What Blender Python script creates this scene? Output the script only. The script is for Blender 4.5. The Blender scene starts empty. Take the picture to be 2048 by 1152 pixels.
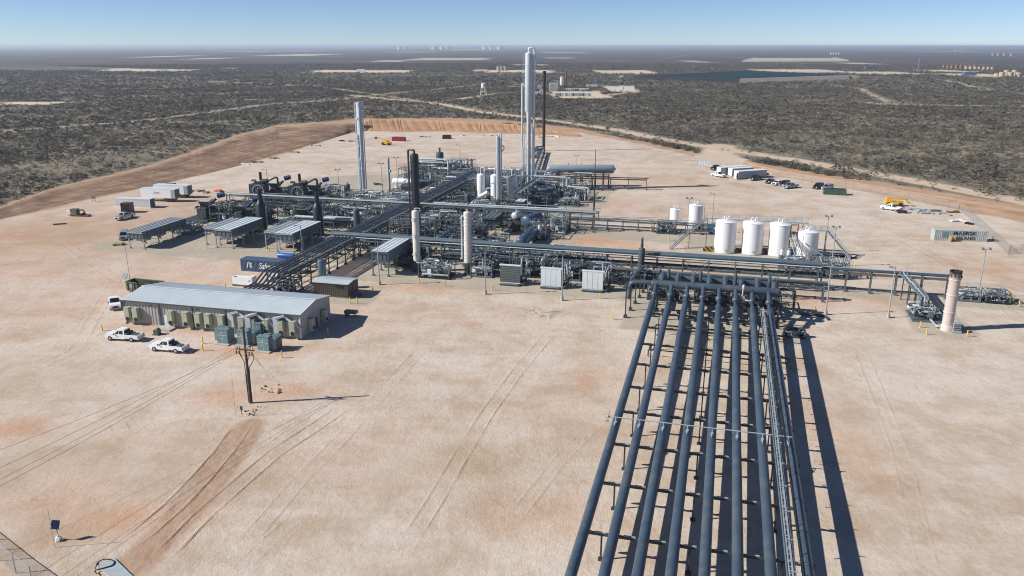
import bpy, math, random
import numpy as np
from mathutils import Vector, Matrix
random.seed(7)
S = bpy.context.scene
COL = S.collection
PI = math.pi
# ------------------------------------------------------------------ site survey
H = 46.0; FPX = 1593.0; HOR = 484.0
TH = math.atan(HOR/FPX); CT, ST = math.cos(TH), math.sin(TH)
SITE = math.radians(14.8); CA, SA = math.cos(SITE), math.sin(SITE)
def W(px, py, z=0.0):
    x = px-1024; y = py-576; d = y*CT+FPX*ST; k = (H-z)/d
    return (x*k, (FPX*CT-y*ST)*k)
def XY(u, v): return (u*CA+v*SA, -u*SA+v*CA)
def UV(x, y): return (x*CA-y*SA, x*SA+y*CA)
def at(px, py, z=0.0): return UV(*W(px, py, z))
# ------------------------------------------------------------------ materials
def _n(nt, t, **k):
    n = nt.nodes.new(t)
    for a, b in k.items():
        if a in n.inputs.keys(): n.inputs[a].default_value = b
        else: setattr(n, a, b)
    return n
def mat(name, rgb, rough=.6, metal=0., var=.18, scale=1.2, bump=0., spec=.5, alpha=None, stain=None, stain_amt=.0):
    m = bpy.data.materials.new(name); m.use_nodes = True; nt = m.node_tree
    b = nt.nodes['Principled BSDF']; b.inputs['Roughness'].default_value = rough; b.inputs['Metallic'].default_value = metal
    b.inputs['Specular IOR Level'].default_value = spec
    tc = _n(nt, 'ShaderNodeTexCoord')
    no = _n(nt, 'ShaderNodeTexNoise', Scale=scale, Detail=5., Roughness=.65)
    nt.links.new(tc.outputs['Object'], no.inputs['Vector'])
    cr = _n(nt, 'ShaderNodeValToRGB')
    lo = [c*(1-var) for c in rgb]; hi = [min(1, c*(1+var)) for c in rgb]
    cr.color_ramp.elements[0].position = .3; cr.color_ramp.elements[0].color = (*lo, 1)
    cr.color_ramp.elements[1].position = .7; cr.color_ramp.elements[1].color = (*hi, 1)
    nt.links.new(no.outputs['Fac'], cr.inputs['Fac'])
    out = cr.outputs['Color']
    if stain:
        n2 = _n(nt, 'ShaderNodeTexNoise', Scale=scale*.45, Detail=8., Roughness=.75)
        nt.links.new(tc.outputs['Object'], n2.inputs['Vector'])
        r2 = _n(nt, 'ShaderNodeMapRange'); r2.inputs[1].default_value = .52; r2.inputs[2].default_value = .75; r2.inputs[4].default_value = stain_amt
        nt.links.new(n2.outputs['Fac'], r2.inputs[0])
        mx = _n(nt, 'ShaderNodeMix', data_type='RGBA'); mx.inputs[7].default_value = (*stain, 1)
        nt.links.new(r2.outputs[0], mx.inputs[0]); nt.links.new(out, mx.inputs[6]); out = mx.outputs[2]
    nt.links.new(out, b.inputs['Base Color'])
    rr = _n(nt, 'ShaderNodeMapRange'); rr.inputs[3].default_value = max(.05, rough-.12); rr.inputs[4].default_value = min(1, rough+.12)
    nt.links.new(no.outputs['Fac'], rr.inputs[0]); nt.links.new(rr.outputs[0], b.inputs['Roughness'])
    if bump:
        bp = _n(nt, 'ShaderNodeBump', Strength=.6, Distance=bump); nt.links.new(no.outputs['Fac'], bp.inputs['Height']); nt.links.new(bp.outputs[0], b.inputs['Normal'])
    return m
M = dict(
 pipe=mat('finger_pipe_paint', (.054,.080,.108), .40, 0, .2, .5, stain=(.20,.17,.14), stain_amt=.55),
 steel=mat('grey_structural_steel', (.10,.13,.14), .5, 0, .25, .8, stain=(.25,.2,.16), stain_amt=.4),
 dsteel=mat('dark_green_steel', (.035,.05,.055), .5, 0, .25, .8, stain=(.14,.11,.09), stain_amt=.3),
 black=mat('black_paint', (.012,.014,.017), .45, 0, .3, 1.2, stain=(.06,.05,.045), stain_amt=.5),
 dpipe=mat('dark_rack_pipe', (.070,.082,.092), .28, 0, .1, .3, spec=.8),
 vessl=mat('pale_vessel_paint', (.24,.30,.34), .4, 0, .1, .5),
 vess=mat('blue_grey_vessel_paint', (.085,.125,.15), .42, 0, .12, .5, stain=(.2,.18,.16), stain_amt=.35),
 vessd=mat('deep_blue_vessel_paint', (.045,.085,.15), .4, 0, .12, .5),
 green=mat('grey_green_paint', (.06,.08,.082), .45, 0, .15, .8),
 alu=mat('aluminium_cladding', (.66,.69,.70), .3, .25, .12, 1.6),
 alud=mat('weathered_cladding', (.38,.42,.44), .42, .15, .16, 1.2),
 galv=mat('galvanised_steel', (.33,.37,.39), .45, .1, .16, 1.5),
 silv=mat('silver_grey_paint', (.52,.56,.585), .38, .1, .06, .6, stain=(.36,.35,.33), stain_amt=.3),
 white=mat('white_paint', (.78,.79,.79), .38, 0, .03, .7, stain=(.55,.5,.44), stain_amt=.25),
 tank=mat('white_tank_paint', (.78,.79,.80), .35, 0, .04, .6, stain=(.52,.47,.40), stain_amt=.35),
 cream=mat('cream_lagging', (.60,.575,.53), .55, 0, .08, 1.0, stain=(.4,.33,.26), stain_amt=.3),
 ac=mat('sage_ac_enclosure', (.40,.42,.31), .5, 0, .06, 1.),
 roof=mat('light_blue_roof_sheet', (.57,.64,.65), .4, 0, .06, .35, stain=(.42,.40,.36), stain_amt=.3),
 wall=mat('grey_wall_sheet', (.37,.365,.34), .5, .0, .06, .6, stain=(.36,.28,.22), stain_amt=.3),
 trim=mat('dark_trim', (.08,.085,.09), .5),
 panel=mat('silver_fan_panel', (.62,.68,.69), .42, 0, .08, .8, stain=(.4,.38,.34), stain_amt=.3),
 brownwall=mat('dark_brown_sheet', (.075,.065,.055), .5, 0, .12, .8),
 xfmr=mat('transformer_green', (.15,.235,.25), .42, 0, .1, 1.),
 conc=mat('pale_concrete', (.40,.385,.36), .8, 0, .12, 1.5, bump=.01),
 slab=mat('blue_grey_slab', (.34,.40,.42), .7, 0, .1, 1.5, stain=(.4,.33,.26), stain_amt=.5),
 yellow=mat('yellow_paint', (.75,.50,.04), .45, 0, .08, 2.),
 yel2=mat('machine_yellow', (.72,.40,.02), .45, 0, .15, 2.),
 red=mat('dark_red_paint', (.28,.012,.018), .4, 0, .1, 1.),
 maroon=mat('maroon_car_paint', (.07,.008,.014), .2, .2, .05, 1.),
 orange=mat('orange_machine', (.5,.09,.03), .5, 0, .15, 1.),
 blue=mat('bright_blue_paint', (.012,.11,.42), .4, 0, .08, 1.),
 ablue=mat('dark_blue_canister', (.010,.032,.13), .38, 0, .1, 1.),
 cblue=mat('container_blue', (.075,.13,.22), .5, 0, .12, .6, stain=(.15,.1,.08), stain_amt=.5),
 cgrey=mat('container_grey_green', (.42,.46,.44), .5, 0, .1, .6, stain=(.2,.2,.16), stain_amt=.6),
 cgreen=mat('bin_green', (.055,.10,.08), .5, 0, .15, .6, stain=(.13,.12,.08), stain_amt=.6),
 olive=mat('olive_frame', (.16,.16,.09), .6, 0, .15, .8),
 rubber=mat('tyre_rubber', (.015,.015,.016), .85),
 glass=mat('dark_vehicle_glass', (.01,.012,.015), .06, 0, .05, 1., spec=.9),
 silver=mat('silver_car_paint', (.40,.43,.45), .25, .5, .04, 1.),
 dcar=mat('black_car_paint', (.01,.012,.016), .15, .1, .05, 1.),
 gcar=mat('dark_green_car_paint', (.012,.03,.035), .15, .2, .05, 1.),
 wood=mat('weathered_pole_wood', (.085,.06,.042), .85, 0, .3, 3.),
 timber=mat('pallet_timber', (.33,.24,.15), .85, 0, .2, 3.),
 louv=mat('grey_louvre', (.15,.155,.135), .6, 0, .2, 1.),
 rust=mat('rusty_steel', (.17,.09,.055), .8, 0, .3, 1.5),
 charred=mat('charred_steel', (.012,.011,.010), .9, 0, .4, 2.),
 wtank=mat('tan_tank_paint', (.42,.36,.24), .5, 0, .08, .5),
 btank=mat('brown_tank_paint', (.26,.13,.075), .6, 0, .1, .5),
 solar=mat('solar_cells', (.012,.018,.04), .15, 0, .2, 4.),
 wire=mat('cable_black', (.02,.02,.02), .6),
 letter=mat('white_lettering', (.78,.78,.76), .5, 0, .02, 1.),
 dletter=mat('black_lettering', (.015,.018,.02), .5, 0, .02, 1.),
 dred=mat('red_stripe_lettering', (.4,.02,.02), .5, 0, .02, 1.),
 lamp=mat('grey_lamp_housing', (.2,.21,.22), .5),
 hazard=None)
def hazard_mat():
    m = bpy.data.materials.new('yellow_black_guard'); m.use_nodes = True; nt = m.node_tree; b = nt.nodes['Principled BSDF']
    tc = _n(nt, 'ShaderNodeTexCoord'); w = _n(nt, 'ShaderNodeTexWave', Scale=.55, Distortion=0., bands_direction='DIAGONAL'); nt.links.new(tc.outputs['Object'], w.inputs[0])
    cr = _n(nt, 'ShaderNodeValToRGB'); cr.color_ramp.interpolation = 'CONSTANT'
    cr.color_ramp.elements[0].color = (.35,.2,.02,1); cr.color_ramp.elements[1].position = .5; cr.color_ramp.elements[1].color = (.02,.018,.015,1)
    nt.links.new(w.outputs['Fac'], cr.inputs[0]); nt.links.new(cr.outputs[0], b.inputs['Base Color']); b.inputs['Roughness'].default_value = .7
    return m
M['hazard'] = hazard_mat()
def flare_mat():
    m = bpy.data.materials.new('heat_stained_flare_shell'); m.use_nodes = True; nt = m.node_tree; b = nt.nodes['Principled BSDF']
    tc = _n(nt, 'ShaderNodeTexCoord'); sp = _n(nt, 'ShaderNodeSeparateXYZ'); nt.links.new(tc.outputs['Object'], sp.inputs[0])
    no = _n(nt, 'ShaderNodeTexNoise', Scale=1.6, Detail=6.); nt.links.new(tc.outputs['Object'], no.inputs[0])
    ad = _n(nt, 'ShaderNodeMath', operation='MULTIPLY_ADD'); ad.inputs[1].default_value = 2.0; nt.links.new(no.outputs['Fac'], ad.inputs[0]); nt.links.new(sp.outputs['Z'], ad.inputs[2])
    cr = _n(nt, 'ShaderNodeValToRGB'); mr = _n(nt, 'ShaderNodeMapRange'); mr.inputs[1].default_value = 0; mr.inputs[2].default_value = 12
    nt.links.new(ad.outputs[0], mr.inputs[0]); nt.links.new(mr.outputs[0], cr.inputs[0])
    e = cr.color_ramp.elements; e[0].position = .1; e[0].color = (.56,.485,.43,1); e[1].position = .80; e[1].color = (.47,.40,.355,1)
    x = e.new(.88); x.color = (.24,.20,.18,1); x = e.new(.935); x.color = (.015,.014,.013,1)
    nt.links.new(cr.outputs[0], b.inputs['Base Color']); b.inputs['Roughness'].default_value = .6
    return m
M['flare'] = flare_mat()
def mesh_fence_mat():
    m = bpy.data.materials.new('chain_link_mesh'); m.use_nodes = True; nt = m.node_tree; b = nt.nodes['Principled BSDF']
    b.inputs['Base Color'].default_value = (.42,.43,.43,1); b.inputs['Metallic'].default_value = .3
    tc = _n(nt, 'ShaderNodeTexCoord'); sp = _n(nt, 'ShaderNodeSeparateXYZ'); nt.links.new(tc.outputs['Object'], sp.inputs[0])
    outs = []
    for sgn in (1, -1):
        a = _n(nt, 'ShaderNodeMath', operation='MULTIPLY_ADD'); a.inputs[1].default_value = sgn; nt.links.new(sp.outputs['Z'], a.inputs[0]); nt.links.new(sp.outputs['X'], a.inputs[2])
        w = _n(nt, 'ShaderNodeMath', operation='WRAP'); w.inputs[1].default_value = .12; w.inputs[2].default_value = 0; nt.links.new(a.outputs[0], w.inputs[0])
        l = _n(nt, 'ShaderNodeMath', operation='LESS_THAN'); l.inputs[1].default_value = .014; nt.links.new(w.outputs[0], l.inputs[0]); outs.append(l)
    mx = _n(nt, 'ShaderNodeMath', operation='MAXIMUM'); nt.links.new(outs[0].outputs[0], mx.inputs[0]); nt.links.new(outs[1].outputs[0], mx.inputs[1])
    nt.links.new(mx.outputs[0], b.inputs['Alpha']); return m
M['link'] = mesh_fence_mat()
# ------------------------------------------------------------------ mesh builder
class MB:
    def __init__(s): s.v = []; s.f = []; s.sm = []
    def add(s, vs, fs, smooth=False):
        o = len(s.v); s.v += [tuple(p) for p in vs]
        for f in fs: s.f.append([i+o for i in f]); s.sm.append(smooth)
        return s
    def box(s, c, d, rz=0., rx=0., ry=0.):
        x, y, z = d[0]/2, d[1]/2, d[2]/2
        P = [(-x,-y,-z),(x,-y,-z),(x,y,-z),(-x,y,-z),(-x,-y,z),(x,-y,z),(x,y,z),(-x,y,z)]
        if rz or rx or ry:
            R = Matrix.Rotation(rz,3,'Z') @ Matrix.Rotation(ry,3,'Y') @ Matrix.Rotation(rx,3,'X'); P = [R @ Vector(p) for p in P]
        P = [(p[0]+c[0], p[1]+c[1], p[2]+c[2]) for p in P]
        return s.add(P, [(0,3,2,1),(4,5,6,7),(0,1,5,4),(1,2,6,5),(2,3,7,6),(3,0,4,7)])
    def bar(s, a, b, w=.1, h=None):
        a = Vector(a); b = Vector(b); d = b-a; L = d.length
        if L < 1e-6: return s
        h = h or w; t = d/L; up = Vector((0,0,1)) if abs(t.z) < .95 else Vector((0,1,0))
        r = t.cross(up).normalized()*w/2; q = r.cross(t).normalized()*h/2
        P = [a-r-q,a+r-q,a+r+q,a-r+q,b-r-q,b+r-q,b+r+q,b-r+q]
        return s.add(P, [(0,3,2,1),(4,5,6,7),(0,1,5,4),(1,2,6,5),(2,3,7,6),(3,0,4,7)][::1])
    def ring(s, c, t, r, n, up=None):
        t = Vector(t).normalized(); up = up or (Vector((0,0,1)) if abs(t.z) < .9 else Vector((1,0,0)))
        a = t.cross(up).normalized(); b = a.cross(t)
        return [Vector(c)+(a*math.cos(2*PI*i/n)+b*math.sin(2*PI*i/n))*r for i in range(n)]
    def lathe(s, p, axis, prof, n=14, capa=True, capb=True):
        # prof: list of (distance along axis, radius)
        ax = Vector(axis).normalized(); rings = []
        for d, r in prof: rings.append(s.ring(Vector(p)+ax*d, ax, max(r, .001), n))
        V = [q for r in rings for q in r]; Fs = []
        for k in range(len(rings)-1):
            for i in range(n):
                j = (i+1) % n; Fs.append((k*n+i, (k+1)*n+i, (k+1)*n+j, k*n+j))
        s.add(V, Fs, True); o = len(s.v)-len(V)
        if capa: s.f.append([o+i for i in range(n)][::1]); s.sm.append(False)
        if capb: s.f.append([o+len(V)-n+i for i in range(n)][::-1]); s.sm.append(False)
        return s
    def cyl(s, a, b, r, n=12, r2=None):
        a = Vector(a); b = Vector(b); return s.lathe(a, b-a, [(0, r), ((b-a).length, r if r2 is None else r2)], n)
    def tube(s, pts, r, n=8, bend=None):
        P = [Vector(p) for p in pts]; bend = bend if bend is not None else r*2.2; Q = [P[0]]
        for i in range(1, len(P)-1):
            a, b, c = P[i-1], P[i], P[i+1]; d1 = (a-b); d2 = (c-b)
            if d1.length < 1e-4 or d2.length < 1e-4: continue
            k = min(bend, d1.length*.45, d2.length*.45); p0 = b+d1.normalized()*k; p1 = b+d2.normalized()*k
            for t in (0, .33, .67, 1): Q.append(p0*(1-t)**2+b*2*t*(1-t)+p1*t*t)
        Q.append(P[-1]); rings = []; up = None
        for i, q in enumerate(Q):
            t = (Q[min(i+1, len(Q)-1)]-Q[max(i-1, 0)])
            if t.length < 1e-6: t = Vector((0,0,1))
            t.normalize()
            if up is None: up = Vector((0,0,1)) if abs(t.z) < .9 else Vector((1,0,0))
            a = t.cross(up)
            if a.length < .05: a = t.cross(Vector((.3,.9,.2)))
            a.normalize(); b = a.cross(t); up = b
            rings.append([q+(a*math.cos(2*PI*j/n)+b*math.sin(2*PI*j/n))*r for j in range(n)])
        V = [q for rr in rings for q in rr]; Fs = []
        for k in range(len(rings)-1):
            for i in range(n):
                j = (i+1) % n; Fs.append((k*n+i, (k+1)*n+i, (k+1)*n+j, k*n+j))
        s.add(V, Fs, True); o = len(s.v)-len(V)
        s.f.append([o+i for i in range(n)]); s.sm.append(False); s.f.append([o+len(V)-n+i for i in range(n)][::-1]); s.sm.append(False)
        return s
    def sphere(s, c, r, n=12, m=7):
        return s.lathe(Vector(c)-Vector((0,0,r)), (0,0,1), [(r-r*math.cos(PI*k/m), r*math.sin(PI*k/m)) for k in range(m+1)], n, False, False)
    def prism(s, poly, y0, y1, inset=0.):
        # poly in x,z ; extruded along y
        n = len(poly); V = [(x, y0, z) for x, z in poly]+[(x, y1, z) for x, z in poly]
        return s.add(V, [list(range(n)), list(range(2*n-1, n-1, -1))]+[(i, i+n, (i+1) % n+n, (i+1) % n) for i in range(n)])
    def quad(s, a, b, c, d): return s.add([a, b, c, d], [(0,1,2,3)])
    def build(s, name, m, parent=None, label=None):
        me = bpy.data.meshes.new(name); me.from_pydata([tuple(p) for p in s.v], [], s.f); me.update()
        me.polygons.foreach_set('use_smooth', s.sm)
        mm = M[m] if isinstance(m, str) else m
        me.materials.append(mm)
        if any(s.sm):
            try: me.set_sharp_from_angle(angle=math.radians(38))
            except Exception: pass
        o = bpy.data.objects.new(name, me); COL.objects.link(o)
        if parent: o.parent = parent
        if label: o['label'] = label
        return o
def tag(o, label, cat, group=None):
    o['label'] = label; o['category'] = cat
    if group: o['group'] = group
    return o
def place(o, u, v, z=0, rz=0., world=False):
    x, y = XY(u, v); o.location = (x, y, z); o.rotation_euler = (0, 0, (-SITE if not world else 0)+rz); return o
def thing(name, label, cat, u, v, z=0, rz=0., group=None, world=False):
    o = bpy.data.objects.new(name, None); COL.objects.link(o); o.empty_display_size = .5
    return tag(place(o, u, v, z, rz, world), label, cat, group)
def one(mb, name, m, label, cat, u, v, z=0, rz=0., group=None, world=False):
    return tag(place(mb.build(name, m), u, v, z, rz, world), label, cat, group)
def copy_tree(o, parent=None):
    c = o.copy(); COL.objects.link(c)
    if parent: c.parent = parent
    for ch in list(o.children): copy_tree(ch, c)
    return c
def struct(o): o['kind'] = 'structure'; return o
def heading(pa, pb):
    a = W(*pa); b = W(*pb); return math.atan2(a[1]-b[1], a[0]-b[0])
# ------------------------------------------------------------------ terrain
def vn(x, y, s, seed=0):
    X = x/s+seed*17.3; Y = y/s-seed*9.1; xi = np.floor(X); yi = np.floor(Y); fx = X-xi; fy = Y-yi
    fx = fx*fx*(3-2*fx); fy = fy*fy*(3-2*fy)
    def h(a, b):
        n = np.sin(a*127.1+b*311.7+seed*74.7)*43758.5453; return n-np.floor(n)
    return (h(xi, yi)*(1-fx)+h(xi+1, yi)*fx)*(1-fy)+(h(xi, yi+1)*(1-fx)+h(xi+1, yi+1)*fx)*fy
def fbm(x, y, s, o=4, seed=0):
    t = 0; a = .5; n = 0
    for k in range(o): t = t+a*vn(x, y, s/2**k, seed+k); n += a; a *= .5
    return t/n
def wp(pts, z=0): return [W(p[0], p[1], z) for p in pts]
def inside(x, y, poly):
    c = np.zeros(x.shape, bool); n = len(poly)
    for i in range(n):
        x1, y1 = poly[i]; x2, y2 = poly[(i+1) % n]
        if y1 == y2: continue
        k = ((y1 > y) != (y2 > y)) & (x < (x2-x1)*(y-y1)/(y2-y1)+x1); c ^= k
    return c
def dline(x, y, pts, closed=False):
    d = np.full(x.shape, 1e9); n = len(pts)
    for i in range(n if closed else n-1):
        x1, y1 = pts[i]; x2, y2 = pts[(i+1) % n]; dx, dy = x2-x1, y2-y1; L = dx*dx+dy*dy+1e-9
        t = np.clip(((x-x1)*dx+(y-y1)*dy)/L, 0, 1); d = np.minimum(d, np.hypot(x-x1-t*dx, y-y1-t*dy))
    return d
def sm(a, b, x): t = np.clip((x-a)/(b-a), 0, 1); return t*t*(3-2*t)
def uvp(l): return [XY(*p) for p in l]
PAD = wp([(-2600,1500),(-900,640),(-300,500),(0,440),(200,396),(400,350),(560,310),(640,284),(700,262),(740,256),(900,256),(1060,262),(1160,266),(1290,290),(1385,312),(1400,303),(1480,312),(1500,335),(1560,352),(1750,385),(1925,420),(2048,445),(2500,560),(3400,800),(5000,1500)])
CLEAR = wp([(-2600,1400),(-900,600),(-300,470),(0,412),(60,392),(190,355),(300,332),(400,297),(480,268),(560,250),(650,244),(700,238),(900,236),(1000,240),(1100,252),(1160,258),(1290,284),(1390,306),(1404,300),(1470,310),(1500,322),(1620,345),(1750,362),(1900,388),(2048,412),(2500,500),(3400,720),(5000,1400)])
GRAVEL = [uvp(p) for p in [
 [(-72,143.2),(14,143.5),(15,157),(-8,158),(-30,158),(-33,166),(-34,262),(-30,276),(-110,285),(-146,262),(-146,232),(-146,152),(-122,151),(-90,152),(-84,156),(-76,156),(-73,150)],
 [(-34,193),(3,193),(4,207),(-34,209)],
 [(-7,174),(29,174),(29.5,195),(-7,196)],
 [(14,156.5),(40,156.5),(40.5,164),(14,166)],
 [(33,162),(41,163),(43.5,140),(40,137),(33.5,139)],
 [(42,156),(62,156),(62,165),(42,165)],
 [(-15,128),(14,128),(15,146),(-15,146)],
 [(-79,128),(-62,128.5),(-62,136),(-79,136)],
 [(-34,157),(2,157),(2,166),(-34,167)]]]
RED = [(1180,478,95,16,.8),(1250,500,70,14,.7),(1160,500,60,12,.6),(1340,540,110,16,.9),(1420,560,110,14,.9),(1240,530,40,14,.7),(1140,385,60,10,.6),(1250,360,160,12,.35),(1200,402,90,12,.45),(1150,350,60,8,.5),
 (1700,545,50,12,.8),(1790,600,90,14,.75),(1640,600,70,18,.55),(1850,590,60,14,.4),(500,655,260,16,.6),(620,645,60,16,.5),(500,700,110,16,.7),(300,655,90,12,.7),(480,540,120,12,.45),(640,565,70,18,.35),(40,470,120,20,.55),(30,545,120,24,.45),(20,860,80,24,.6),
 (300,880,140,30,.25),(480,790,110,26,.55),(560,780,90,20,.5),(250,1040,160,40,.6),(120,1000,140,50,.4),(900,575,180,10,.55),(760,620,90,14,.3),(980,640,120,16,.25),(1180,760,60,30,.3),(1690,880,60,90,.35),(1100,820,120,60,.15),(1080,1040,140,50,.35),
 (150,445,160,14,.4),(330,400,120,14,.3),(840,330,60,10,.35),(760,360,60,8,.5),(1440,420,160,12,.25),(1990,540,90,30,.35),(1850,470,120,18,.12),(620,590,60,12,.3),(100,600,90,30,.15),(700,900,180,80,.12),(1400,370,100,14,.2),(90,480,280,60,.42),(330,560,260,40,.32),(80,620,160,60,.25),(700,500,60,14,.3)]
OLIVE = [(930,930,170,60,.7),(800,960,90,50,.4),(1010,990,130,50,.5),(1690,800,30,110,.3),(140,1080,180,40,.3),(380,960,120,60,.25),(1800,1000,120,90,.15),(110,470,280,44,.75),(330,420,240,24,.5),(60,400,200,30,.5),(300,520,200,16,.3),(120,760,200,40,.3),(500,960,200,60,.3),(1140,880,90,60,.35),(1300,420,160,18,.25),(1500,600,180,30,.2),(150,930,260,60,.35),(820,820,120,50,.2),(960,620,180,14,.15)]
ROADS = [([(2700,560),(2300,462),(2048,405),(1900,378),(1750,348),(1600,322),(1460,300),(1400,292),(1250,262),(1120,245),(1030,233),(960,222),(900,212),(860,206),(780,198),(700,191)],4.4,1.),
 ([(1440,292),(1440,322)],7,1.),([(1400,292),(1300,275),(1180,262)],1.2,.3),
 ([(0,262),(120,254),(250,244),(340,236),(430,222),(520,210),(600,205),(700,196)],3.,.6),
 ([(860,205),(920,198),(1000,186),(1060,184)],3,.8),([(1060,184),(1100,189),(1200,192),(1270,184)],5,.8),
 ([(1620,165),(1720,178),(1780,206),(1830,208)],3.5,.5),([(1730,206),(1800,210),(1900,211),(2048,212),(2300,214)],4,.8),([(1720,154),(1800,156),(1890,160),(1950,175),(2048,188)],3.,.6),
 ([(1450,152),(1620,146),(1800,143),(2048,146)],6,.35),([(200,150),(330,158),(480,166),(620,172),(700,182),(860,205)],3,.5),([(0,150),(200,150)],3,.3),
 ([(600,206),(760,190),(960,170)],3.5,.5),([(1240,140),(1440,131)],3,.35),([(1390,108),(1330,117)],5,.5),([(1440,112),(1620,128)],5,.4),([(1700,118),(2048,132)],4,.45),([(0,205),(160,205)],4,.5),([(100,190),(700,200)],2,.2)]
SAND = [(300,141,190,2.,.9),(720,143,200,2.6,1.),(600,110,110,2.,.8),(330,113,60,2,.8),(1040,143,140,2.8,1.),(1250,144,120,3.4,.9),(900,118,150,2.4,.7),(420,117,60,1.6,.7),(60,207,120,3,.9),(780,122,60,1.6,.7),(460,137,40,1.4,.6),(950,99,90,1.4,.5),(1160,190,110,7,.9),(1240,178,60,6,.9),(1600,142,180,3.5,.8),(1760,146,140,3,.8),(1960,151,110,3.5,.8),(1890,142,90,2.5,.8),(1600,121.5,130,1.6,.5),(1850,103,60,1.6,.4),(1390,123,40,1.8,.6),(1060,130,80,1.4,.6),(1130,105,90,1.2,.5),(1720,127,60,1.6,.7),(1990,104,60,1.2,.5),(960,141,30,2,.8),(600,102,60,1.,.5),(500,103,120,1.,.4),(1120,116,60,1.2,.4),(820,104,80,1.,.4),(430,228,8,1,.5)]
TRKC = [([(690,812),(632,852),(550,905),(486,960),(406,1030),(318,1120)],1.,.6),([(484,852),(446,905),(400,958),(350,1010),(290,1062),(236,1100)],1.2,.55),([(600,1030),(540,1080),(470,1148)],.8,.25),([(1100,666),(1035,742),(978,820),(925,905),(870,1000),(800,1110)],.9,.3),
 ([(840,700),(760,790),(680,880),(600,960),(480,1100)],.9,.2),([(1200,840),(1120,920),(1010,1060)],.8,.18),([(1720,700),(1800,900),(1860,1152)],.9,.15),([(430,336),(300,360),(180,396),(80,424)],1.,.4),([(1000,300),(1280,330),(1560,420)],1.,.3),([(800,310),(560,345),(350,372)],1.,.3),([(1500,400),(1720,440),(1960,520)],1.,.2),([(1730,440),(1880,520),(2040,640)],1.,.2),([(120,480),(230,560),(150,700),(20,760)],1.,.2),([(720,640),(900,660),(1060,640),(1230,660)],1.,.15)]
TRK = []
for _p, _h, _s in TRKC:
    _q = [W(*a) for a in _p]
    for _g in (-1, 1):
        _o = []
        for _i, (_x, _y) in enumerate(_q):
            _a = _q[max(0, _i-1)]; _b = _q[min(len(_q)-1, _i+1)]; _l = math.hypot(_b[0]-_a[0], _b[1]-_a[1]); _o.append((_x-(_b[1]-_a[1])/_l*_h*_g, _y+(_b[0]-_a[0])/_l*_h*_g))
        TRK.append((_o, .11, _s))
for _k in range(7): TRK.append(([W(196+_k*17, 838+4*(_k%3)), W(208+_k*18, 862+6*(_k%2))], .12, .45))
OPENP = [(250,330,200,30,.8),(120,345,160,30,.8),(420,290,120,20,.6),(850,222,200,10,.8),(1250,245,140,14,.6),(1650,300,300,20,.5),(560,235,160,10,.4),(900,150,300,4,.7),(1800,290,220,40,.4),(300,200,400,5,.5)]
def softpatch(x, y, lst, zmin=0):
    m = np.zeros(x.shape)
    for px, py, rx, ry, s in lst:
        cx, cy = W(px, py); x2, _ = W(px+rx, py); _, ya = W(px, py-ry); _, yb = W(px, py+ry)
        a = abs(x2-cx); b = abs(ya-yb)/2; d = ((x-cx)/a)**2+((y-(ya+yb)/2)/b)**2
        near = d < 4
        if near.any(): m[near] = np.maximum(m[near], s*np.exp(-d[near]*1.1))
    return m
def masks(x, y):
    r = np.hypot(x, y); o = {}
    wob = (fbm(x, y, 6, 3, 5)-.5); near = r < 900
    def poly_soft(polys, w, k):
        m = np.zeros(x.shape); xs, ys = x[near], y[near]; t = np.zeros(xs.shape)
        for P in polys:
            s = np.where(inside(xs, ys, P), 1., -1.)*dline(xs, ys, P, True); t = np.maximum(t, sm(-w, w, s+wob[near]*k))
        m[near] = t; return m
    o['pad'] = poly_soft([PAD], 1.2, 5.); o['clear'] = poly_soft([CLEAR], 1.5, 4.); o['gravel'] = poly_soft(GRAVEL, .5, 1.6)
    red = softpatch(x, y, RED)*(.35+1.1*fbm(x, y, 7, 4, 3)); o['red'] = np.clip(red, 0, 1)
    o['olive'] = np.clip(softpatch(x, y, OLIVE)*(.3+1.3*fbm(x, y, 4, 4, 8)), 0, 1)
    rd = np.zeros(x.shape)
    for p, w, s in ROADS:
        P = wp(p); d = dline(x, y, P)+wob*2.2; rd = np.maximum(rd, s*(1-sm(w*.75, w*1.3, d)))
    o['road'] = rd
    rx = np.zeros(x.shape)
    for p, w, s in ROADS: rx = np.maximum(rx, min(1, s*2)*(1-sm(w*1.2, w*1.5+3, dline(x, y, wp(p)))))
    o['roadx'] = rx
    sd = np.zeros(x.shape)
    for px, py, rx, ry, s in SAND:
        cx, cy = W(px, py); x2, _ = W(px+rx/2, py); _, ya = W(px, py-ry); _, yb = W(px, py+ry)
        d = np.maximum(np.abs(x-cx)/abs(x2-cx), np.abs(y-(ya+yb)/2)/(abs(ya-yb)/2))+wob*.5; sd = np.maximum(sd, s*(1-sm(.8, 1.15, d)))
    o['sand'] = sd
    tk = np.zeros(x.shape); nn = r < 420; xs, ys = x[nn], y[nn]; t = np.zeros(xs.shape)
    for p, w, s in TRK:
        d = dline(xs, ys, p)+(vn(xs, ys, 1.7, 6)-.5)*.12; t = np.maximum(t, s*(1-sm(w*.5, w*2.2, d))*np.clip(1.7*fbm(xs, ys, 5., 3, 4)-.15, 0, 1.2)*sm(0, 3, np.hypot(xs-p[0][0], ys-p[0][1]))*sm(0, 5, np.hypot(xs-p[-1][0], ys-p[-1][1])))
    # the trench scar runs from the pole towards the camera
    tr = dline(xs, ys, wp([(502,850),(462,905),(400,985),(340,1060),(270,1130)])); tk[nn] = np.clip(t, 0, 1); sc = np.zeros(x.shape); sc[nn] = (1-sm(1.4, 2.6, tr+wob[nn]*1.5)); o['scar'] = sc
    o['track'] = tk; return o
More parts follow.
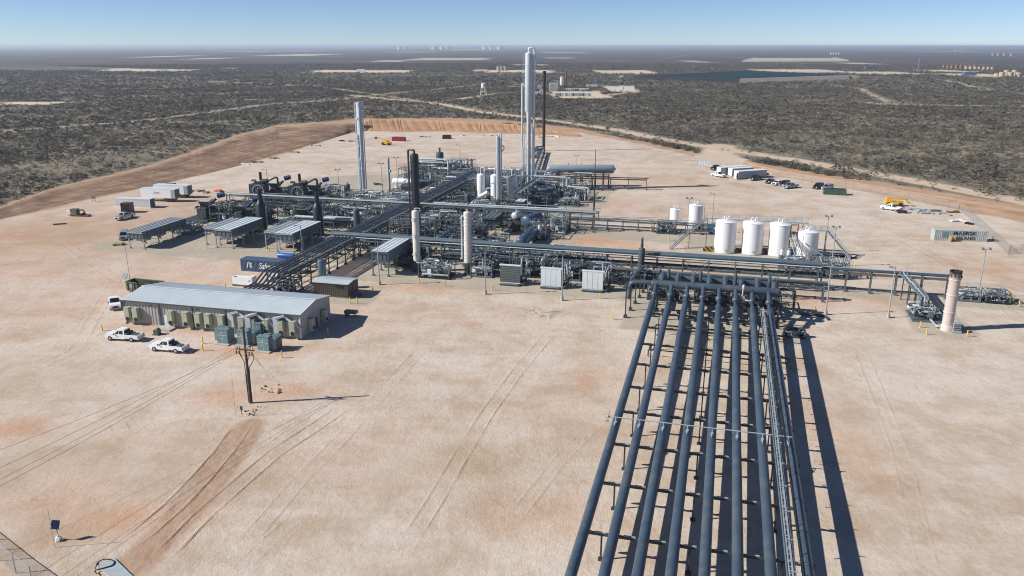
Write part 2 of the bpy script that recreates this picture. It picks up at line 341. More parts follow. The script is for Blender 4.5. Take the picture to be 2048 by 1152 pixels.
def build_ground():
    th = np.concatenate([np.arange(-38, 38.01, .095), np.arange(42, 318.1, 4.)]); th = np.radians(th)
    rr = [14.]
    while rr[-1] < 45000:
        q = rr[-1]; rr.append(q*(1.0125 if q > 620 else 1.0058 if q > 140 else 1.0028 if q > 52 else 1.012))
    rr = np.array(rr); nt_, nr = len(th), len(rr)
    R, T = np.meshgrid(rr, th, indexing='ij'); x = (R*np.sin(T)).ravel(); y = (R*np.cos(T)).ravel(); r = np.hypot(x, y)
    m = masks(x, y)
    out = 1-m['clear']
    z = out*(fbm(x, y, 60, 3, 2)-.5)*1.6*sm(0, 1, out)*np.clip(r/400, 0, 1)+(fbm(x, y, 22, 4, 1)-.5)*.10+(fbm(x, y, 1.6, 3, 11)-.5)*.035*(r < 300)
    z -= m['track']*.03*(r < 400); z += m['scar']*(fbm(x, y, .9, 3, 6)-.5)*.12
    z -= out*.5*0
    hx, hy = W(30, 139); z += 9*np.exp(-((x-hx)/190)**2-((y-hy)/60)**2)
    z = np.where(r > 2600, z*np.clip(1-(r-2600)/2000, 0, 1), z)
    V = np.stack([x, y, z], 1); V = np.vstack([V, [[0, 0, 0]]])
    i = np.arange(nr-1)[:, None]*nt_; j = np.arange(nt_)[None, :]; jn = (j+1) % nt_
    q = np.stack([i+j, i+jn, i+nt_+jn, i+nt_+j], -1).reshape(-1, 4)[:, ::-1]
    c = len(V)-1; tri = np.stack([np.full(nt_, c), (np.arange(nt_)+1) % nt_, np.arange(nt_)], 1)
    me = bpy.data.meshes.new('ground'); me.vertices.add(len(V)); me.vertices.foreach_set('co', V.ravel())
    nl = q.size+tri.size; me.loops.add(nl); me.loops.foreach_set('vertex_index', np.concatenate([q.ravel(), tri.ravel()]).astype(np.int32))
    nf = len(q)+len(tri); me.polygons.add(nf); me.polygons.foreach_set('loop_start', np.concatenate([np.arange(len(q))*4, q.size+np.arange(len(tri))*3]).astype(np.int32))
    me.update(calc_edges=True); me.polygons.foreach_set('use_smooth', np.ones(nf, bool))
    far = sm(1500, 2300, r)
    for nm, ks in (('m_one', ('pad','gravel','red','road')), ('m_two', ('track','olive','far','sand')), ('m_three', ('clear','scar','far','sand'))):
        a = me.color_attributes.new(nm, 'FLOAT_COLOR', 'POINT'); d = np.ones((len(V), 4), np.float32)
        for k, n_ in enumerate(ks): d[:-1, k] = far if n_ == 'far' else m[n_]
        a.data.foreach_set('color', d.ravel())
    o = bpy.data.objects.new('ground', me); COL.objects.link(o); struct(o); return o
def ground_mat():
    m = bpy.data.materials.new('caliche_pad_and_scrubland'); m.use_nodes = True; nt = m.node_tree; b = nt.nodes['Principled BSDF']; L = nt.links.new
    b.inputs['Roughness'].default_value = .92; b.inputs['Specular IOR Level'].default_value = .15
    geo = _n(nt, 'ShaderNodeNewGeometry'); P = geo.outputs['Position']
    def att(n):
        a = _n(nt, 'ShaderNodeAttribute', attribute_name=n); s = _n(nt, 'ShaderNodeSeparateColor'); L(a.outputs['Color'], s.inputs[0]); return s.outputs[0], s.outputs[1], s.outputs[2], a.outputs['Alpha']
    pad, grav, red, road = att('m_one'); trk, oli, far, sand = att('m_two'); clear, scar, _, _ = att('m_three')
    def noise(s, d=4., r=.6, vec=None, dist=0.):
        n = _n(nt, 'ShaderNodeTexNoise', Scale=s, Detail=d, Roughness=r, Distortion=dist); L(vec or P, n.inputs['Vector']); return n.outputs['Fac']
    def ramp(f, stops):
        c = _n(nt, 'ShaderNodeValToRGB'); e = c.color_ramp.elements
        while len(e) < len(stops): e.new(.5)
        for k, (p, col) in enumerate(stops): e[k].position = p; e[k].color = (*col, 1)
        L(f, c.inputs[0]); return c.outputs[0]
    def mix(f, a, c, bt='MIX'):
        x = _n(nt, 'ShaderNodeMix', data_type='RGBA', blend_type=bt); L(a, x.inputs[6]); 
        if isinstance(c, tuple): x.inputs[7].default_value = (*c, 1)
        else: L(c, x.inputs[7])
        if isinstance(f, float): x.inputs[0].default_value = f
        else: L(f, x.inputs[0])
        return x.outputs[2]
    def mul(a, k):
        x = _n(nt, 'ShaderNodeMath', operation='MULTIPLY'); L(a, x.inputs[0])
        if isinstance(k, float): x.inputs[1].default_value = k
        else: L(k, x.inputs[1])
        return x.outputs[0]
    def rng(f, a, c, lo=0., hi=1.):
        x = _n(nt, 'ShaderNodeMapRange'); x.inputs[1].default_value = a; x.inputs[2].default_value = c; x.inputs[3].default_value = lo; x.inputs[4].default_value = hi; L(f, x.inputs[0]); return x.outputs[0]
    mp = _n(nt, 'ShaderNodeMapping'); mp.inputs['Rotation'].default_value = (0, 0, math.radians(-62)); mp.inputs['Scale'].default_value = (1, .3, 1); L(P, mp.inputs[0])
    mp2 = _n(nt, 'ShaderNodeMapping'); mp2.inputs['Rotation'].default_value = (0, 0, math.radians(15)); mp2.inputs['Scale'].default_value = (.1, 1, 1); L(P, mp2.inputs[0])
    n_big = noise(.022, 8., .72, None, .2); n_mid = noise(.12, 8., .72, None, .15); n_fine = noise(1.3, 6., .7); n_str = noise(.55, 5., .65, mp.outputs[0], .5); n_str2 = noise(.35, 5., .65, mp2.outputs[0], .4)
    # pad
    c = ramp(n_big, [(.34, (.435,.33,.24)), (.5, (.515,.42,.33)), (.64, (.60,.525,.445))])
    c = mix(rng(n_mid, .40, .62, 0., .7), c, (.64,.565,.48))
    c = mix(rng(n_mid, .52, .36, 0., .42), c, (.43,.325,.225)); n_sm = noise(.42, 8., .75, None, .3); c = mix(rng(n_sm, .54, .68, 0., .28), c, (.44,.325,.235)); c = mix(rng(n_sm, .46, .34, 0., .25), c, (.66,.57,.48))
    c = mix(rng(n_str, .55, .75, 0., .16), c, (.45,.33,.24)); c = mix(rng(n_str2, .54, .72, 0., .38), c, (.67,.57,.49)); c = mix(rng(n_str2, .46, .3, 0., .25), c, (.45,.33,.24))
    c = mix(rng(n_fine, .45, .75, 0., .28), c, (.40,.30,.22))
    c = mix(mul(red, rng(n_fine, .2, .6, .7, 1.)), c, (.52,.26,.14))
    c = mix(mul(oli, .85), c, (.385,.265,.165))
    c = mix(mul(scar, rng(n_str, .3, .7, .45, .95)), c, (.37,.235,.15))
    c = mix(mul(trk, .8), c, (.25,.165,.11))
    gr = ramp(noise(7., 3., .8), [(.3, (.29,.265,.205)), (.7, (.46,.415,.325))])
    c = mix(mul(grav, rng(n_mid, .3, .7, .95, .55)), c, gr)
    pad_c = c
    # scrubland soil between bushes
    s_n = noise(.035, 6., .62, None, .5); s_f = noise(.25, 6., .7)
    e = ramp(s_n, [(.3, (.14,.126,.10)), (.5, (.195,.172,.13)), (.62, (.28,.235,.16)), (.76, (.38,.28,.18))])
    e = mix(rng(s_f, .5, .7, 0., .5), e, (.07,.066,.048)); e = mix(rng(s_f, .42, .25, 0., .4), e, (.34,.27,.17))
    fm = _n(nt, 'ShaderNodeMapping'); fm.inputs['Scale'].default_value = (1, 1, 1); L(P, fm.inputs[0])
    f_n = noise(.0022, 8., .68, None, .8); f_b = noise(.03, 6., .75)
    fc = ramp(f_n, [(.34, (.052,.050,.047)), (.54, (.078,.073,.062)), (.64, (.13,.115,.082)), (.78, (.24,.205,.14))])
    fc = mix(rng(f_b, .45, .6, 0., .55), fc, (.038,.037,.035)); fc = mix(rng(f_b, .36, .25, 0., .6), fc, (.17,.145,.10))
    e = mix(far, e, fc)
    cl = ramp(n_mid, [(.3, (.37,.215,.125)), (.55, (.45,.295,.19)), (.8, (.52,.38,.27))])
    e = mix(clear, e, cl)
    c = mix(pad, e, pad_c)
    c = mix(mul(road, rng(n_mid, .2, .6, .75, 1.)), c, (.56,.44,.32)); c = mix(sand, c, (.62,.53,.40))
    L(c, b.inputs['Base Color'])
    h1 = _n(nt, 'ShaderNodeMath', operation='MULTIPLY_ADD'); h1.inputs[1].default_value = .35; L(n_fine, h1.inputs[0]); L(mul(n_str, .35), h1.inputs[2])
    lump = noise(.7, 7., .8, None, .3); h3 = _n(nt, 'ShaderNodeMath', operation='MULTIPLY_ADD'); h3.inputs[1].default_value = .8; L(lump, h3.inputs[0]); L(h1.outputs[0], h3.inputs[2])
    h2 = _n(nt, 'ShaderNodeMath', operation='SUBTRACT'); L(h3.outputs[0], h2.inputs[0]); L(mul(trk, 1.2), h2.inputs[1])
    bp = _n(nt, 'ShaderNodeBump', Strength=.85, Distance=.2); L(h2.outputs[0], bp.inputs['Height']); L(bp.outputs[0], b.inputs['Normal'])
    return m
G = build_ground(); G.data.materials.append(ground_mat())
# earth banks along the pad edge
def soil_mat(name, c0, c1, c2, fur=False):
    m = bpy.data.materials.new(name); m.use_nodes = True; nt = m.node_tree; b = nt.nodes['Principled BSDF']; b.inputs['Roughness'].default_value = .95; b.inputs['Specular IOR Level'].default_value = .1
    tc = _n(nt, 'ShaderNodeNewGeometry'); n = _n(nt, 'ShaderNodeTexNoise', Scale=.11, Detail=7., Roughness=.65); nt.links.new(tc.outputs['Position'], n.inputs[0])
    cr = _n(nt, 'ShaderNodeValToRGB'); e = cr.color_ramp.elements; e[0].position = .3; e[0].color = (*c0, 1); e[1].position = .72; e[1].color = (*c2, 1); x = e.new(.5); x.color = (*c1, 1)
    at_ = _n(nt, 'ShaderNodeAttribute', attribute_name='across'); mp = _n(nt, 'ShaderNodeMapping'); mp.inputs['Scale'].default_value = (34, 2.2, 1); nt.links.new(at_.outputs['Color'], mp.inputs[0])
    rn = _n(nt, 'ShaderNodeTexNoise', Scale=1., Detail=5., Roughness=.7, Distortion=.6); nt.links.new(mp.outputs[0], rn.inputs[0])
    ad = _n(nt, 'ShaderNodeMath', operation='MULTIPLY_ADD'); ad.inputs[1].default_value = .9 if not fur else .1; sb = _n(nt, 'ShaderNodeMath', operation='SUBTRACT'); sb.inputs[1].default_value = .5; nt.links.new(rn.outputs['Fac'], sb.inputs[0]); nt.links.new(sb.outputs[0], ad.inputs[0]); nt.links.new(n.outputs['Fac'], ad.inputs[2])
    sx = _n(nt, 'ShaderNodeSeparateColor'); nt.links.new(at_.outputs['Color'], sx.inputs[0]); cm = _n(nt, 'ShaderNodeMapRange'); cm.inputs[1].default_value = .40; cm.inputs[2].default_value = .5; cm.inputs[4].default_value = .34; nt.links.new(sx.outputs[0], cm.inputs[0])
    a2 = _n(nt, 'ShaderNodeMath', operation='ADD'); nt.links.new(ad.outputs[0], a2.inputs[0]); nt.links.new(cm.outputs[0], a2.inputs[1])
    nt.links.new(a2.outputs[0], cr.inputs[0]); nt.links.new(cr.outputs[0], b.inputs['Base Color'])
    n2 = _n(nt, 'ShaderNodeTexNoise', Scale=.9, Detail=6., Roughness=.7); nt.links.new(tc.outputs['Position'], n2.inputs[0])
    bp = _n(nt, 'ShaderNodeBump', Strength=.7, Distance=.35); nt.links.new(n2.outputs['Fac'], bp.inputs['Height']); nt.links.new(bp.outputs[0], b.inputs['Normal']); return m
M['soil'] = soil_mat('brown_bank_soil', (.17,.105,.068), (.27,.175,.115), (.42,.295,.195)); M['soilr'] = soil_mat('reddish_verge_soil', (.33,.185,.105), (.42,.265,.165), (.50,.36,.25)); M['soilo'] = soil_mat('orange_bank_soil', (.31,.17,.095), (.40,.235,.135), (.45,.29,.18), True)
def loft(name, st, prof, m, steps, furrow=None, rough=.25):
    # st: stations (toe px, crest point px at height h, h, outer width)
    toe = [Vector((*W(*a[0]), 0)) for a in st]; cr = [Vector((*W(a[1][0], a[1][1], a[2]), a[2])) for a in st]; ow = [a[3] for a in st]
    n = len(st); Vv = []; k = len(prof); tot = (n-1)*steps+1
    for i in range(tot):
        s = i/steps; a = min(int(s), n-2); t = s-a; t = t*t*(3-2*t)
        T0 = toe[a].lerp(toe[a+1], t); C0 = cr[a].lerp(cr[a+1], t); w = ow[a]*(1-t)+ow[a+1]*t; d = (C0-T0); d.z = 0; dl = d.length or 1; dn = d/dl
        for pu, pz in prof:
            if pu <= 1: p = T0+d*pu
            else: p = Vector((C0.x, C0.y, 0))+dn*w*(pu-1)
            ed = min(1, i/3, (tot-1-i)/3); hh = C0.z*pz*(.25+.75*ed)
            Vv.append([p.x, p.y, hh-.15, pu, i])
    A = np.array(Vv); x, y, z = A[:, 0], A[:, 1], A[:, 2]
    z = z+((fbm(x, y, 5, 4, 3)-.5)*rough*2+(fbm(x, y, 18, 2, 9)-.5)*rough*2)*(np.minimum(1, z/1.0).clip(0, 1))
    if furrow: z = z-furrow*np.clip(np.sin((A[:, 4]*.85+A[:, 3]*5.0)+fbm(x, y, 25, 2, 1)*5), .2, 1)*(A[:, 3] > .15)*(A[:, 3] < .95)*np.minimum(1, z/1.5).clip(0, 1)
    Fs = [[i*k+j, (i+1)*k+j, (i+1)*k+j+1, i*k+j+1][::-1] for i in range(tot-1) for j in range(k-1)]
    me = bpy.data.meshes.new(name); me.from_pydata(np.stack([x, y, z], 1).tolist(), [], Fs); me.polygons.foreach_set('use_smooth', [True]*len(Fs)); me.update()
    ca = me.color_attributes.new('across', 'FLOAT_COLOR', 'POINT'); ca.data.foreach_set('color', np.stack([A[:, 3]*.5, A[:, 4]*.01, A[:, 4]*0, A[:, 4]*0+1], 1).astype(np.float32).ravel())
    o = bpy.data.objects.new(name, me); COL.objects.link(o); me.materials.append(M[m]); struct(o)
    # faces up
    if me.polygons[len(Fs)//2].normal.z < 0: me.flip_normals()
    return o
pr = [(0, 0), (.1, .10), (.2, .22), (.3, .3), (.4, .37), (.5, .43), (.6, .52), (.7, .64), (.8, .78), (.9, .92), (1, 1), (1.15, 1.0), (1.4, .8), (1.7, .4), (2.0, 0), (2.1, -.1)]
loft('graded_bank', [((-420,560),(-420,520),.8,3),((-200,500),(-200,464),1.2,4),((0,440),(0,414),1.6,5),((100,418),(110,374),2.0,6),((200,396),(210,352),2.2,6),((300,376),(310,327),2.6,7),((400,352),(400,298),3.2,8),((480,334),(470,271),3.6,9),((560,310),(555,250),4.2,9),((640,286),(640,246),4.8,9),((700,266),(700,246),4.4,8),((735,261),(738,250),3,6)], pr, 'soil', 34)
loft('orange_earth_bank', [((690,268),(700,243),4,8),((735,262),(740,238),5.6,8),((800,264),(800,237),5.6,7),((880,263),(880,240),5.2,7),((960,266),(960,244),4.6,7),((1030,268),(1030,248),4,6),((1090,270),(1090,258),2.2,5),((1165,275),(1160,268),.8,4)], pr, 'soilo', 40, furrow=.4)
loft('low_roadside_bank', [((1480,331),(1488,322),.8,3),((1560,352),(1560,341),1.0,3),((1680,374),(1680,359),1.0,3),((1800,396),(1800,379),1.0,3),((1925,420),(1925,399),.9,3),((2060,446),(2060,420),.7,3),((2250,490),(2250,460),.5,3)], pr, 'soilr', 26, rough=.12)
# ------------------------------------------------------------------ scrub
def build_scrub():
    rng_ = np.random.default_rng(3); parts = []
    def ring(r0, r1, cell, nt_, size, tri):
        a = math.radians(37.5); area = a*(r1*r1-r0*r0); n = int(area/cell)
        r = np.sqrt(rng_.uniform(r0*r0, r1*r1, n)); t = rng_.uniform(-a, a, n); x = r*np.sin(t); y = r*np.cos(t)
        m = masks(x, y); dens = .14+1.05*fbm(x, y, 34, 3, 21)+.5*(fbm(x, y, 170, 2, 4)-.5)
        PP = [wp([(1262,159),(1478,167),(1730,158),(1500,145)]), wp([(1475,124.5),(1710,123.5),(1680,116.5),(1500,116.5)])]
        for q in PP: dens = np.where(inside(x, y, q), 0, dens)
        dens *= (1-m['clear'])*(1-.9*m['roadx'])*(1-.7*np.clip(softpatch(x, y, OPENP), 0, 1))*(1-np.clip(m['sand']*1.6, 0, 1))
        k = rng_.uniform(0, 1, n) < dens; x, y = x[k], y[k]; n = len(x)
        s = size*rng_.lognormal(0, .32, n); hz = s*rng_.uniform(.38, .68, n)
        g = rng_.normal(size=(n, nt_, 3)); g /= np.linalg.norm(g, axis=2, keepdims=True); g *= rng_.uniform(.25, 1, (n, nt_, 1))**.45
        c = np.empty((n, nt_, 3)); c[..., 0] = x[:, None]+g[..., 0]*s[:, None]; c[..., 1] = y[:, None]+g[..., 1]*s[:, None]; c[..., 2] = hz[:, None]*(.85+g[..., 2]*.85)
        d = rng_.normal(size=(n, nt_, 3, 3))*tri*s[:, None, None, None]; d[..., 2] *= .55
        v = (c[:, :, None, :]+d).reshape(-1, 3); v[:, 2] = np.maximum(v[:, 2], -.1)
        vr = np.hypot(v[:, 0], v[:, 1]); v[:, 2] += (fbm(v[:, 0], v[:, 1], 60, 3, 2)-.5)*1.6*np.clip(vr/400, 0, 1); parts.append(v)
    ring(200, 520, 60., 60, 1.9, .16); ring(200, 520, 2.1, 20, .70, .26); ring(520, 1000, 4.4, 10, .98, .40); ring(1000, 2300, 12.5, 6, 1.3, .55)
    # thicket strips beside the road
    V = np.vstack(parts).astype(np.float32); n = len(V)//3
    me = bpy.data.meshes.new('scrub'); me.vertices.add(len(V)); me.vertices.foreach_set('co', V.ravel()); me.loops.add(len(V)); me.loops.foreach_set('vertex_index', np.arange(len(V), dtype=np.int32))
    me.polygons.add(n); me.polygons.foreach_set('loop_start', np.arange(n, dtype=np.int32)*3); me.update(calc_edges=True)
    m = bpy.data.materials.new('winter_mesquite'); m.use_nodes = True; nt = m.node_tree; b = nt.nodes['Principled BSDF']; b.inputs['Roughness'].default_value = .9; b.inputs['Specular IOR Level'].default_value = .1
    ge = _n(nt, 'ShaderNodeNewGeometry'); no = _n(nt, 'ShaderNodeTexNoise', Scale=.05, Detail=6., Roughness=.75); nt.links.new(ge.outputs['Position'], no.inputs[0])
    cr = _n(nt, 'ShaderNodeValToRGB'); e = cr.color_ramp.elements; e[0].position = .3; e[0].color = (.056,.053,.048,1); e[1].position = .72; e[1].color = (.23,.20,.125,1); x = e.new(.52); x.color = (.112,.104,.082,1)
    nt.links.new(no.outputs['Fac'], cr.inputs[0]); nt.links.new(cr.outputs[0], b.inputs['Base Color']); me.materials.append(m)
    o = bpy.data.objects.new('scrub', me); COL.objects.link(o); o['kind'] = 'stuff'; o['label'] = 'grey brown leafless desert scrub covering the plain around the pad'
build_scrub()
# ------------------------------------------------------------------ builders for plant equipment
def dome(r, k=.5, n=5): return [(r*k*math.sin(PI/2*i/n), r*math.cos(PI/2*i/n)) for i in range(n+1)]
def shell_v(z0, z1, r, k=.45, both=False):
    pr = [(z0, r)]
    if both: pr = [(z0+r*k-a, b) for a, b in reversed(dome(r, k))]
    return pr+[(z1-r*k+a, b) for a, b in dome(r, k)]
def pipe(parent, pts, r, m='steel', name='pipe', n=8): return MB().tube(pts, r, n).build(name, m, parent)
def ladder_mb(x, y, z0, z1, ang=0., cage=True):
    b = MB(); c, s = math.cos(ang), math.sin(ang)
    P = lambda a, d, z: (x+a*-s+d*c, y+a*c+d*s, z)
    for a in (-.28, .28): b.bar(P(a, .12, z0), P(a, .12, z1), .07)
    z = z0+.3
    while z < z1: b.bar(P(-.28, .12, z), P(.28, .12, z), .04); z += .4
    if cage:
        z = z0+2.4
        while z < z1:
            q = [P(.38*math.cos(t), .12+.7*math.sin(t), z) for t in np.linspace(0, PI, 6)]
            for i in range(5): b.bar(q[i], q[i+1], .05)
            z += 1.1
        for t in (PI*.25, PI*.5, PI*.75): b.bar(P(.38*math.cos(t), .12+.7*math.sin(t), z0+2.4), P(.38*math.cos(t), .12+.7*math.sin(t), z1), .04)
    return b
def rail_mb(pts, z=0., h=1.1, step=1.5, b=None):
    b = b or MB()
    for (a, c) in zip(pts[:-1], pts[1:]):
        A = Vector(a); C_ = Vector(c); L = (C_-A).length; n = max(1, round(L/step))
        for k in range(n+1): p = A.lerp(C_, k/n); b.bar(p, p+Vector((0, 0, h)), .06)
        for hh in (h, h*.55): b.bar(A+Vector((0, 0, hh)), C_+Vector((0, 0, hh)), .055)
    return b
def platform(parent, r, z, a0, a1, w=1.0, m='galv'):
    b = MB(); n = 8; pi = []; po = []
    for i in range(n+1):
        t = a0+(a1-a0)*i/n; pi.append((r*math.cos(t), r*math.sin(t))); po.append(((r+w)*math.cos(t), (r+w)*math.sin(t)))
    for i in range(n):
        V = [(*pi[i], z), (*po[i], z), (*po[i+1], z), (*pi[i+1], z), (*pi[i], z+.1), (*po[i], z+.1), (*po[i+1], z+.1), (*pi[i+1], z+.1)]
        b.add(V, [(0,3,2,1),(4,5,6,7),(0,1,5,4),(1,2,6,5),(2,3,7,6),(3,0,4,7)])
    rail_mb([(x, y, z+.1) for x, y in po], b=b, step=1.2); return b.build('platform', m, parent)
def column(name, label, u, v, h, r, m, skirt=1.5, skm='dsteel', ladder=None, plats=(), over=None, manways=(), stub=True, prof=None, bands=0, group=None, z=0., sides=20, cat='column'):
    t = thing(name, label, cat, u, v, z, group=group)
    pr = prof or shell_v(skirt, h, r)
    MB().lathe((0,0,0), (0,0,1), pr, sides).build('shell', m, t)
    MB().lathe((0,0,0), (0,0,1), [(0, r*1.28), (.25, r*1.28), (.27, r*1.04), (skirt+.02, r*1.02)], sides).build('skirt', skm, t)
    if bands:
        b = MB()
        for k in range(bands):
            zz = skirt+(h-skirt-r*.5)*(k+.5)/bands; rr = r
            if prof: rr = np.interp(zz, [q[0] for q in prof], [q[1] for q in prof])
            b.lathe((0,0,zz), (0,0,1), [(-.05, rr*1.02), (-.05, rr*1.05), (.05, rr*1.05), (.05, rr*1.02)], sides, False, False)
        b.build('band', m, t)
    if ladder is not None: ladder_mb(r*math.cos(ladder), r*math.sin(ladder), .2, h-.5, ladder).build('ladder', 'galv', t)
    for q in plats: platform(t, r*1.05, *q)
    for zz, an in manways:
        c, s = math.cos(an), math.sin(an); rr = r if not prof else float(np.interp(zz, [q[0] for q in prof], [q[1] for q in prof]))
        MB().lathe((rr*c*.95, rr*s*.95, zz), (c, s, 0), [(0, .3), (.35, .3), (.35, .4), (.45, .4)], 12).build('manway', m, t)
    if over:   # overhead pipe looping from the top down one side
        an, off, rp, zb, mm = over; c, s = math.cos(an), math.sin(an); d = r+off
        pipe(t, [(0,0,h-.1), (0,0,h+rp*3.4), (c*d, s*d, h+rp*3.4), (c*d, s*d, zb)], rp, mm, 'overhead_pipe', 10)
    elif stub: MB().lathe((0,0,h-.1), (0,0,1), [(0,.12), (.4,.12), (.4,.2), (.5,.2)], 10).build('nozzle', m, t)
    return t
def drum(name, label, u, v, z, L, r, m, ang=0., saddles=2, k=.5, leg='dsteel', nozz=2, cat='vessel', man=True, group=None, rings=0):
    # horizontal vessel, axis along local x
    t = thing(name, label, cat, u, v, 0, ang, group); pr = [(-L/2-a+0, b) for a, b in reversed(dome(r, k))]+[(L/2+a, b) for a, b in dome(r, k)]
    MB().lathe((0,0,z), (1,0,0), pr, 20, False, False).build('shell', m, t)
    for i in range(saddles):
        x = -L*.36+L*.72*i/max(1, saddles-1); b = MB().box((x, 0, (z-r*.6)/2), (.35, r*1.5, z-r*.6)); b.box((x, 0, .08), (.8, r*1.9, .16)); b.build('saddle', leg, t)
    for i in range(nozz):
        x = -L*.3+L*.6*(i+.5)/nozz; MB().lathe((x, 0, z+r*.92), (0,0,1), [(0,.14), (.45,.14), (.45,.24), (.55,.24)], 10).build('nozzle', m, t)
    if man: MB().lathe((L/2+r*k*.85, 0, z), (1,0,0), [(0,.35), (.3,.35), (.3,.45), (.42,.45)], 14).build('manway', m, t)
    for i in range(rings):
        x = -L*.45+L*.9*i/max(1, rings-1); MB().lathe((x,0,z), (1,0,0), [(-.06, r*1.0), (-.06, r*1.05), (.06, r*1.05), (.06, r*1.0)], 20, False, False).build('stiffener_ring', m, t)
    return t
def rack(name, label, u0, v0, L, ang, width, ztop, spacing, pipes, m='steel', levels=(), feet=True, cat='pipe rack', brace=True, post=.22, group=None, skip=()):
    t = thing(name, label, cat, u0, v0, 0, ang, group); n = max(1, round(L/spacing))
    for i in range(n+1):
        x = L*i/n
        if any(a < x < b_ for a, b_ in skip): continue
        b = MB()
        for y in ((-width/2, width/2) if width > .8 else (0,)):
            b.bar((x, y, 0), (x, y, ztop), post)
            if feet: b.box((x, y, .2), (.55, .55, .4))
        for z in (ztop,)+tuple(levels): b.bar((x, -width/2-.3, z), (x, width/2+.3, z), post*.9, post)
        b.build('bent', m, t)
    for y in ((-width/2, width/2) if width > .8 else ()):
        b = MB(); b.bar((0, y, ztop-.35), (L, y, ztop-.35), .16, .22)
        for z in levels: b.bar((0, y, z), (L, y, z), .14, .18)
        if brace:
            for i in range(0, n, 3):
                x0, x1 = L*i/n, L*(i+1)/n
                if any(a < x0 < b_ for a, b_ in skip): continue
                b.bar((x0, y, .3), (x1, y, ztop-.5), .1); b.bar((x1, y, .3), (x0, y, ztop-.5), .1)
        b.build('beam', m, t)
    for off, r, dz, mm, *ext in pipes:
        a, c = ext if ext else (-.6, L+.6)
        pipe(t, [(a, off, ztop+r+dz+.1), (c, off, ztop+r+dz+.1)], r, mm, 'pipe', 10)
    return t
def cooler(name, label, u, v, w, l, zt, hous, nroof, roofm='panel', sidem='vess', legm='galv', legz=0., overh=.15, fans=3, group=None, header=True, trays=True, rz=0.):
    # air-cooled exchanger: local x = width, y = length ; (u,v) is the front left corner
    t = thing(name, label, 'air cooler', u, v, 0, rz, group)
    for k in range(nroof):
        x0 = w*k/nroof; ww = w/nroof-.07; b = MB().box((x0+ww/2+.035, l/2, zt+.06), (ww, l+overh*2, .12)); b.box((x0+.06, l/2, zt+.16), (.07, l+overh*2, .10)); b.build('roof_panel', roofm, t)
    b = MB().box((w/2, l/2, zt-hous/2), (w-.1, l-.1, hous)); nn = int(l/1.5)
    for k in range(nn+1):
        for x in (0, w): b.box((x, .05+(l-.1)*k/nn, zt-hous/2), (.12, .10, hous*1.02))
    for k in range(4):
        for y in (0, l): b.box((w*(k+.5)/4, y, zt-hous/2), (.10, .10, hous))
    b.build('housing', sidem, t)
    MB().box((w/2, -.12, zt-.22), (w*1.0, .18, .26)).build('header_box', legm, t)
    nl = max(2, round(l/4.6)+1)
    for k in range(nl):
        for x in (.12, w-.12):
            y = .15+(l-.3)*k/(nl-1); b = MB().bar((x, y, legz), (x, y, zt-hous), .2); b.box((x, y, legz+.15), (.5, .5, .3)); b.build('leg', legm, t)
    b = MB()
    for x in (.12, w-.12):
        for k in range(nl-1):
            y0 = .15+(l-.3)*k/(nl-1); y1 = .15+(l-.3)*(k+1)/(nl-1); b.bar((x, y0, zt-hous-.9), (x, y1, zt-hous-.1), .09) if k % 2 else b.bar((x, y1, zt-hous-.9), (x, y0, zt-hous-.1), .09)
    for y in (.15, l-.15): b.bar((.12, y, zt-hous-1.1), (w*.4, y, zt-hous), .09); b.bar((w-.12, y, zt-hous-1.1), (w*.6, y, zt-hous), .09)
    b.build('brace', legm, t)
    for k in range(fans):
        y = l*(k+.5)/fans; MB().lathe((w/2, y, zt-hous-.75), (0,0,1), [(0, min(w, l/fans)*.40), (.75, min(w, l/fans)*.44)], 16, False, False).build('fan_ring', 'galv', t)
        MB().box((w/2, y, zt-hous-1.0), (.6, .6, .7)).build('motor', 'steel', t)
    if header:
        pipe(t, [(w*.25, l-.3, zt-.4), (w*.25, l+.7, zt-.4), (w*.25, l+.7, .8)], .16, 'alud'); pipe(t, [(w*.7, l-.3, zt-.9), (w*.7, l+.9, zt-.9), (w*.7, l+.9, .8)], .16, 'steel')
    return t
PALS = {'grey': ['steel','alud','galv','vess','alud','alu'], 'dark': ['dsteel','dsteel','black','steel','green'], 'ins': ['alu','alud','white','steel','galv'], 'mix': ['steel','alud','dsteel','galv','alud','alu','black'], 'blue': ['vess','vessd','steel','steel','pipe']}
def valve(parent, x, y, z, r, m='dsteel', red=False):
    b = MB().lathe((x-.22-r, y, z), (1,0,0), [(0, r*1.7), (.1, r*1.7), (.1, r), (.2, r*1.5), (.34+2*r, r*1.5), (.34+2*r, r*1.7), (.44+2*r, r*1.7)], 10)
    b.cyl((x, y, z), (x, y, z+r*2+.45), .06, 6); b.lathe((x, y, z+r*2+.42), (0,0,1), [(0, r*1.3+.12), (.06, r*1.3+.12)], 10); return b.build('valve', m, parent)
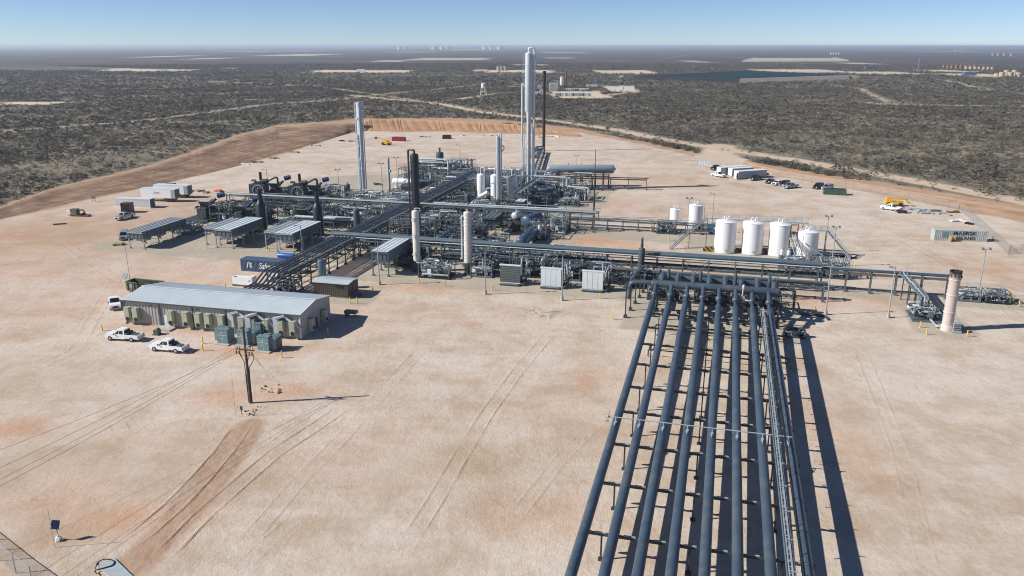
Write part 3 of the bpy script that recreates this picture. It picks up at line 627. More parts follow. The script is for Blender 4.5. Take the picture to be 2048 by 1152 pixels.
def skid(name, label, u, v, w, d, h, seed, pal='mix', frame=True, np_=10, vd=2, hd=1, vh=None, rmax=.2, cat='process skid', rail=False, group=None, box=1, rz=0., fm='steel', small=24):
    R = random.Random(seed); t = thing(name, label, cat, u, v, 0, rz, group); P = PALS[pal]; np_ = int(np_*1.7); small = int(small*2.2)
    b = MB()
    for x in (-w/2, 0, w/2): b.bar((x, -d/2, .22), (x, d/2, .22), .2, .3)
    for y in (-d/2, d/2): b.bar((-w/2-.09, y, .22), (w/2+.09, y, .22), .2, .3)
    b.box((0, 0, .30), (w-.25, d-.25, .05)); b.build('skid_base', R.choice(['steel','dsteel','black']), t)
    if frame:
        b = MB(); nx = max(1, round(w/3.6)); ny = max(1, round(d/3.6)); lv = [h] if h < 3.2 else [h*.5, h]
        for i in range(nx+1):
            for j in range(ny+1):
                b.bar((-w/2+w*i/nx, -d/2+d*j/ny, .3), (-w/2+w*i/nx, -d/2+d*j/ny, h), .16)
        for z in lv:
            for i in range(nx+1): b.bar((-w/2+w*i/nx, -d/2, z), (-w/2+w*i/nx, d/2, z), .14)
            for j in range(ny+1): b.bar((-w/2, -d/2+d*j/ny, z), (w/2, -d/2+d*j/ny, z), .14)
        b.build('frame', fm, t)
    for k in range(vd):
        r = R.uniform(.3, .62); x = R.uniform(-w/2+r, w/2-r); y = R.uniform(-d/2+r, d/2-r); zz = (vh or h)*R.uniform(.75, 1.12)
        MB().lathe((x, y, 0), (0,0,1), [(.3, r*.9), (.8, r*.9)]+shell_v(.8, zz, r)[0:], 14).build('pressure_vessel', R.choice(P), t)
    for k in range(hd):
        r = R.uniform(.35, .6); L = min(w*.8, R.uniform(2.5, 6)); x = R.uniform(-(w-L)/2, (w-L)/2)*.8; y = R.uniform(-d/2+r, d/2-r); z = R.choice([1.2, h*.5+r+.1, h*.45]); z = max(z, r+.5)
        pr = [(-L/2-a, q) for a, q in reversed(dome(r))]+[(L/2+a, q) for a, q in dome(r)]
        b = MB().lathe((x, y, z), (1,0,0), pr, 14, False, False)
        for s in (-.3, .3): b.box((x+L*s, y, (z-r*.6+.3)/2), (.25, r*1.3, z-r*.6-.3))
        b.build('exchanger', R.choice(P), t)
    for k in range(np_):
        r = R.choice([.06, .08, .1, .13, .16, rmax]); x, y, z = R.uniform(-w/2, w/2), R.uniform(-d/2, d/2), R.choice([.7, 1.2, h*.5, h*.8, h+.15]); pts = [(x, y, z)]; ax = R.randrange(3)
        for s in range(R.randint(3, 5)):
            ax = R.choice([a for a in (0, 1, 2) if a != ax])
            if ax == 0: x = R.uniform(-w/2, w/2)
            elif ax == 1: y = R.uniform(-d/2, d/2)
            else: z = R.choice([.5, .9, 1.6, h*.5, h*.75, h+.2])
            pts.append((x, y, z))
        pipe(t, pts, r, R.choice(P), n=7)
    for k in range(max(1, np_//4)): valve(t, R.uniform(-w/2+.4, w/2-.4), R.uniform(-d/2, d/2), R.uniform(.6, h*.8), R.uniform(.1, .2), R.choice(['dsteel','steel','green']))
    # small bore tubing, conduit, brackets and instruments
    b = MB()
    for k in range(small):
        x, y, z = R.uniform(-w/2, w/2), R.uniform(-d/2, d/2), R.uniform(.4, h); ax = R.randrange(3); L = R.uniform(.6, 2.6); q = [x, y, z]; q[ax] += L*(1 if R.random() < .5 else -1); q[2] = max(.3, min(h*1.1, q[2])); q[0] = max(-w/2, min(w/2, q[0])); q[1] = max(-d/2, min(d/2, q[1]))
        b.bar((x, y, z), q, R.choice([.05, .07, .1]))
        if R.random() < .4: b.box(q, (.28, .2, .34))
    b.build('conduit', R.choice(['galv','steel','alud']), t)
    for k in range(box):
        x, y = R.uniform(-w/2+.5, w/2-.5), -d/2+.1; MB().box((x, y, 1.5), (.8, .3, .95)).bar((x-.3, y+.1, .3), (x-.3, y+.1, 1.6), .06).bar((x+.3, y+.1, .3), (x+.3, y+.1, 1.6), .06).build('junction_box', R.choice(['galv','steel','panel']), t)
    if rail: rail_mb([(-w/2, -d/2, h), (w/2, -d/2, h), (w/2, d/2, h), (-w/2, d/2, h), (-w/2, -d/2, h)]).build('handrail', 'galv', t)
    return t
# ------------------------------------------------------------------ finger pipes in the foreground
NF = 8; FU = [-9.8+2.715*i for i in range(NF)]
def fz(v): return 4.55-(129-v)*.0156
sc = thing('slug_catcher', 'array of eight long blue grey finger pipes joined to two cross headers in the foreground', 'slug catcher', 0, 80)
V0 = -80  # local y of everything below is v-80
for i, u in enumerate(FU):
    v1 = 130.4
    if i == 7:
        P = [(u+(.0 if True else 0)+0.55*math.sin(PI*(128-vv)/150.)*.55, vv+V0, fz(vv)) for vv in np.linspace(130.4, 24, 27)]
        f = MB().tube(P, .52, 20, 0)
    else: f = MB().tube([(u, v1+V0, fz(v1)), (u, 24+V0, fz(24))], .5, 22, 0)
    fo = f.build('finger_pipe', 'pipe', sc)
    for vv in (np.arange(51.6, 127, 5.2) if i == 7 else (43, 55.5+.3*(i%3), 67.5-.4*(i%2), 79.5, 92+.5*(i%2), 104, 116.4)):
        dx = .3*math.sin(PI*(128-vv)/150.) if i == 7 else 0; b = MB()
        b.lathe((u+dx, vv+V0, fz(vv)), (0, 1, 0), [(-.03, .5), (-.03, .545 if i == 7 else .512), (.03, .545 if i == 7 else .512), (.03, .5)], 20, False, False).build('weld_band', 'dsteel' if i == 7 else 'pipe', fo)
    # reducer, small neck, elbow ball and riser up into the front header
    MB().lathe((u, 128+V0, fz(128)+.75), (0, 1, 0), [(0, .52), (.5, .36), (.9, .30), (2.6, .28)], 18).build('reducer', 'pipe', sc)
    MB().sphere((u, 131.4+V0, 5.55), .62, 16, 9).build('end_cap', 'pipe', sc)
    MB().tube([(u, 131.4+V0, 5.6), (u, 132.6+V0, 6.1), (u, 134.2+V0, 6.4)], .36, 14).build('riser', 'pipe', sc)
    # drop leg under the end cap and the arch between the two headers
    MB().tube([(u, 131.4+V0, 5.2), (u, 131.4+V0, 2.2), (u, 138+V0, 1.6)], .2, 10).build('drop_leg', 'pipe', sc)
    MB().tube([(u+.9, 135.1+V0, 6.75), (u+.9, 136.6+V0, 7.5), (u+.9, 138.5+V0, 7.4), (u+.9, 140.6+V0, 6.4)], .46, 14, 1.0).build('crossover', 'pipe', sc)
for (v, z, r, a, c) in ((135.0, 6.45, .66, -10.9, 11.3), (141.2, 5.9, .62, -9.9, 11.3)):
    pr = [(0, r*.2), (.12, r*.7), (.3, r*.95), (.45, r), (c-a-.45, r), (c-a-.3, r*.95), (c-a-.12, r*.7), (c-a, r*.2)]
    h = MB().lathe((a, v+V0, z), (1, 0, 0), pr, 24).build('header_pipe', 'pipe', sc)
    for q in (-4, 3): MB().lathe((q, v+V0, z), (1,0,0), [(-.04, r), (-.04, r*1.02), (.04, r*1.02), (.04, r)], 24, False, False).build('weld_band', 'pipe', h)
UPP = ('reducer','end_cap','riser','drop_leg','crossover','header_pipe','vent_stub','inlet_pipe','outlet_pipe')
for u in (-7.9, -2.3, 3.6, 9.3): MB().lathe((u, 136.7+V0, 6.0), (0,0,1), [(0,.30), (.9,.30), (.9,.42), (1.05,.42), (1.05,.3), (2.6,.29), (2.75,.18), (2.8,.05)], 14).build('vent_stub', 'pipe', sc)
MB().tube([(-10.5, 134.8+V0, 6.6), (-14.4, 134.6+V0, 6.5), (-14.6, 134.5+V0, 3.4)], .34, 14, .8).build('inlet_pipe', 'pipe', sc)
MB().tube([(-14.4, 134.6+V0, 6.4), (-14.2, 141+V0, 6.2), (-13.6, 150+V0, 5.2)], .34, 12, .8).build('inlet_pipe', 'pipe', sc)
for u in (-10, -4.6, .8, 6.1, 11): MB().bar((u, 136+V0, 0), (u, 136+V0, 4.9), .25).bar((u, 143+V0, 0), (u, 143+V0, 4.5), .25).bar((u, 136.2+V0, 4.8), (u, 144.5+V0, 4.4), .25).box((u, 136+V0, .2), (.7,.7,.4)).box((u, 143+V0, .2), (.7,.7,.4)).build('header_stand', 'dsteel', sc)
for u in (-8, -2.6, 2.8, 8.1): MB().tube([(u, 141.2+V0, 5.6), (u, 141.2+V0, 2.4), (u, 147+V0, 2.2), (u, 150+V0, 2.2)], .24, 10).build('outlet_pipe', 'pipe', sc)
for o in sc.children:
    if o.name.split('.')[0] in UPP: o.location = (0, 2.5, -.75)
for k, v in enumerate((37.5, 46.5, 55.2, 63.9, 72.7, 81.1, 89.4, 96.8, 104.6, 112.4, 119.6, 126.4)):
    nm = ['nearest the camera, below the frame edge']
    lab = {0: 'dark steel cross beam under the finger pipes at the very bottom edge', 1: 'dark steel cross beam second from the bottom under the finger pipes', 2: 'dark steel cross beam third from the bottom under the finger pipes', 3: 'dark steel cross beam fourth from the bottom under the finger pipes',
           4: 'dark steel cross beam under the finger pipes, one before the thin vent bar', 5: 'dark steel cross beam under the finger pipes right below the thin vent bar', 6: 'dark steel cross beam under the finger pipes just beyond the thin vent bar', 7: 'dark steel cross beam second beyond the vent bar under the finger pipes',
           8: 'dark steel cross beam fifth from the headers under the finger pipes', 9: 'dark steel cross beam fourth from the headers under the finger pipes', 10: 'dark steel cross beam next before the reducers of the finger pipes', 11: 'dark steel cross beam right under the finger pipe reducers'}[k]
    t = thing('pipe_support', lab, 'pipe support', 0, v, 0, group='cross beams carrying the finger pipes'); z = fz(v)-.62
    MB().bar((-10.3, 0, z-.14), (10.3, 0, z-.14), .22, .26).build('beam', 'dsteel', t)
    for u in (-8.3, -.3, 7.6): MB().bar((u, 0, 0), (u, 0, z-.25), .16).box((u, 0, .1), (.5, .5, .2)).build('post', 'dsteel', t)
    b = MB()
    for u in FU: b.box((u+(0 if u < -9 else -1.34), 0, z+.03), (1.1, .16, .10)); b.box((u, 0, z+.05), (.5, .34, .12))
    b.build('pipe_shoe', 'galv', t)
t = thing('vent_line', 'thin pale pipe laid across all the finger pipes near the middle', 'vent pipe', 0, 84.2, -1.08)
MB().tube([(-10.6, 0, 5.95), (9.6, 0, 5.95)], .07, 8).build('pipe', 'galv', t)
for u in FU: MB().bar((u, 0, fz(84)+1.5), (u, 0, 6.0), .09).bar((u, 0, 5.9), (u, -1.3, fz(82.9)+1.6), .06).box((u, -.5, fz(83.7)+1.64), (.3, .9, .08)).build('bracket', 'galv', t)
MB().sphere((-10.7, 0, 5.95), .2, 8, 5).bar((-10.7, 0, 5.95), (-10.5, 0, 6.9), .08).box((-10.8, 0, 5.4), (.3, .3, .3)).build('valve', 'galv', t)
t = thing('cable_tray', 'narrow raised cable tray and handrail running between the two right hand finger pipes', 'cable tray', 7.9, 80, -.95)
b = MB()
for y in np.arange(-44, 46, 4.5): b.bar((0, y, fz(80+y)+1.1), (0, y, 7.1-(46-y)*.010), .09); b.bar((-.25, y, 6.6), (.35, y, 6.6), .08)
b.build('post', 'galv', t)
for x, z in ((-.15, 6.3), (.15, 6.3), (.0, 7.05)): MB().bar((x, -46, z-1.0), (x, 47, z), .13, .10).build('rail', 'galv', t)
MB().tube([(-.3, -46, 5.3), (-.3, 47, 6.35)], .09, 8).build('conduit', 'steel', t); MB().tube([(.35, -46, 5.2), (.35, 47, 6.25)], .07, 8).build('conduit', 'steel', t)
b = MB()
for y in np.arange(-46, 46, .9): b.bar((-.15, y, 5.8+(y+46)*.0045), (.15, y, 5.8+(y+46)*.0045), .05)
b.build('rung', 'galv', t)
t = thing('vent_pipe', 'white bent drain pipe in front of the cross header at its right part', 'vent pipe', 5.6, 135.7, -.75)
MB().tube([(-.6, 0, 7.8), (-.75, 0, 5.2), (1.9, -1.0, 5.2), (2.1, -3, 4.2)], .13, 8).lathe((-.6, 0, 7.1), (0,0,1), [(0,.12), (.1,.24), (.6,.24), (.75,.1)], 8).build('pipe', 'alu', t)
# valve and meter skids around and below the headers
skid('manifold_skid', 'dark pipe and valve manifold beneath the left end of the cross headers', -8.5, 147.5, 7, 4, 2.6, 11, 'dark', True, 10, 0, 1)
skid('manifold_skid', 'dark pipe manifold beneath the middle of the cross headers', 0.2, 147.3, 7, 4, 2.4, 12, 'dark', True, 10, 0, 1)
skid('manifold_skid', 'dark pipe manifold beneath the right end of the cross headers', 8.6, 147.5, 7, 4, 2.6, 13, 'dark', True, 10, 0, 1)
for k, (a, z, r) in enumerate(((119.0, 1.0, .12), (116.5, 1.2, .10), (129.4, .8, .16))):
    one(MB().tube([(-9, 0, .1), (-9, 0, z), (12, 0, z*.8), (12, 0, .1)], r, 8), 'ground_pipe', 'dsteel', ['thin ground pipe crossing under the finger pipes before the reducers', 'thin ground pipe crossing farthest from the reducers', 'thicker ground pipe crossing right beneath the reducers'][k], 'pipe', 0, a)
one(MB().tube([(0,0,5.2), (3.5,0,5.2), (3.5,0,.9), (9,0,.9), (9.3,-2,.9)], .22, 10), 'drain_pipe', 'dsteel', 'dark hooked drain pipe leaving the right end of the far header', 'pipe', 10.6, 143.5, -.7)
skid('valve_skid', 'small dark valve skid on the ground right of the finger pipes, near the headers', 13.5, 131.5, 3.4, 1.2, 1.2, 16, 'dark', False, 5, 0, 0, box=0)
# dark vertical separator left of the headers
column('separator', 'dark vertical separator with slim domed neck behind the left end of the headers', -14.6, 158.4, 6.9, .66, 'green', 2.2, stub=False, over=None)
sp = [o for o in COL.objects if o.name.startswith('separator')][0]
MB().lathe((0,0,6.8), (0,0,1), [(0,.24), (.5,.24), (.5,.36), (.62,.36), (.62,.28), (1.9,.24), (2.2,.12), (2.3,.02)], 12).build('neck', 'green', sp)
skid('separator_skid', 'dense dark pipework cluster at the foot of the dark vertical separator', -13.2, 154.5, 5.5, 4.5, 3.6, 17, 'dark', True, 16, 1, 1)
for k, (u, v) in enumerate(((-14.7, 134.1), (-14.3, 138.4), (-13.9, 142.6), (-13.5, 146.4), (-13.2, 150), (-9.6, 139.2))):
    t = one(MB().bar((0,0,0), (0,0,5.6-.25*k), .2).box((0,0,.25), (.6,.6,.5)).bar((-.6,0,5.5-.25*k), (.6,0,5.5-.25*k), .2), 'pipe_stand', 'dsteel', ['steel pipe stand nearest the camera left of the headers', 'second steel pipe stand in the row left of the headers', 'third steel pipe stand in the row left of the headers', 'fourth steel pipe stand in the row left of the headers', 'farthest steel pipe stand in the row left of the headers', 'lone steel stand close to the left end of the headers'][k], 'pipe stand', u, v, group='stands left of the headers')
# ------------------------------------------------------------------ pipe racks
rack('pipe_rack', 'long elevated cross rack carrying two fat blue grey pipes behind the radiators and headers', -84, 160.5, 103.5, 0, 2.2, 4.6, 5.2,
     [(-.55, .36, .25, 'vess'), (.55, .36, .25, 'vess'), (-1.1, .10, .1, 'alu'), (1.15, .12, .1, 'galv'), (0, .14, -1.9, 'steel'), (-.7, .18, -2.1, 'steel'), (.7, .22, -1.9, 'dsteel', 50, 103), (.2, .10, -3.3, 'galv', 18, 100)], levels=(2.6,))
rack('pipe_rack', 'low pipe rack of thinner dark lines just behind the cross headers', -22, 153.2, 42, 0, 1.6, 3.2, 5.2, [(-.5, .2, 0, 'dsteel'), (.1, .26, 0, 'steel'), (.6, .14, 0, 'dsteel'), (.3, .12, -1.6, 'steel')], m='steel')
rack('pipe_rack', 'single post rack carrying the grey lines out to the flare', 20.4, 161.0, 22.5, 0, 1.0, 4.0, 4.1, [(-.35, .24, .1, 'pipe'), (.35, .24, .1, 'pipe'), (0, .1, .5, 'galv')], brace=False, post=.2)
rack('pipe_rack', 'diagonal rack of six dark parallel pipes running away from the long building', -81, 131, 131, PI/2, 5.0, 4.6, 3.85,
     [(2.2, .1, .15, 'alud'), (-2.5, .12, .2, 'galv'), (1.2, .2, -2.2, 'dsteel'), (.2, .2, -2.2, 'steel'), (-.9, .16, -2.2, 'alud')], m='dsteel', levels=(2.4,), post=.2)
rack('pipe_rack', 'pale cable tray rack crossing the plant in front of the white towers', -138, 200, 107, 0, 1.5, 5.0, 6.2, [(-.6, .09, .0, 'galv'), (-.1, .13, .0, 'alud'), (.5, .15, .0, 'steel'), (.2, .12, -2., 'galv')], levels=(2.8,), post=.18)
trk_ = rack('pipe_rack', 'second thinner line rack just behind the pale cable tray rack', -76, 205.6, 36, 0, 1.4, 4.2, 5.2, [(-.4, .16, 0, 'alu'), (.2, .16, 0, 'alud'), (.6, .1, 0, 'steel')], levels=(2.2,))
rack('pipe_rack', 'waist high rack of thin lines running right towards the small white tanks', -40, 204.0, 40, 0, .9, 2.6, 4.2, [(-.3, .14, 0, 'steel'), (.25, .12, 0, 'galv'), (0, .08, .6, 'galv')], brace=False, levels=(1.0,), post=.16)
rack('pipe_rack', 'upper railed line on slim posts left of the tall lightning mast', -56, 214.5, 24, 0, .9, 2.4, 4.4, [(-.3, .12, 0, 'galv'), (.3, .1, .7, 'galv')], brace=False, post=.14)
rack('pipe_rack', 'far lattice rack between the diagonal rack and the tall white column', -78, 261, 36, 0, 3, 5.6, 5, [(-1.2, .18, 0, 'alu'), (-.5, .14, 0, 'alud'), (.3, .2, 0, 'steel'), (1.1, .12, 0, 'galv')], levels=(3.,))
rack('pipe_rack', 'rack running away on the right side of the three white vessels', -57, 222, 40, PI/2, 2.6, 5.2, 5, [(-.9, .18, 0, 'alu'), (-.3, .14, 0, 'alud'), (.4, .2, 0, 'steel'), (1, .12, 0, 'galv')], levels=(2.8,))
rack('pipe_rack', 'grey lattice rack below the right end of the long horizontal vessel', -54, 264.5, 30, math.radians(5), 1.2, 3.6, 5.5, [(-.3, .18, 0, 'rust'), (.3, .14, 0, 'steel')], brace=False)
rack('pipe_rack', 'low pipe sleepers leading to the foot of the black stack', -67, 286, 66, math.radians(100), 1.6, 1.6, 6, [(-.5, .22, 0, 'alud'), (.1, .16, 0, 'steel'), (.6, .2, 0, 'dsteel')], brace=False, post=.16)
rack('pipe_rack', 'short rack joining the compressors to the diagonal rack', -108, 182, 26, 0, 1.6, 3.2, 4.5, [(-.45, .42, .1, 'alud', 2, 22), (.5, .2, 0, 'steel')], levels=(1.6,))
dr_ = [o for o in COL.objects if o.name.startswith('pipe_rack') and o['label'].startswith('diagonal')][0]
for k in range(6):
    y = -(-2.3+.9*k)
    MB().tube([(-14.5, y-.3, 3.6), (-5.2, y-.3, 3.6), (-1.2, y, 4.95), (131.6, y, 4.95)], .17, 10, .4).build('pipe', 'dpipe', dr_)
for x in (-13, -9.6, -6.2): MB().bar((x,-2.6,0),(x,-2.6,3.3),.2).bar((x,2.4,0),(x,2.4,3.3),.2).bar((x,-2.9,3.3),(x,2.7,3.3),.2).build('bent', 'dsteel', dr_)
# sloping flare lines
t = thing('sloping_pipes', 'grey pipes sloping down from the flare rack to the skid left of the flare', 'pipe', 34.8, 160.4)
for k, dx in enumerate((-.5, .1, .7)): MB().tube([(dx, .3, 4.7), (dx, -.8, 4.5), (dx+1.6, -10.8, 3.3), (dx+1.6, -11.4, 3.0), (dx+1.6, -11.4, .7)], (.22, .14, .2)[k], 10).build('pipe', ('vess', 'galv', 'vess')[k], t)
for y, x, z in ((-2.5, .5, 4.0), (-5.4, 1.0, 3.7), (-8.4, 1.5, 3.4), (-11, 1.9, 3.1)): MB().bar((x-.8, y, 0), (x-.8, y, z), .16).bar((x+.6, y, 0), (x+.6, y, z), .16).bar((x-.9, y, z), (x+.7, y, z), .16).build('stand', 'dsteel', t)
skid('knockout_skid', 'grey valve and pipe skid directly left of the flare', 36.3, 147.6, 4.6, 5.5, 1.9, 31, 'mix', False, 14, 1, 1)
skid('meter_skid', 'left grey meter skid beyond the flare at the right edge', 46.3, 161.4, 4.4, 3.4, 1.9, 32, 'grey', True, 12, 0, 1, box=0)
skid('meter_skid', 'right grey meter skid beyond the flare at the right edge', 51.4, 161.2, 4.0, 3.2, 2.1, 33, 'mix', True, 12, 0, 1, box=0)
t = thing('flare', 'pale pink flare stack with a charred black top standing on the right', 'flare stack', 38.7, 141.6)
MB().lathe((0,0,0), (0,0,1), [(0,1.05), (.9,.95), (1.0,.86), (9.0,.86), (9.02,.93), (9.25,.93), (9.27,.88), (10.3,.90)], 24, True, False).lathe((0,0,10.3), (0,0,-1), [(0,.90), (0,.80), (1.8,.78)], 24, False, True).build('stack', 'flare', t)
for z in (3.2, 6.2, 8.9): MB().lathe((0,0,z), (0,0,1), [(0,.87), (0,.96), (.14,.96), (.14,.87)], 24, False, False).build('flange_ring', 'cream', t)
b = MB()
for k in range(10): a = 2*PI*k/10; b.bar((.9*math.cos(a), .9*math.sin(a), 9.4), (.93*math.cos(a), .93*math.sin(a), 10.45), .07)
b.lathe((0,0,10.25), (0,0,1), [(0,.9), (0,.97), (.12,.97), (.12,.9)], 24, False, False); b.box((.9,0,9.4), (.3,.2,.4)); b.build('windshield', 'charred', t)
MB().box((1.25,-.9,1.0), (1.1,.8,1.3)).box((1.25,-.9,.2), (1.4,1.1,.3)).build('burner_box', 'galv', t)
b = MB()
for k in range(4): b.box((1.25,-1.32,.55+.3*k), (1.12,.06,.1))
b.build('louvre', 'black', t)
pipe(t, [(.3,.95,9.2), (.3,1.25,9.2), (.3,1.25,.6), (.6,4,.6)], .09, 'galv'); pipe(t, [(1.2,.2,.6), (2.4,.4,.6), (2.4,3.8,.6)], .12, 'galv'); pipe(t, [(-.9,0,.5), (-1.6,.2,.5), (-1.8,4,.5)], .2, 'alud')
# ------------------------------------------------------------------ columns and towers
S_ = math.radians
PRF = [(2.2,.74), (19.5,.74), (24.2,.74), (26.6,1.22), (43.6,1.22)]+[(43.6+a, b) for a, b in dome(1.22,.45)[1:]]
tw = column('distillation_tower', 'tallest white process column, wider in its upper half, with an overhead pipe', -62, 255.7, 44.2, 1.22, 'silv', 2.2, 'silv', ladder=S_(200), plats=[(23.8, S_(-60), S_(120)), (42.2, S_(-30), S_(130))], over=(S_(5), .55, .36, 3, 'alu'), manways=[(8, S_(260)), (16, S_(240))], prof=PRF, bands=6)
pipe(tw, [(-1.2,.4,33.5), (-2.1,.4,34.6), (-2.3,.4,33.8), (-2.3,.4,2)], .30, 'alu', 'riser_pipe', 10); pipe(tw, [(.2,-1.3,25.5), (.3,-1.6,24), (.3,-1.6,3)], .26, 'alu', 'riser_pipe', 10); pipe(tw, [(1.5,-1.2,21), (1.7,-1.3,20), (1.7,-1.3,2)], .34, 'alud', 'riser_pipe', 10); pipe(tw, [(-1.0,-.9,14), (-1.4,-1.3,14.4), (-1.4,-1.3,3)], .24, 'alu', 'riser_pipe', 10)
lt = column('distillation_tower', 'slim white tower beside the two fan cooled compressors, left of the dark tower', -110.6, 232.3, 29.4, .82, 'silv', 1.6, 'alud', ladder=S_(170), plats=[(28.2, S_(-60), S_(200), .7)], manways=[(24.5, S_(250)), (16, S_(250)), (9, S_(280))], bands=5)
for x, y, r, z in ((-1.25,-.1,.16,29.8), (.45,-1.0,.24,28.4), (1.2,.1,.18,27), (-.6,-.95,.2,20)): pipe(lt, [(x*.6,y*.6,z-1), (x,y,z-.4), (x,y,z-1.2), (x,y,1.2)], r, 'alu', 'riser_pipe', 8)
MB().box((-1.5,-.2,18.6), (1.0,.7,.25)).box((.2,-1.1,11.8), (.6,.5,.6)).build('bracket', 'alu', lt)
t = thing('vent_stack', 'very tall thin black stack far behind the tallest white tower', 'stack', -79.8, 358.7)
MB().lathe((0,0,0), (0,0,1), [(0,1.0), (.4,1.0), (.4,.68), (34.3,.64), (34.4,.76), (35.4,.76)], 18, True, True).build('stack', 'black', t)
MB().box((-1.6,0,6), (1.4,1.2,.15)).build('platform', 'steel', t); rail_mb([(-2.2,-.6,6.1), (-1,-.6,6.1)]).build('handrail', 'steel', t); pipe(t, [(-.6,-.6,2), (-3,-2,2), (-3,-5,.6)], .35, 'dsteel')
dk = column('contactor_tower', 'tall near black contactor tower with a gooseneck pipe beside the diagonal rack', -65.3, 163.6, 23.6, .92, 'black', 2.0, 'black', stub=False, over=(S_(165), .75, .21, 6, 'black'), bands=3)
ladder_mb(-.9, -.7, 1, 23, S_(215), False).build('ladder', 'dsteel', dk)
c1 = column('absorber_column', 'cream lagged column with three round manways in front of the dark tower', -61.3, 153.0, 13.3, .76, 'cream', 2.4, 'dsteel', stub=True, manways=[(11.4, S_(262)), (7.9, S_(262)), (4.0, S_(262))])
pipe(c1, [(0,0,13.2), (0,0,13.7), (1.0,0,13.7), (1.1,0,12.9)], .08, 'alu')
c2 = column('absorber_column', 'plain cream ringed column right of the one with three manways', -50.1, 153.6, 13.5, .78, 'cream', 2.6, 'dsteel', stub=True, bands=14, manways=[(12.3, S_(200))])
pipe(c2, [(-.8,0,12.4), (-1.3,0,12.4), (-1.3,0,3.4), (-1.6,0,3.2)], .17, 'alu', 'riser_pipe'); ladder_mb(.8, -.1, .3, 13.2, 0, False).build('ladder', 'galv', c2); pipe(c2, [(-.4,-.5,2.6), (-2.2,-1.4,2.6), (-5,-1.4,2.6), (-5,-1.4,1.0)], .14, 'alu'); pipe(c1, [(.2,-.8,2.2), (2.6,-.8,2.2), (2.9,-.8,1.0), (4,-2,.8)], .15, 'alu')
t3 = column('slim_column', 'slim pale column rising in front of the three white vessels', -64.8, 229.0, 20.6, .64, 'alud', 1.6, 'steel', stub=True, ladder=None, bands=3, cat='column')
pipe(t3, [(.2,0,20.6), (.5,0,21.4), (1.0,0,21.2), (1.0,0,1.2)], .22, 'alu', 'riser_pipe'); pipe(t3, [(1.1,0,17.6), (1.7,0,17.9), (1.9,0,16.9), (1.1,0,16)], .14, 'steel'); ladder_mb(.5, -.5, 1, 20, S_(-45), False).build('ladder', 'alud', t3)
column('slim_column', 'thin white standpipe column right of the slim white tower', -101.2, 231.5, 12.6, .42, 'alud', 1., 'alud', stub=True, manways=[(8.5, S_(-20))], sides=14)
for k, (u, lab) in enumerate(((-71.6, 'left'), (-67.2, 'middle'), (-61.2, 'right'))):
    w3 = column('molecular_sieve_vessel', 'white lagged vertical vessel, %s of the three under the steel gantry' % lab, u, 233.5 if k < 2 else 231.5, 8.6, 1.25, 'white' if k < 2 else 'cream', 2.0, 'steel', stub=False, bands=0, group='three white sieve vessels', cat='vessel')
    pipe(w3, [(0,0,8.4), (0,0,10.4), (1.3,0,10.4), (1.3,-.4,9.2)], .22, 'alu', 'overhead_pipe'); pipe(w3, [(0,0,2.2), (0,-1.4,1.6), (2,-1.4,1.6)], .22, 'alu')
g = skid('gantry', 'pale steel gantry with pipes over the three white vessels', -66.8, 236.6, 15, 4, 9.6, 41, 'ins', True, 16, 0, 1, rail=True, fm='steel', cat='gantry', small=40)
t = thing('filter_drum', 'inclined white drum with stepped pipe in front of the white vessels', 'vessel', -68.6, 226.5)
MB().lathe((-1.7,0,2.4), (1,0,.55), [(-.5,.2), (-.3,.5), (0,.68), (3.4,.68), (3.6,.5), (3.8,.2)], 16).build('shell', 'alu', t); pipe(t, [(.6,0,3.9), (.9,0,5.4), (2.2,0,5.4), (2.2,0,7.0), (3.4,0,7.0), (3.4,0,2)], .2, 'alu'); MB().bar((-1,0,0),(-1,0,2.2),.25).bar((1,0,0),(1,0,3.2),.25).build('leg', 'steel', t)
column('surge_drum', 'squat dark grey vertical drum in front of the white vessels', -71.2, 219.0, 4.9, .95, 'green', 1.2, 'dsteel', cat='vessel')
column('exhaust_stack', 'black exhaust silencer stack behind the middle air cooler on the left', -113.9, 178.5, 9.0, 1.2, 'black', .8, 'black', stub=False, prof=[(.8,1.2), (7.2,1.2), (7.6,.95), (8.3,.62)], cat='stack')
column('exhaust_stack', 'black exhaust silencer stack behind the air cooler nearest the diagonal rack', -97.8, 178.5, 9.0, 1.2, 'black', .8, 'black', stub=False, prof=[(.8,1.2), (7.2,1.2), (7.6,.95), (8.3,.62)], cat='stack')
for o in [o for o in COL.objects if o.name.startswith('exhaust_stack')]:
    MB().lathe((0,0,8.28), (0,0,1), [(0,.62), (2.6,.52), (2.62,.6), (2.8,.6)], 14).build('outlet', 'black', o)
    b = MB()
    for k in range(8): b.lathe((1.3, .2, 1.2+.7*k), (0,0,1), [(0,.16), (.5,.16)], 8)
    b.build('bellows', 'alu', o)
column('scrubber', 'grey green vertical scrubber at the left edge of the diagonal rack', -88.4, 181.0, 6.9, .82, 'green', 1.0, 'green', cat='vessel', ladder=None, manways=[(3, S_(190))])
column('scrubber', 'blue grey vertical drum behind the small dark building', -74.6, 136.2, 6.1, .78, 'vess', 1.4, 'dsteel', cat='vessel', plats=())
column('scrubber', 'stubby blue grey vessel left of the slim white tower', -113.8, 227.8, 4.6, .85, 'vess', 1.0, 'steel', cat='vessel')
t = thing('lightning_mast', 'tall thin dark mast standing alone right of the process area', 'mast', -33.6, 215.9)
MB().lathe((0,0,0), (0,0,1), [(0,.45), (.3,.45), (.3,.3), (6,.26), (6.02,.2), (13,.16), (13.02,.11), (19.3,.07)], 12).build('pole', 'dsteel', t); MB().box((0,0,1.6), (.6,.5,.8)).build('base_plate', 'dsteel', t)
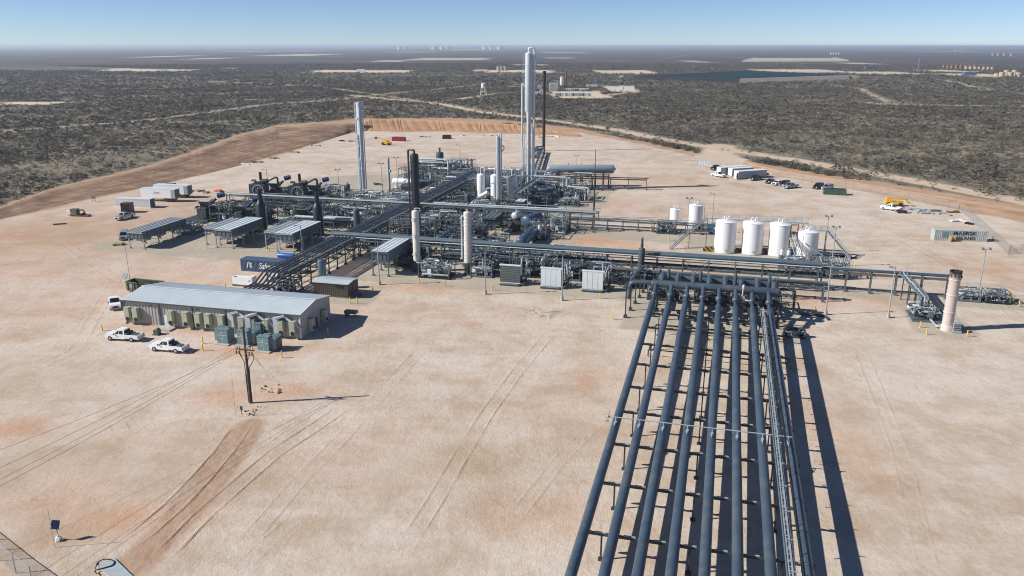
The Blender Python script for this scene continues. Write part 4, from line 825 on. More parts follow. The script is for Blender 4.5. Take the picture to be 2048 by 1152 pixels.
# ------------------------------------------------------------------ horizontal vessels
d = drum('storage_bullet', 'very long grey horizontal vessel on steel supports right of the tallest tower', -46.6, 268.2, 5.9, 21.5, 1.5, 'vessl', S_(15), 3, leg='steel', nozz=3)
rack('vessel_gantry', 'dark steel support frame under the long grey horizontal vessel', -54.5, 264.4, 18, S_(15), 1.8, 4.0, 4.6, [(.4, .12, 0, 'steel')], m='dsteel', brace=False, cat='steel frame')
drum('flash_drum', 'dark blue vessel lying diagonally behind the fat pipes, between the two cream columns', -63.4, 184, 1.9, 18, 1.15, 'vessd', PI/2, 3, nozz=3)
drum('flash_drum', 'dark blue vessel lying diagonally behind the fat pipes right of the cream columns', -44.2, 181.5, 2.1, 12, 1.35, 'vessd', PI/2, 2, nozz=3)
drum('flash_drum', 'dark blue vessel with a domed end behind the diagonal one', -46.4, 196, 3.2, 5.5, 1.6, 'vessd', S_(70), 2, nozz=1)
drum('flash_drum', 'short polished drum high on a frame near the pale cable tray rack', -50.6, 196, 4.2, 2.2, .95, 'alu', S_(80), 2, nozz=1)
drum('propane_bullet', 'white horizontal tank on the sand between the slim tower and the dark tower', -104.6, 251, 2.0, 6.8, 1.0, 'white', 0, 2, leg='white', nozz=1)
drum('air_receiver', 'bright blue horizontal tank beside the diagonal rack', -90.4, 149.8, 2.3, 3.6, .62, 'blue', 0, 2, leg='galv', nozz=0, man=False)
drum('heater_drum', 'big silver horizontal drum inside the far lattice at the end of the diagonal rack', -99.5, 272, 4.2, 13, 1.3, 'alud', 0, 3, leg='steel', nozz=3)
drum('heater_drum', 'grey green horizontal drum next to the silver one in the far lattice', -87.5, 264, 3.4, 8, 1.1, 'green', 0, 2, leg='steel')
drum('exchanger_drum', 'pale blue grey box shaped drum right of the three white vessels', -52.6, 236, 3.2, 8.5, 1.15, 'vess', 0, 2, leg='dsteel')
drum('exchanger_drum', 'silver horizontal drum beneath the tallest white tower', -67.5, 262.5, 5.0, 8, .9, 'alu', 0, 2, leg='steel')
drum('exchanger_drum', 'small blue grey drum behind the diagonal rack next to the cable tray', -97.5, 240, 2.4, 5.6, .8, 'vess', 0, 2, leg='dsteel')
drum('suction_drum', 'long aluminium clad pipe drum left of the grey green scrubber', -95.5, 186.5, 2.8, 8.5, .58, 'alud', 0, 2, leg='dsteel', rings=3)
lz = [o for o in COL.objects if o.get('label', '').startswith('big open lattice')]
t = thing('lagged_line', 'large white lagged pipe stepping down right of the process block', 'pipe', -46, 240)
MB().tube([(-13,0,7.4),(0,0,7.4),(0,0,4.6),(6.4,0,4.4),(6.8,0,4.2),(6.8,0,.5)], .27, 10).build('pipe','alu',t); MB().tube([(5.6,1,.4),(5.6,1,3.9),(3,1,3.9)], .2, 10).build('pipe','alu',t)
for x in (-10,-5,-.6,4): MB().bar((x,0,0),(x,0,7.1 if x < 0 else 4.1),.2).build('post','steel',t)
t = thing('lagged_line', 'big white looped pipe framing the far open lattice', 'pipe', -99.5, 264.2)
MB().tube([(-7,0,5.6),(-7,0,8.0),(6.6,0,8.0),(6.6,0,.8)], .34, 10).build('pipe','alu',t); MB().tube([(-6,0,5.0),(-6,0,7.3),(4.8,0,7.3),(4.8,0,3)], .16, 8).build('pipe','alud',t)
column('dome_drum', 'dark domed drum with a stub on top of the far open lattice', -98.2, 270.5, 9.9, 1.35, 'green', 6.6, 'dsteel', stub=False, cat='vessel')
dd = [o for o in COL.objects if o.name.startswith('dome_drum')][0]; MB().lathe((0,0,9.7),(0,0,1),[(0,.3),(1.3,.3),(1.3,.42),(1.6,.42)],12).build('stub','dsteel',dd)
# ------------------------------------------------------------------ coolers
ck = 'roofed air coolers on legs'
cooler('air_cooler', 'leftmost air cooler, dark topped, with a wall of dark louvres', -134.9, 154.6, 4.2, 16, 4.1, 1.7, 4, 'galv', 'steel', 'alud', group=ck)
cooler('air_cooler', 'bright roofed air cooler left of the middle, beside its lower grey partner', -115.3, 160.3, 4.6, 13.6, 4.6, 1.7, 4, 'panel', 'vess', 'galv', group=ck)
cooler('air_cooler', 'lower grey roofed air cooler attached left of the middle bright one', -119.6, 162.6, 3.9, 11, 4.2, 1.0, 3, 'alud', 'vess', 'galv', group=ck, fans=2)
cooler('air_cooler', 'bright roofed air cooler closest to the diagonal rack', -99.2, 160.3, 4.6, 13.6, 4.6, 1.7, 4, 'panel', 'vess', 'galv', group=ck)
cooler('air_cooler', 'lower grey roofed air cooler left of the one closest to the diagonal rack', -103.4, 162.6, 3.8, 11, 4.2, 1.0, 3, 'alud', 'vess', 'galv', group=ck, fans=2)
cooler('air_cooler', 'blue grey boxy cooler on tall legs left of the cream columns', -69.2, 147.6, 3.7, 12.6, 5.3, 2.0, 4, 'panel', 'vess', 'steel', group=ck)
cooler('air_cooler', 'small dark topped cooler between the cream column and the polished drum', -57.5, 189, 3.4, 6.5, 4.6, 1.4, 3, 'steel', 'dsteel', 'steel', group=ck, fans=2)
cooler('air_cooler', 'little pale topped cooler beyond the pale cable tray rack', -56.5, 217.5, 2.6, 3.6, 3.6, 1.0, 2, 'panel', 'vess', 'steel', group=ck, fans=1)
cooler('air_cooler', 'pale blue topped cooler right of the thin standpipe column', -97.5, 232, 4.4, 5, 3.9, 1.2, 3, 'vess', 'vess', 'steel', group=ck, fans=2)
cooler('air_cooler', 'second pale blue topped cooler farther behind the standpipe column', -96.8, 240, 5.0, 5, 3.9, 1.2, 3, 'vess', 'vess', 'steel', group=ck, fans=2)
def radiator(u, v, w, h, d, label, dark, seed):
    t = thing('radiator', label, 'radiator', u, v, group='three engine radiators in the front row')
    MB().box((w/2, 0, h/2+.55), (w, d*.5, h)).build('core', 'alud' if not dark else 'steel', t)
    n = 4
    for k in range(n):
        x = w*(k+.5)/n
        if dark:
            b = MB()
            for j in range(10): b.box((x, -d*.27, .75+h*(j+.3)/10.4), (w/n-.1, .05, h/18), rx=.5)
            b.build('louvre', 'louv', t)
        else: MB().box((x, -d*.27, h/2+.55), (w/n-.06, .06, h-.1)).build('louvre', 'panel', t)
    MB().box((w/2, -.02, h+.63), (w+.3, d*.6, .16)).box((w/2, -.02, .5), (w+.2, d*.6, .14)).build('top_frame', 'panel', t)
    MB().tube([(.1, -.7, .3), (w-.3, -.7, .3)], .18, 10).build('skid_beam', 'steel', t)
    MB().box((w/2, 1.3, .2), (w, 4.4, .25)).build('skid_base', 'dsteel', t)
    MB().lathe((w*.5, d*.3, h*.5+.5), (0,1,0), [(0, h*.40), (.7, h*.42)], 18, False, False).build('fan_ring', 'galv', t)
    MB().box((w*.5, 2.2, 1.4), (1.4, 1.8, 1.5)).cyl((w*.5, 1.2, 1.4), (w*.5, 3.2, 1.4), .4, 10).build('engine', 'dsteel', t)
    b = MB()
    for k in range(5): b.bar((w+.15+.14*k, -.4, .3), (w+1.0+.14*k, 1.6, 2.2), .06)
    b.build('stair', 'dsteel', t); MB().box((w+1.2, 1.8, 2.3), (.9, .35, 1.3)).bar((w+1.2, 1.8, 0), (w+1.2, 1.8, 1.8), .1).build('control_panel', 'xfmr', t)
    R = random.Random(seed)
    for k in range(7): x = w+R.uniform(-.6, 1.2); y = R.uniform(.5, 3.6); pipe(t, [(x, y, .5), (x, y, R.uniform(2.4, 4.2)), (x+R.uniform(-.5,.5), y+1.6, R.uniform(3.6, 4.6))], R.choice([.09, .12, .15]), R.choice(['galv','steel','alud']), n=7)
    for k in range(5): x = R.uniform(0, w+1); pipe(t, [(x, 1, R.uniform(.5, 1.2)), (x, 3.8, R.uniform(.6, 1.6)), (x+R.uniform(-2,2), 3.8, 1.4)], .1, 'dsteel', n=6)
radiator(-41.6, 148.4, 4.1, 3.5, 1.2, 'radiator with grey green louvres, left of the three in the front row', True, 1)
radiator(-33.2, 148.3, 4.1, 3.5, 1.2, 'silver four panel radiator in the middle of the front row', False, 2)
radiator(-24.9, 148.3, 4.1, 3.5, 1.2, 'silver four panel radiator at the right of the front row', False, 3)
# ------------------------------------------------------------------ engine driven compressors
def compressor(u, v, label, seed, fan=True):
    t = thing('compressor', label, 'compressor', u, v, group='engine driven gas compressors'); R = random.Random(seed)
    MB().box((0,4,.25), (7.5,11,.5)).build('skid_base', 'dsteel', t)
    if fan:
        c = MB().box((-1.6,-.4,3.1), (5.0,3.0,4.6)); b = c
        for k in range(7): b.box((-4.1+5*k/6,-1.93,3.1), (.1,.1,4.6))
        for z in (.9,5.3): b.box((-1.6,-1.93,z), (5.0,.12,.14))
        for z in (1.6,2.4,3.1,3.9,4.7): b.box((-4.13,-.4,z), (.08,2.9,.12))
        c = b.build('cooler_box', 'dsteel', t)
        MB().lathe((-.9,-1.9,3.4), (0,-1,0), [(0,2.0), (.35,1.95), (.35,1.8), (0,1.78)], 24, False, False).build('fan_ring', 'alud', c)
        b = MB()
        for k in range(11): a = 2*PI*k/11; b.bar((-.9,-2.05,3.4), (-.9+1.75*math.cos(a),-2.05,3.4+1.75*math.sin(a)), .12, .05)
        b.build('fan_guard', 'alud', c)
        MB().lathe((-1.2,-.2,6.1), (1,.1,.1), [(0,.3), (.2,.7), (2.6,.7), (2.8,.3)], 14).box((-1.2,-.2,5.7), (3.2,1.8,.5)).build('silencer', 'black', t)
        MB().tube([(-.9,-.2,6.5), (-.9,-.2,9.0)], .42, 12).build('exhaust_pipe', 'black', t)
        MB().tube([(1.4,-.1,6.3), (3.8,.3,7.5), (4.6,.3,7.4), (4.6,.3,4.6)], .30, 10).build('exhaust_pipe', 'black', t)
        pipe(t, [(-4,-.2,6.3), (-2.6,-.2,6.3)], .35, 'black')
    MB().box((1.6,4.2,1.9), (2.2,5.4,2.2)).box((1.6,4.2,3.2), (1.4,5.0,.6)).build('engine', 'dsteel', t)
    for s in (-1, 1):
        for k in range(2): MB().lathe((1.6,7.6+1.5*k,1.8), (s,0,0), [(0,.5), (1.6,.5), (1.6,.62), (1.9,.62)], 12).build('cylinder', 'green', t)
    MB().lathe((2.6,6.5,5.2), (.5,1,.9), [(-1.8,.36), (0,.36), (.2,.4)], 12).build('air_duct', 'ablue', t)
    MB().lathe((2.5,7.9,5.9), (1,.3,.25), [(-.1,.25), (0,.72), (1.9,.72), (2.0,.25)], 16).build('air_filter', 'ablue', t)
    MB().box((1.6,3.0,4.3), (3.0,.2,2.6), rx=.75).box((1.8,5.4,4.6), (1.2,3.2,.25), rx=.2).build('belt_guard', 'dsteel', t)
    for k in range(12):
        x = R.uniform(-3, 4); y = R.uniform(2, 9); x2 = R.uniform(-3, 4); pipe(t, [(x, y, .6), (x, y, R.uniform(1.6, 4)), (x2, y, 3.2), (x2, R.uniform(2, 9), 3.2)], R.choice([.1,.14,.2]), R.choice(['steel','dsteel','alud','black','galv']), n=7)
    b = MB()
    for k in range(26): x, y, z = R.uniform(-3.5, 4), R.uniform(1, 9.4), R.uniform(.6, 4.2); b.bar((x,y,z), (x+R.uniform(-1.2,1.2), y, z+R.uniform(-.5,.5)), .07)
    b.build('conduit', 'galv', t); rail_mb([(-3.6,9.4,.5), (3.6,9.4,.5), (3.6,2,.5)]).build('handrail', 'dsteel', t)
    for k in range(3): MB().lathe((-3.0+k*2.1,6.6,.5), (0,0,1), [(0,.4)]+[(1.8+.8*(k%2)+a, b_) for a, b_ in dome(.4)], 12).build('scrubber_bottle', 'steel', t)
    return t
compressor(-136.2, 216.5, 'left compressor with a large cooling fan and black silencer at the back of the yard', 51)
compressor(-122.9, 216.5, 'right compressor with a large cooling fan and black silencer at the back of the yard', 52)
compressor(-125.5, 181.5, 'dark engine compressor package without fan between the two black stacks, left one', 53, False)
compressor(-107.0, 181.5, 'dark engine compressor package without fan just right of the right black stack', 54, False)
compressor(-138.5, 184.5, 'dark compressor package farthest left behind the leftmost air cooler', 55, False)
# ------------------------------------------------------------------ process skids (front to back)
SK = [
 (-65.8,156.5,7,5,2.4,'dark',8,0,1,'dark pump skid under the far end of the blue grey boxy cooler'),
 (-56.0,150.6,6.6,4.0,3.0,'ins',16,2,1,'open skid of white lagged pipes on a black base between the cream columns'),
 (-46.8,154.5,4.6,5,3.8,'mix',14,1,1,'pipe clutter immediately right of the plain cream column'),
 (-37.4,156.4,6.5,4,3.6,'mix',14,1,1,'pipework block behind the louvred radiator'),
 (-29.6,156.2,6.2,4,3.4,'dark',14,1,1,'pipework block behind the middle silver radiator'),
 (-21.6,156.2,6.2,4,3.2,'mix',13,1,1,'pipework block behind the right silver radiator'),
 (-70.5,166.5,8,6,3.8,'dark',16,2,1,'dark crowded skid directly behind the boxy cooler'),
 (-55.5,167.5,9,6,4.4,'grey',18,1,2,'grey framed skid behind the cream columns and the fat pipes'),
 (-50.5,178,4,7,2.6,'mix',12,1,1,'low skid between the two diagonal blue vessels'),
 (-35.2,173,3.6,6,2.2,'mix',8,0,1,'small sloping line skid right of the diagonal blue vessels'),
 (-71.5,176.5,9,7,5.4,'dark',20,3,2,'very dense dark lattice of pipes right beside the tall black tower'),
 (-58.5,178.5,6,8,5.2,'dark',18,2,1,'dense dark pipes left of the diagonal blue vessel'),
 (-72.5,188,7,6,4.2,'grey',16,1,2,'grey skid on the right side of the diagonal rack, middle'),
 (-71.5,197,8,5,3.6,'mix',14,1,1,'skid tucked under the pale cable tray rack right of the diagonal rack'),
 (-62.5,196,6,5,3.8,'ins',14,1,1,'skid with pale pipes below the cable tray rack, centre'),
 (-54.0,200.5,5,5,3.4,'mix',12,1,1,'skid below the cable tray rack behind the small dark topped cooler'),
 (-43.5,190,5,5,4.2,'mix',12,1,0,'tall pipe stand skid next to the domed blue vessel'),
 (-39.5,198,4,6,3.4,'grey',12,0,1,'grey pipe bundle right of the domed blue vessel'),
 (-88.5,190,6,6,2.6,'mix',12,0,2,'low skid just behind the grey green scrubber'),
 (-89.5,172,5,5,1.6,'dark',8,0,1,'low dark skid in front of the grey green scrubber'),
 (-96.5,196.5,9,6,3.4,'mix',14,1,1,'skid left of the diagonal rack under the cable tray rack'),
 (-115.5,199,9,5,3.2,'dark',14,1,1,'dark skid between the compressor rows, right side'),
 (-129,199,10,5,3.2,'dark',14,1,1,'dark skid between the compressor rows, left side'),
 (-131.5,173.5,5,7,2.2,'ins',14,0,2,'pale pipe bends behind the leftmost air cooler'),
 (-92,208,9,7,3.6,'ins',16,1,2,'pale lagged pipe skid behind the cable tray, left of the diagonal rack'),
 (-104,209,8,7,3.2,'mix',14,1,1,'mixed skid in front of the slim white tower'),
 (-105.5,221.5,11,6,3.4,'ins',18,2,2,'white pipework gathered at the foot of the slim white tower'),
 (-92.5,221.5,10,6,3.6,'ins',16,1,2,'white pipe skid between the slim tower and the diagonal rack'),
 (-117.5,224.5,6,5,4.2,'grey',10,1,0,'grey pipe frame just left of the slim white tower'),
 (-86.8,231,4.5,8,3.4,'ins',14,0,3,'rows of lagged pipes left beside the diagonal rack, near'),
 (-87.6,243,6,8,3.4,'ins',14,0,3,'rows of lagged pipes left beside the diagonal rack, middle'),
 (-88.4,254,7,7,3.6,'ins',14,0,3,'rows of lagged pipes left beside the diagonal rack, far'),
 (-100,268,16,6,6.2,'ins',24,2,2,'big open lattice structure with white loop pipes at the far end of the plant'),
 (-85,272,12,6,4.2,'mix',16,1,1,'grey valve gallery to the right of the far open lattice'),
 (-73.2,212,6,7,3.6,'dark',14,1,1,'dark skid right of the diagonal rack behind the cable tray'),
 (-64.5,213,7,6,3.8,'mix',16,2,1,'crowded skid in front of the squat dark drum'),
 (-55.2,212.5,6,4,2.2,'mix',10,0,1,'low skid in front of the little pale topped cooler'),
 (-74.2,224,5,7,3.8,'dark',14,1,1,'dark skid left of the three white vessels'),
 (-75.2,245,6,9,5.0,'mix',18,1,2,'tall grey skid right next to the far part of the diagonal rack'),
 (-65.5,246,9,7,5.6,'grey',20,2,2,'grey lattice block behind the three white vessels'),
 (-53.5,246.5,9,6,5.2,'mix',20,1,2,'lattice block right behind the white vessels, below the tallest tower'),
 (-52.8,229,7,5,3.8,'dark',14,1,1,'dark pump skid below the pale blue grey drum'),
 (-44.2,245,6,7,4.4,'ins',16,1,1,'skid with big white gooseneck pipes right of the lattice block'),
 (-44.0,234,6,4,2.0,'mix',10,0,1,'low outlying skid at the right edge of the process block'),
 (-69,256,7,6,6.2,'mix',18,1,2,'tall skid left of the tallest white tower base'),
 (-56,257,6,5,5.6,'ins',18,1,1,'white piping on a frame right of the tallest tower base'),
 (-77,268,8,6,4.6,'mix',16,1,2,'skid behind the tallest tower near the end of the diagonal rack'),
 (-79.5,336,5,5,2.2,'grey',10,0,1,'valve skid along the line towards the black stack'),
 (-80.8,350,5,5,2.4,'grey',12,1,0,'valve skid at the foot of the black stack'),
 (-72,300,4,4,2.0,'grey',9,0,1,'small skid on the sleepers behind the tallest tower'),
 (-12.8,204.5,4.6,4.6,2.6,'mix',10,0,1,'pump skid left of the small white tank'),
 (-4.0,208.5,4.6,3.0,1.5,'dark',10,0,1,'dark pump skid in front of the taller of the two small white tanks'),
 (22.5,172,8,5,3.4,'grey',18,2,1,'crowded grey skid in front of the shortest white tank'),
 (15.5,170.5,5,4,3.6,'grey',12,1,0,'skid with two slim silver bottles between the white tanks and the fat pipes'),
 (-79.4,130.5,4,5,2.6,'dark',9,0,1,'dark clutter under the diagonal rack beside the small dark building'),
 (-131.2,189.5,6,8,4.6,'dark',18,2,1,'dark piping mass between the farthest left compressor and the left black stack'),
 (-120.0,188.5,5,7,4.4,'dark',18,2,1,'dark piping mass just left of the right black stack'),
 (-101.2,190.5,5,7,4.2,'dark',16,1,1,'dark piping mass right of the right hand front compressor'),
 (-119.0,176.5,7,4,3.2,'dark',14,1,1,'pipe clutter behind the back edge of the middle left cooler pair'),
 (-103.0,176.5,7,4,3.2,'dark',14,1,1,'pipe clutter behind the back edge of the cooler pair near the diagonal rack'),
 (-129.5,209.5,10,4,3.4,'dark',14,1,1,'dark skid right in front of the left fan compressor'),
 (-116.0,209.0,9,4,3.4,'dark',14,1,1,'dark skid right in front of the right fan compressor'),
 (-66.0,187.5,6,6,4.4,'dark',18,1,1,'dark crowded skid left behind the diagonal blue vessel'),
 (-57.6,184.0,4,6,3.6,'mix',14,1,1,'pipe stand cluster between the diagonal blue vessel and the dark topped cooler'),
 (-64.0,160.5,7,5,4.2,'dark',16,1,1,'dark crowded skid right at the foot of the black tower'),
 (-45.0,162.0,8,4,3.6,'mix',16,1,1,'pipework under the fat pipes right of the plain cream column'),
 (-36.0,163.5,8,4,3.4,'mix',16,1,1,'pipework under the fat pipes behind the louvred radiator'),
 (-26.5,163.5,8,4,3.2,'mix',14,1,1,'pipework under the fat pipes behind the two silver radiators'),
 (-70.0,205.0,7,5,4.4,'dark',16,1,1,'dark skid under the second thinner line rack, left'),
 (-61.0,205.0,7,5,4.0,'mix',16,1,1,'mixed skid under the second thinner line rack, middle'),
 (-50.0,207.5,6,5,3.6,'mix',14,1,1,'mixed skid under the second thinner line rack, right'),
 (-84.0,214.0,4,8,3.4,'dark',12,1,1,'dark pipework on the left flank of the diagonal rack beyond the cable tray'),
 (-96.0,229.5,8,4,3.0,'mix',12,1,1,'small skid in front of the nearer pale blue topped cooler'),
 (-106.0,262.0,7,6,5.0,'ins',16,1,1,'pale piping block at the left end of the far lattice'),
 (-94.0,258.0,7,6,5.0,'mix',18,1,1,'piping block in front of the big silver horizontal drum'),
 (-92.0,277.0,9,5,6.4,'grey',18,1,1,'tall pipe lattice behind the big silver horizontal drum'),
 (-71.0,262.0,6,6,5.6,'grey',16,1,1,'grey lattice block left behind the tallest white tower'),
 (-48.5,252.5,6,6,5.0,'ins',16,1,1,'white pipe block between the tallest tower and the very long vessel'),
 (-76.0,236.0,4,8,4.4,'dark',14,1,1,'dark piping along the right flank of the diagonal rack near the white vessels'),
 (-58.5,222.0,5,6,3.6,'mix',14,1,1,'skid between the inclined white drum and the little pale topped cooler'),
 (-79.0,172.0,4,8,2.4,'dark',10,0,1,'low dark piping under the diagonal rack near the grey green scrubber'),
]
for k, (u, v, w_, d_, h_, pal, n_, vd_, hd_, lab) in enumerate(SK):
    skid('process_skid', lab, u, v, w_, d_, h_, 100+k, pal, n_ > 8, n_, vd_, hd_, rail=(k % 7 == 3), small=30)
# ------------------------------------------------------------------ long metal building
def corr(b, a, c, z0, z1, out, pitch=.6, dep=.06, ztop=None):
    # ribbed wall sheet from a to c (x,y), outward normal out
    A = Vector((*a, 0)); C_ = Vector((*c, 0)); L = (C_-A).length; d = (C_-A)/L; n = max(1, int(L/pitch)); o = Vector((*out, 0)); P = []
    for k in range(n):
        x = L*k/n; p = L/n
        for f, e in ((0, 0), (.42, 0), (.52, 1), (.88, 1)): P.append((x+p*f, e))
    P.append((L, 0)); V = []
    for x, e in P:
        q = A+d*x+o*(dep*e); zt = z1 if ztop is None else ztop(x/L); V += [(q.x, q.y, z0), (q.x, q.y, zt)]
    m = len(P); b.add(V, [(2*k, 2*k+2, 2*k+3, 2*k+1) if o.cross(d).z > 0 else (2*k, 2*k+1, 2*k+3, 2*k+2) for k in range(m-1)]); return b
def ribroof(b, x0, x1, y0, z0, y1, z1, pitch=.6):
    L = x1-x0; n = int(L/pitch); V = []; P = []
    for k in range(n):
        for f, e in ((0, 0), (.7, 0), (.78, .04), (.92, .04)): P.append((x0+L*(k+f)/n, e))
    P.append((x1, 0))
    for x, e in P: V += [(x, y0, z0+e), (x, y1, z1+e)]
    b.add(V, [(2*k, 2*k+2, 2*k+3, 2*k+1) if y1 > y0 else (2*k, 2*k+1, 2*k+3, 2*k+2) for k in range(len(P)-1)]); return b
BL, BW, EH, RH = 33.4, 10.4, 4.3, 5.15
bd = thing('metal_building', 'long grey ribbed metal building with a pale blue low pitched roof and wall coolers', 'building', -98.0, 109.2, 0, math.radians(.8))
b = MB(); corr(b, (0,0), (BL,0), 0, EH, (0,-1)); gab = lambda t: EH+(RH-EH)*(1-abs(2*t-1)); b.build('wall', 'wall', bd)
b = MB(); corr(b, (BL,0), (BL,BW), 0, EH, (1,0), ztop=gab); b.build('wall', 'wall', bd)
b = MB(); corr(b, (0,0), (0,BW), 0, EH, (-1,0), ztop=gab); b.build('wall', 'wall', bd)
b = MB(); corr(b, (0,BW), (BL,BW), 0, EH, (0,1)); b.build('wall', 'wall', bd)
b = MB(); ribroof(b, -.25, BL+.25, -.35, EH-.02, BW/2, RH+.03, .5); ribroof(b, -.25, BL+.25, BW+.35, EH-.02, BW/2, RH+.03, .5); b.box((BL/2, BW/2, RH+.09), (BL+.5, .4, .05)); b.build('roof', 'roof', bd)
b = MB(); b.box((BL/2, -.42, EH-.12), (BL+.5, .16, .2)); b.box((BL/2, BW+.42, EH-.12), (BL+.5, .16, .2)); b.build('gutter', 'trim', bd)
for x in (.05, 6.9, 13.3, 19.7, 26.2): MB().box((x+.12, -.17, EH/2), (.18, .16, EH-.1)).build('downpipe', 'trim', bd)
MB().box((BL-.05, -.14, EH/2), (.22, .12, EH)).build('corner_trim', 'panel', bd); MB().box((.1,-.3,.12),(.3,.5,.24)).box((BL/2, BW/2, .06), (BL+.4, BW+.4, .12)).build('foundation', 'conc', bd)
dr = MB().box((8.3, -.13, 1.1), (1.0, .1, 2.1)).build('door', 'panel', bd); MB().box((8.65, -.2, 1.1), (.08, .08, .1)).build('handle', 'trim', dr)
MB().box((8.6, -1.2, .16), (3.0, 2.0, .2)).build('door_step', 'conc', bd); MB().box((30.4, -.12, 3.2), (1.7, .08, .6)).build('sign', 'blue', bd)
for x in (5.5, 14.6, 25.2): MB().bar((x, -.05, 3.6), (x, -.7, 3.9), .07).box((x, -.75, 3.8), (.3, .35, .14)).build('wall_lamp', 'trim', bd)
for x in (.95, 2.55, 9.4, 12.3, 14.7, 16.55, 19.1, 22.9, 25.0, 27.4, 30.1, 32.2):
    a = MB().box((x, -.55, 1.95), (.95, .8, 2.3)).box((x, -.55, 3.13), (1.02, .88, .08)).build('air_conditioner', 'ac', bd)
    MB().lathe((x+.12, -.955, 1.15), (0,-1,0), [(0,.36), (.05,.36)], 16).build('fan_grille', 'black', a); MB().box((x-.2, -.97, 2.7), (.22, .03, .1)).build('badge', 'white', a)
for y in (2.6, 7.2):
    a = MB().box((BL+.55, y, 1.75), (.8, 1.0, 2.1)).build('air_conditioner', 'ac', bd, 'shaded sage unit on the end wall'); MB().lathe((BL+.95, y, 1.2), (1,0,0), [(0,.33), (.05,.33)], 14).build('fan_grille', 'black', a)
MB().box((BL+.12, 4.9, 1.1), (.1, 1.0, 2.1)).build('door', 'trim', bd)
# bus ducts between transformers and building
for k, (px, py) in enumerate(((466, 666), (500, 672), (556, 676))):
    u, v = at(px, py); x = u; yw = 109.2+.014*(u+98); lab = ['left', 'middle', 'right'][k]
    t = thing('cable_duct', 'grey box duct arching from the ground up to the building wall, %s of three' % lab, 'cable duct', x, v, group='cable ducts over the transformers')
    MB().box((0, 0, 1.85), (1.0, .6, 3.5)).build('riser', 'silv', t)
    b = MB(); b.bar((0, -.1, 3.5), (1.5, (yw-v)*.6, 4.0), 1.0, .35); b.bar((1.3, (yw-v)*.55, 4.0), (4.3, (yw-v)*.7, 1.9), .7, .4); b.build('tray', 'silv', t)
    b = MB()
    for j in range(7): b.box((0, -.27, .5+.42*j), (.7, .05, .06))
    b.build('cover_strip', 'steel', t)
def transformer(px, py, label, fins, w=1.9):
    u, v = at(px, py); t = thing('transformer', label, 'transformer', u, v, 0, 0, 'green transformers by the building')
    MB().box((0, 1.0, .1), (w+.6, 3.0, .2)).build('plinth', 'conc', t)
    MB().box((0, .45, 1.35), (w, .9, 2.3)).box((0, .43, 2.53), (w+.08, 1.0, .08)).build('cabinet', 'xfmr', t)
    MB().box((0, 1.5, 1.25), (w*.85, 1.3, 2.1)).lathe((w*.2, 1.5, 2.25), (0,0,1), [(0,.3), (.35,.3), (.4,.1)], 10).build('tank', 'xfmr', t)
    for s in fins:
        for k in range(6): MB().box((s*(w*.5+.42), .7+k*.34, 1.35), (.95, .13, 2.1)).build('cooling_fin', 'xfmr', t)
    b = MB()
    for z in (.9, 1.7): b.box((-w*.1, -.012, z+.15), (.12, .03, .12))
    b.box((w*.02, -.006, 1.3), (.03,.02,2.1)); b.box((0,-.006,1.55),(w,.02,.03)); b.build('latch', 'white', t)
transformer(446, 689, 'green transformer cabinet standing apart on the left', (-1,))
transformer(486, 692, 'green transformer cabinet in the middle, partly behind the wooden pole', (1,))
transformer(527, 704, 'large green transformer cabinet nearest the camera on the right', (1,), 2.0)
transformer(516, 676, 'green transformer set back between the other cabinets', (1,), 1.3)
# small dark building
t = thing('control_shed', 'small dark brown ribbed shed with a pale roof and a stair at its right end', 'shed', -74.1, 131.5)
b = MB()
for a, c, o in (((0,0),(7.2,0),(0,-1)), ((7.2,0),(7.2,4.4),(1,0)), ((0,4.4),(7.2,4.4),(0,1)), ((0,0),(0,4.4),(-1,0))): corr(b, a, c, .3, 2.9, o, .4, .04)
b.build('wall', 'brownwall', t); b = MB(); ribroof(b, -.2, 7.4, -.25, 2.85, 2.2, 3.1, .4); ribroof(b, -.2, 7.4, 4.65, 2.85, 2.2, 3.1, .4); b.build('roof', 'roof', t)
MB().box((3.6,2.2,.15),(7.0,4.2,.3)).build('foundation','conc',t); MB().box((5.5,-.1,2.3),(1.5,.16,.3)).build('awning','black',t); MB().box((7.3,2.4,1.4),(.08,.9,1.9)).build('door','trim',t)
b = MB()
for k in range(4): b.box((7.7+.3*k, 2.4, .95-.27*k), (.3, 1.2, .06))
b.bar((7.5,1.8,1.1),(8.8,1.8,.1),.08); b.bar((7.5,3.0,1.1),(8.8,3.0,.1),.08); b.bar((7.5,1.8,2.0),(8.8,1.8,1.0),.05); b.build('stair','steel',t)
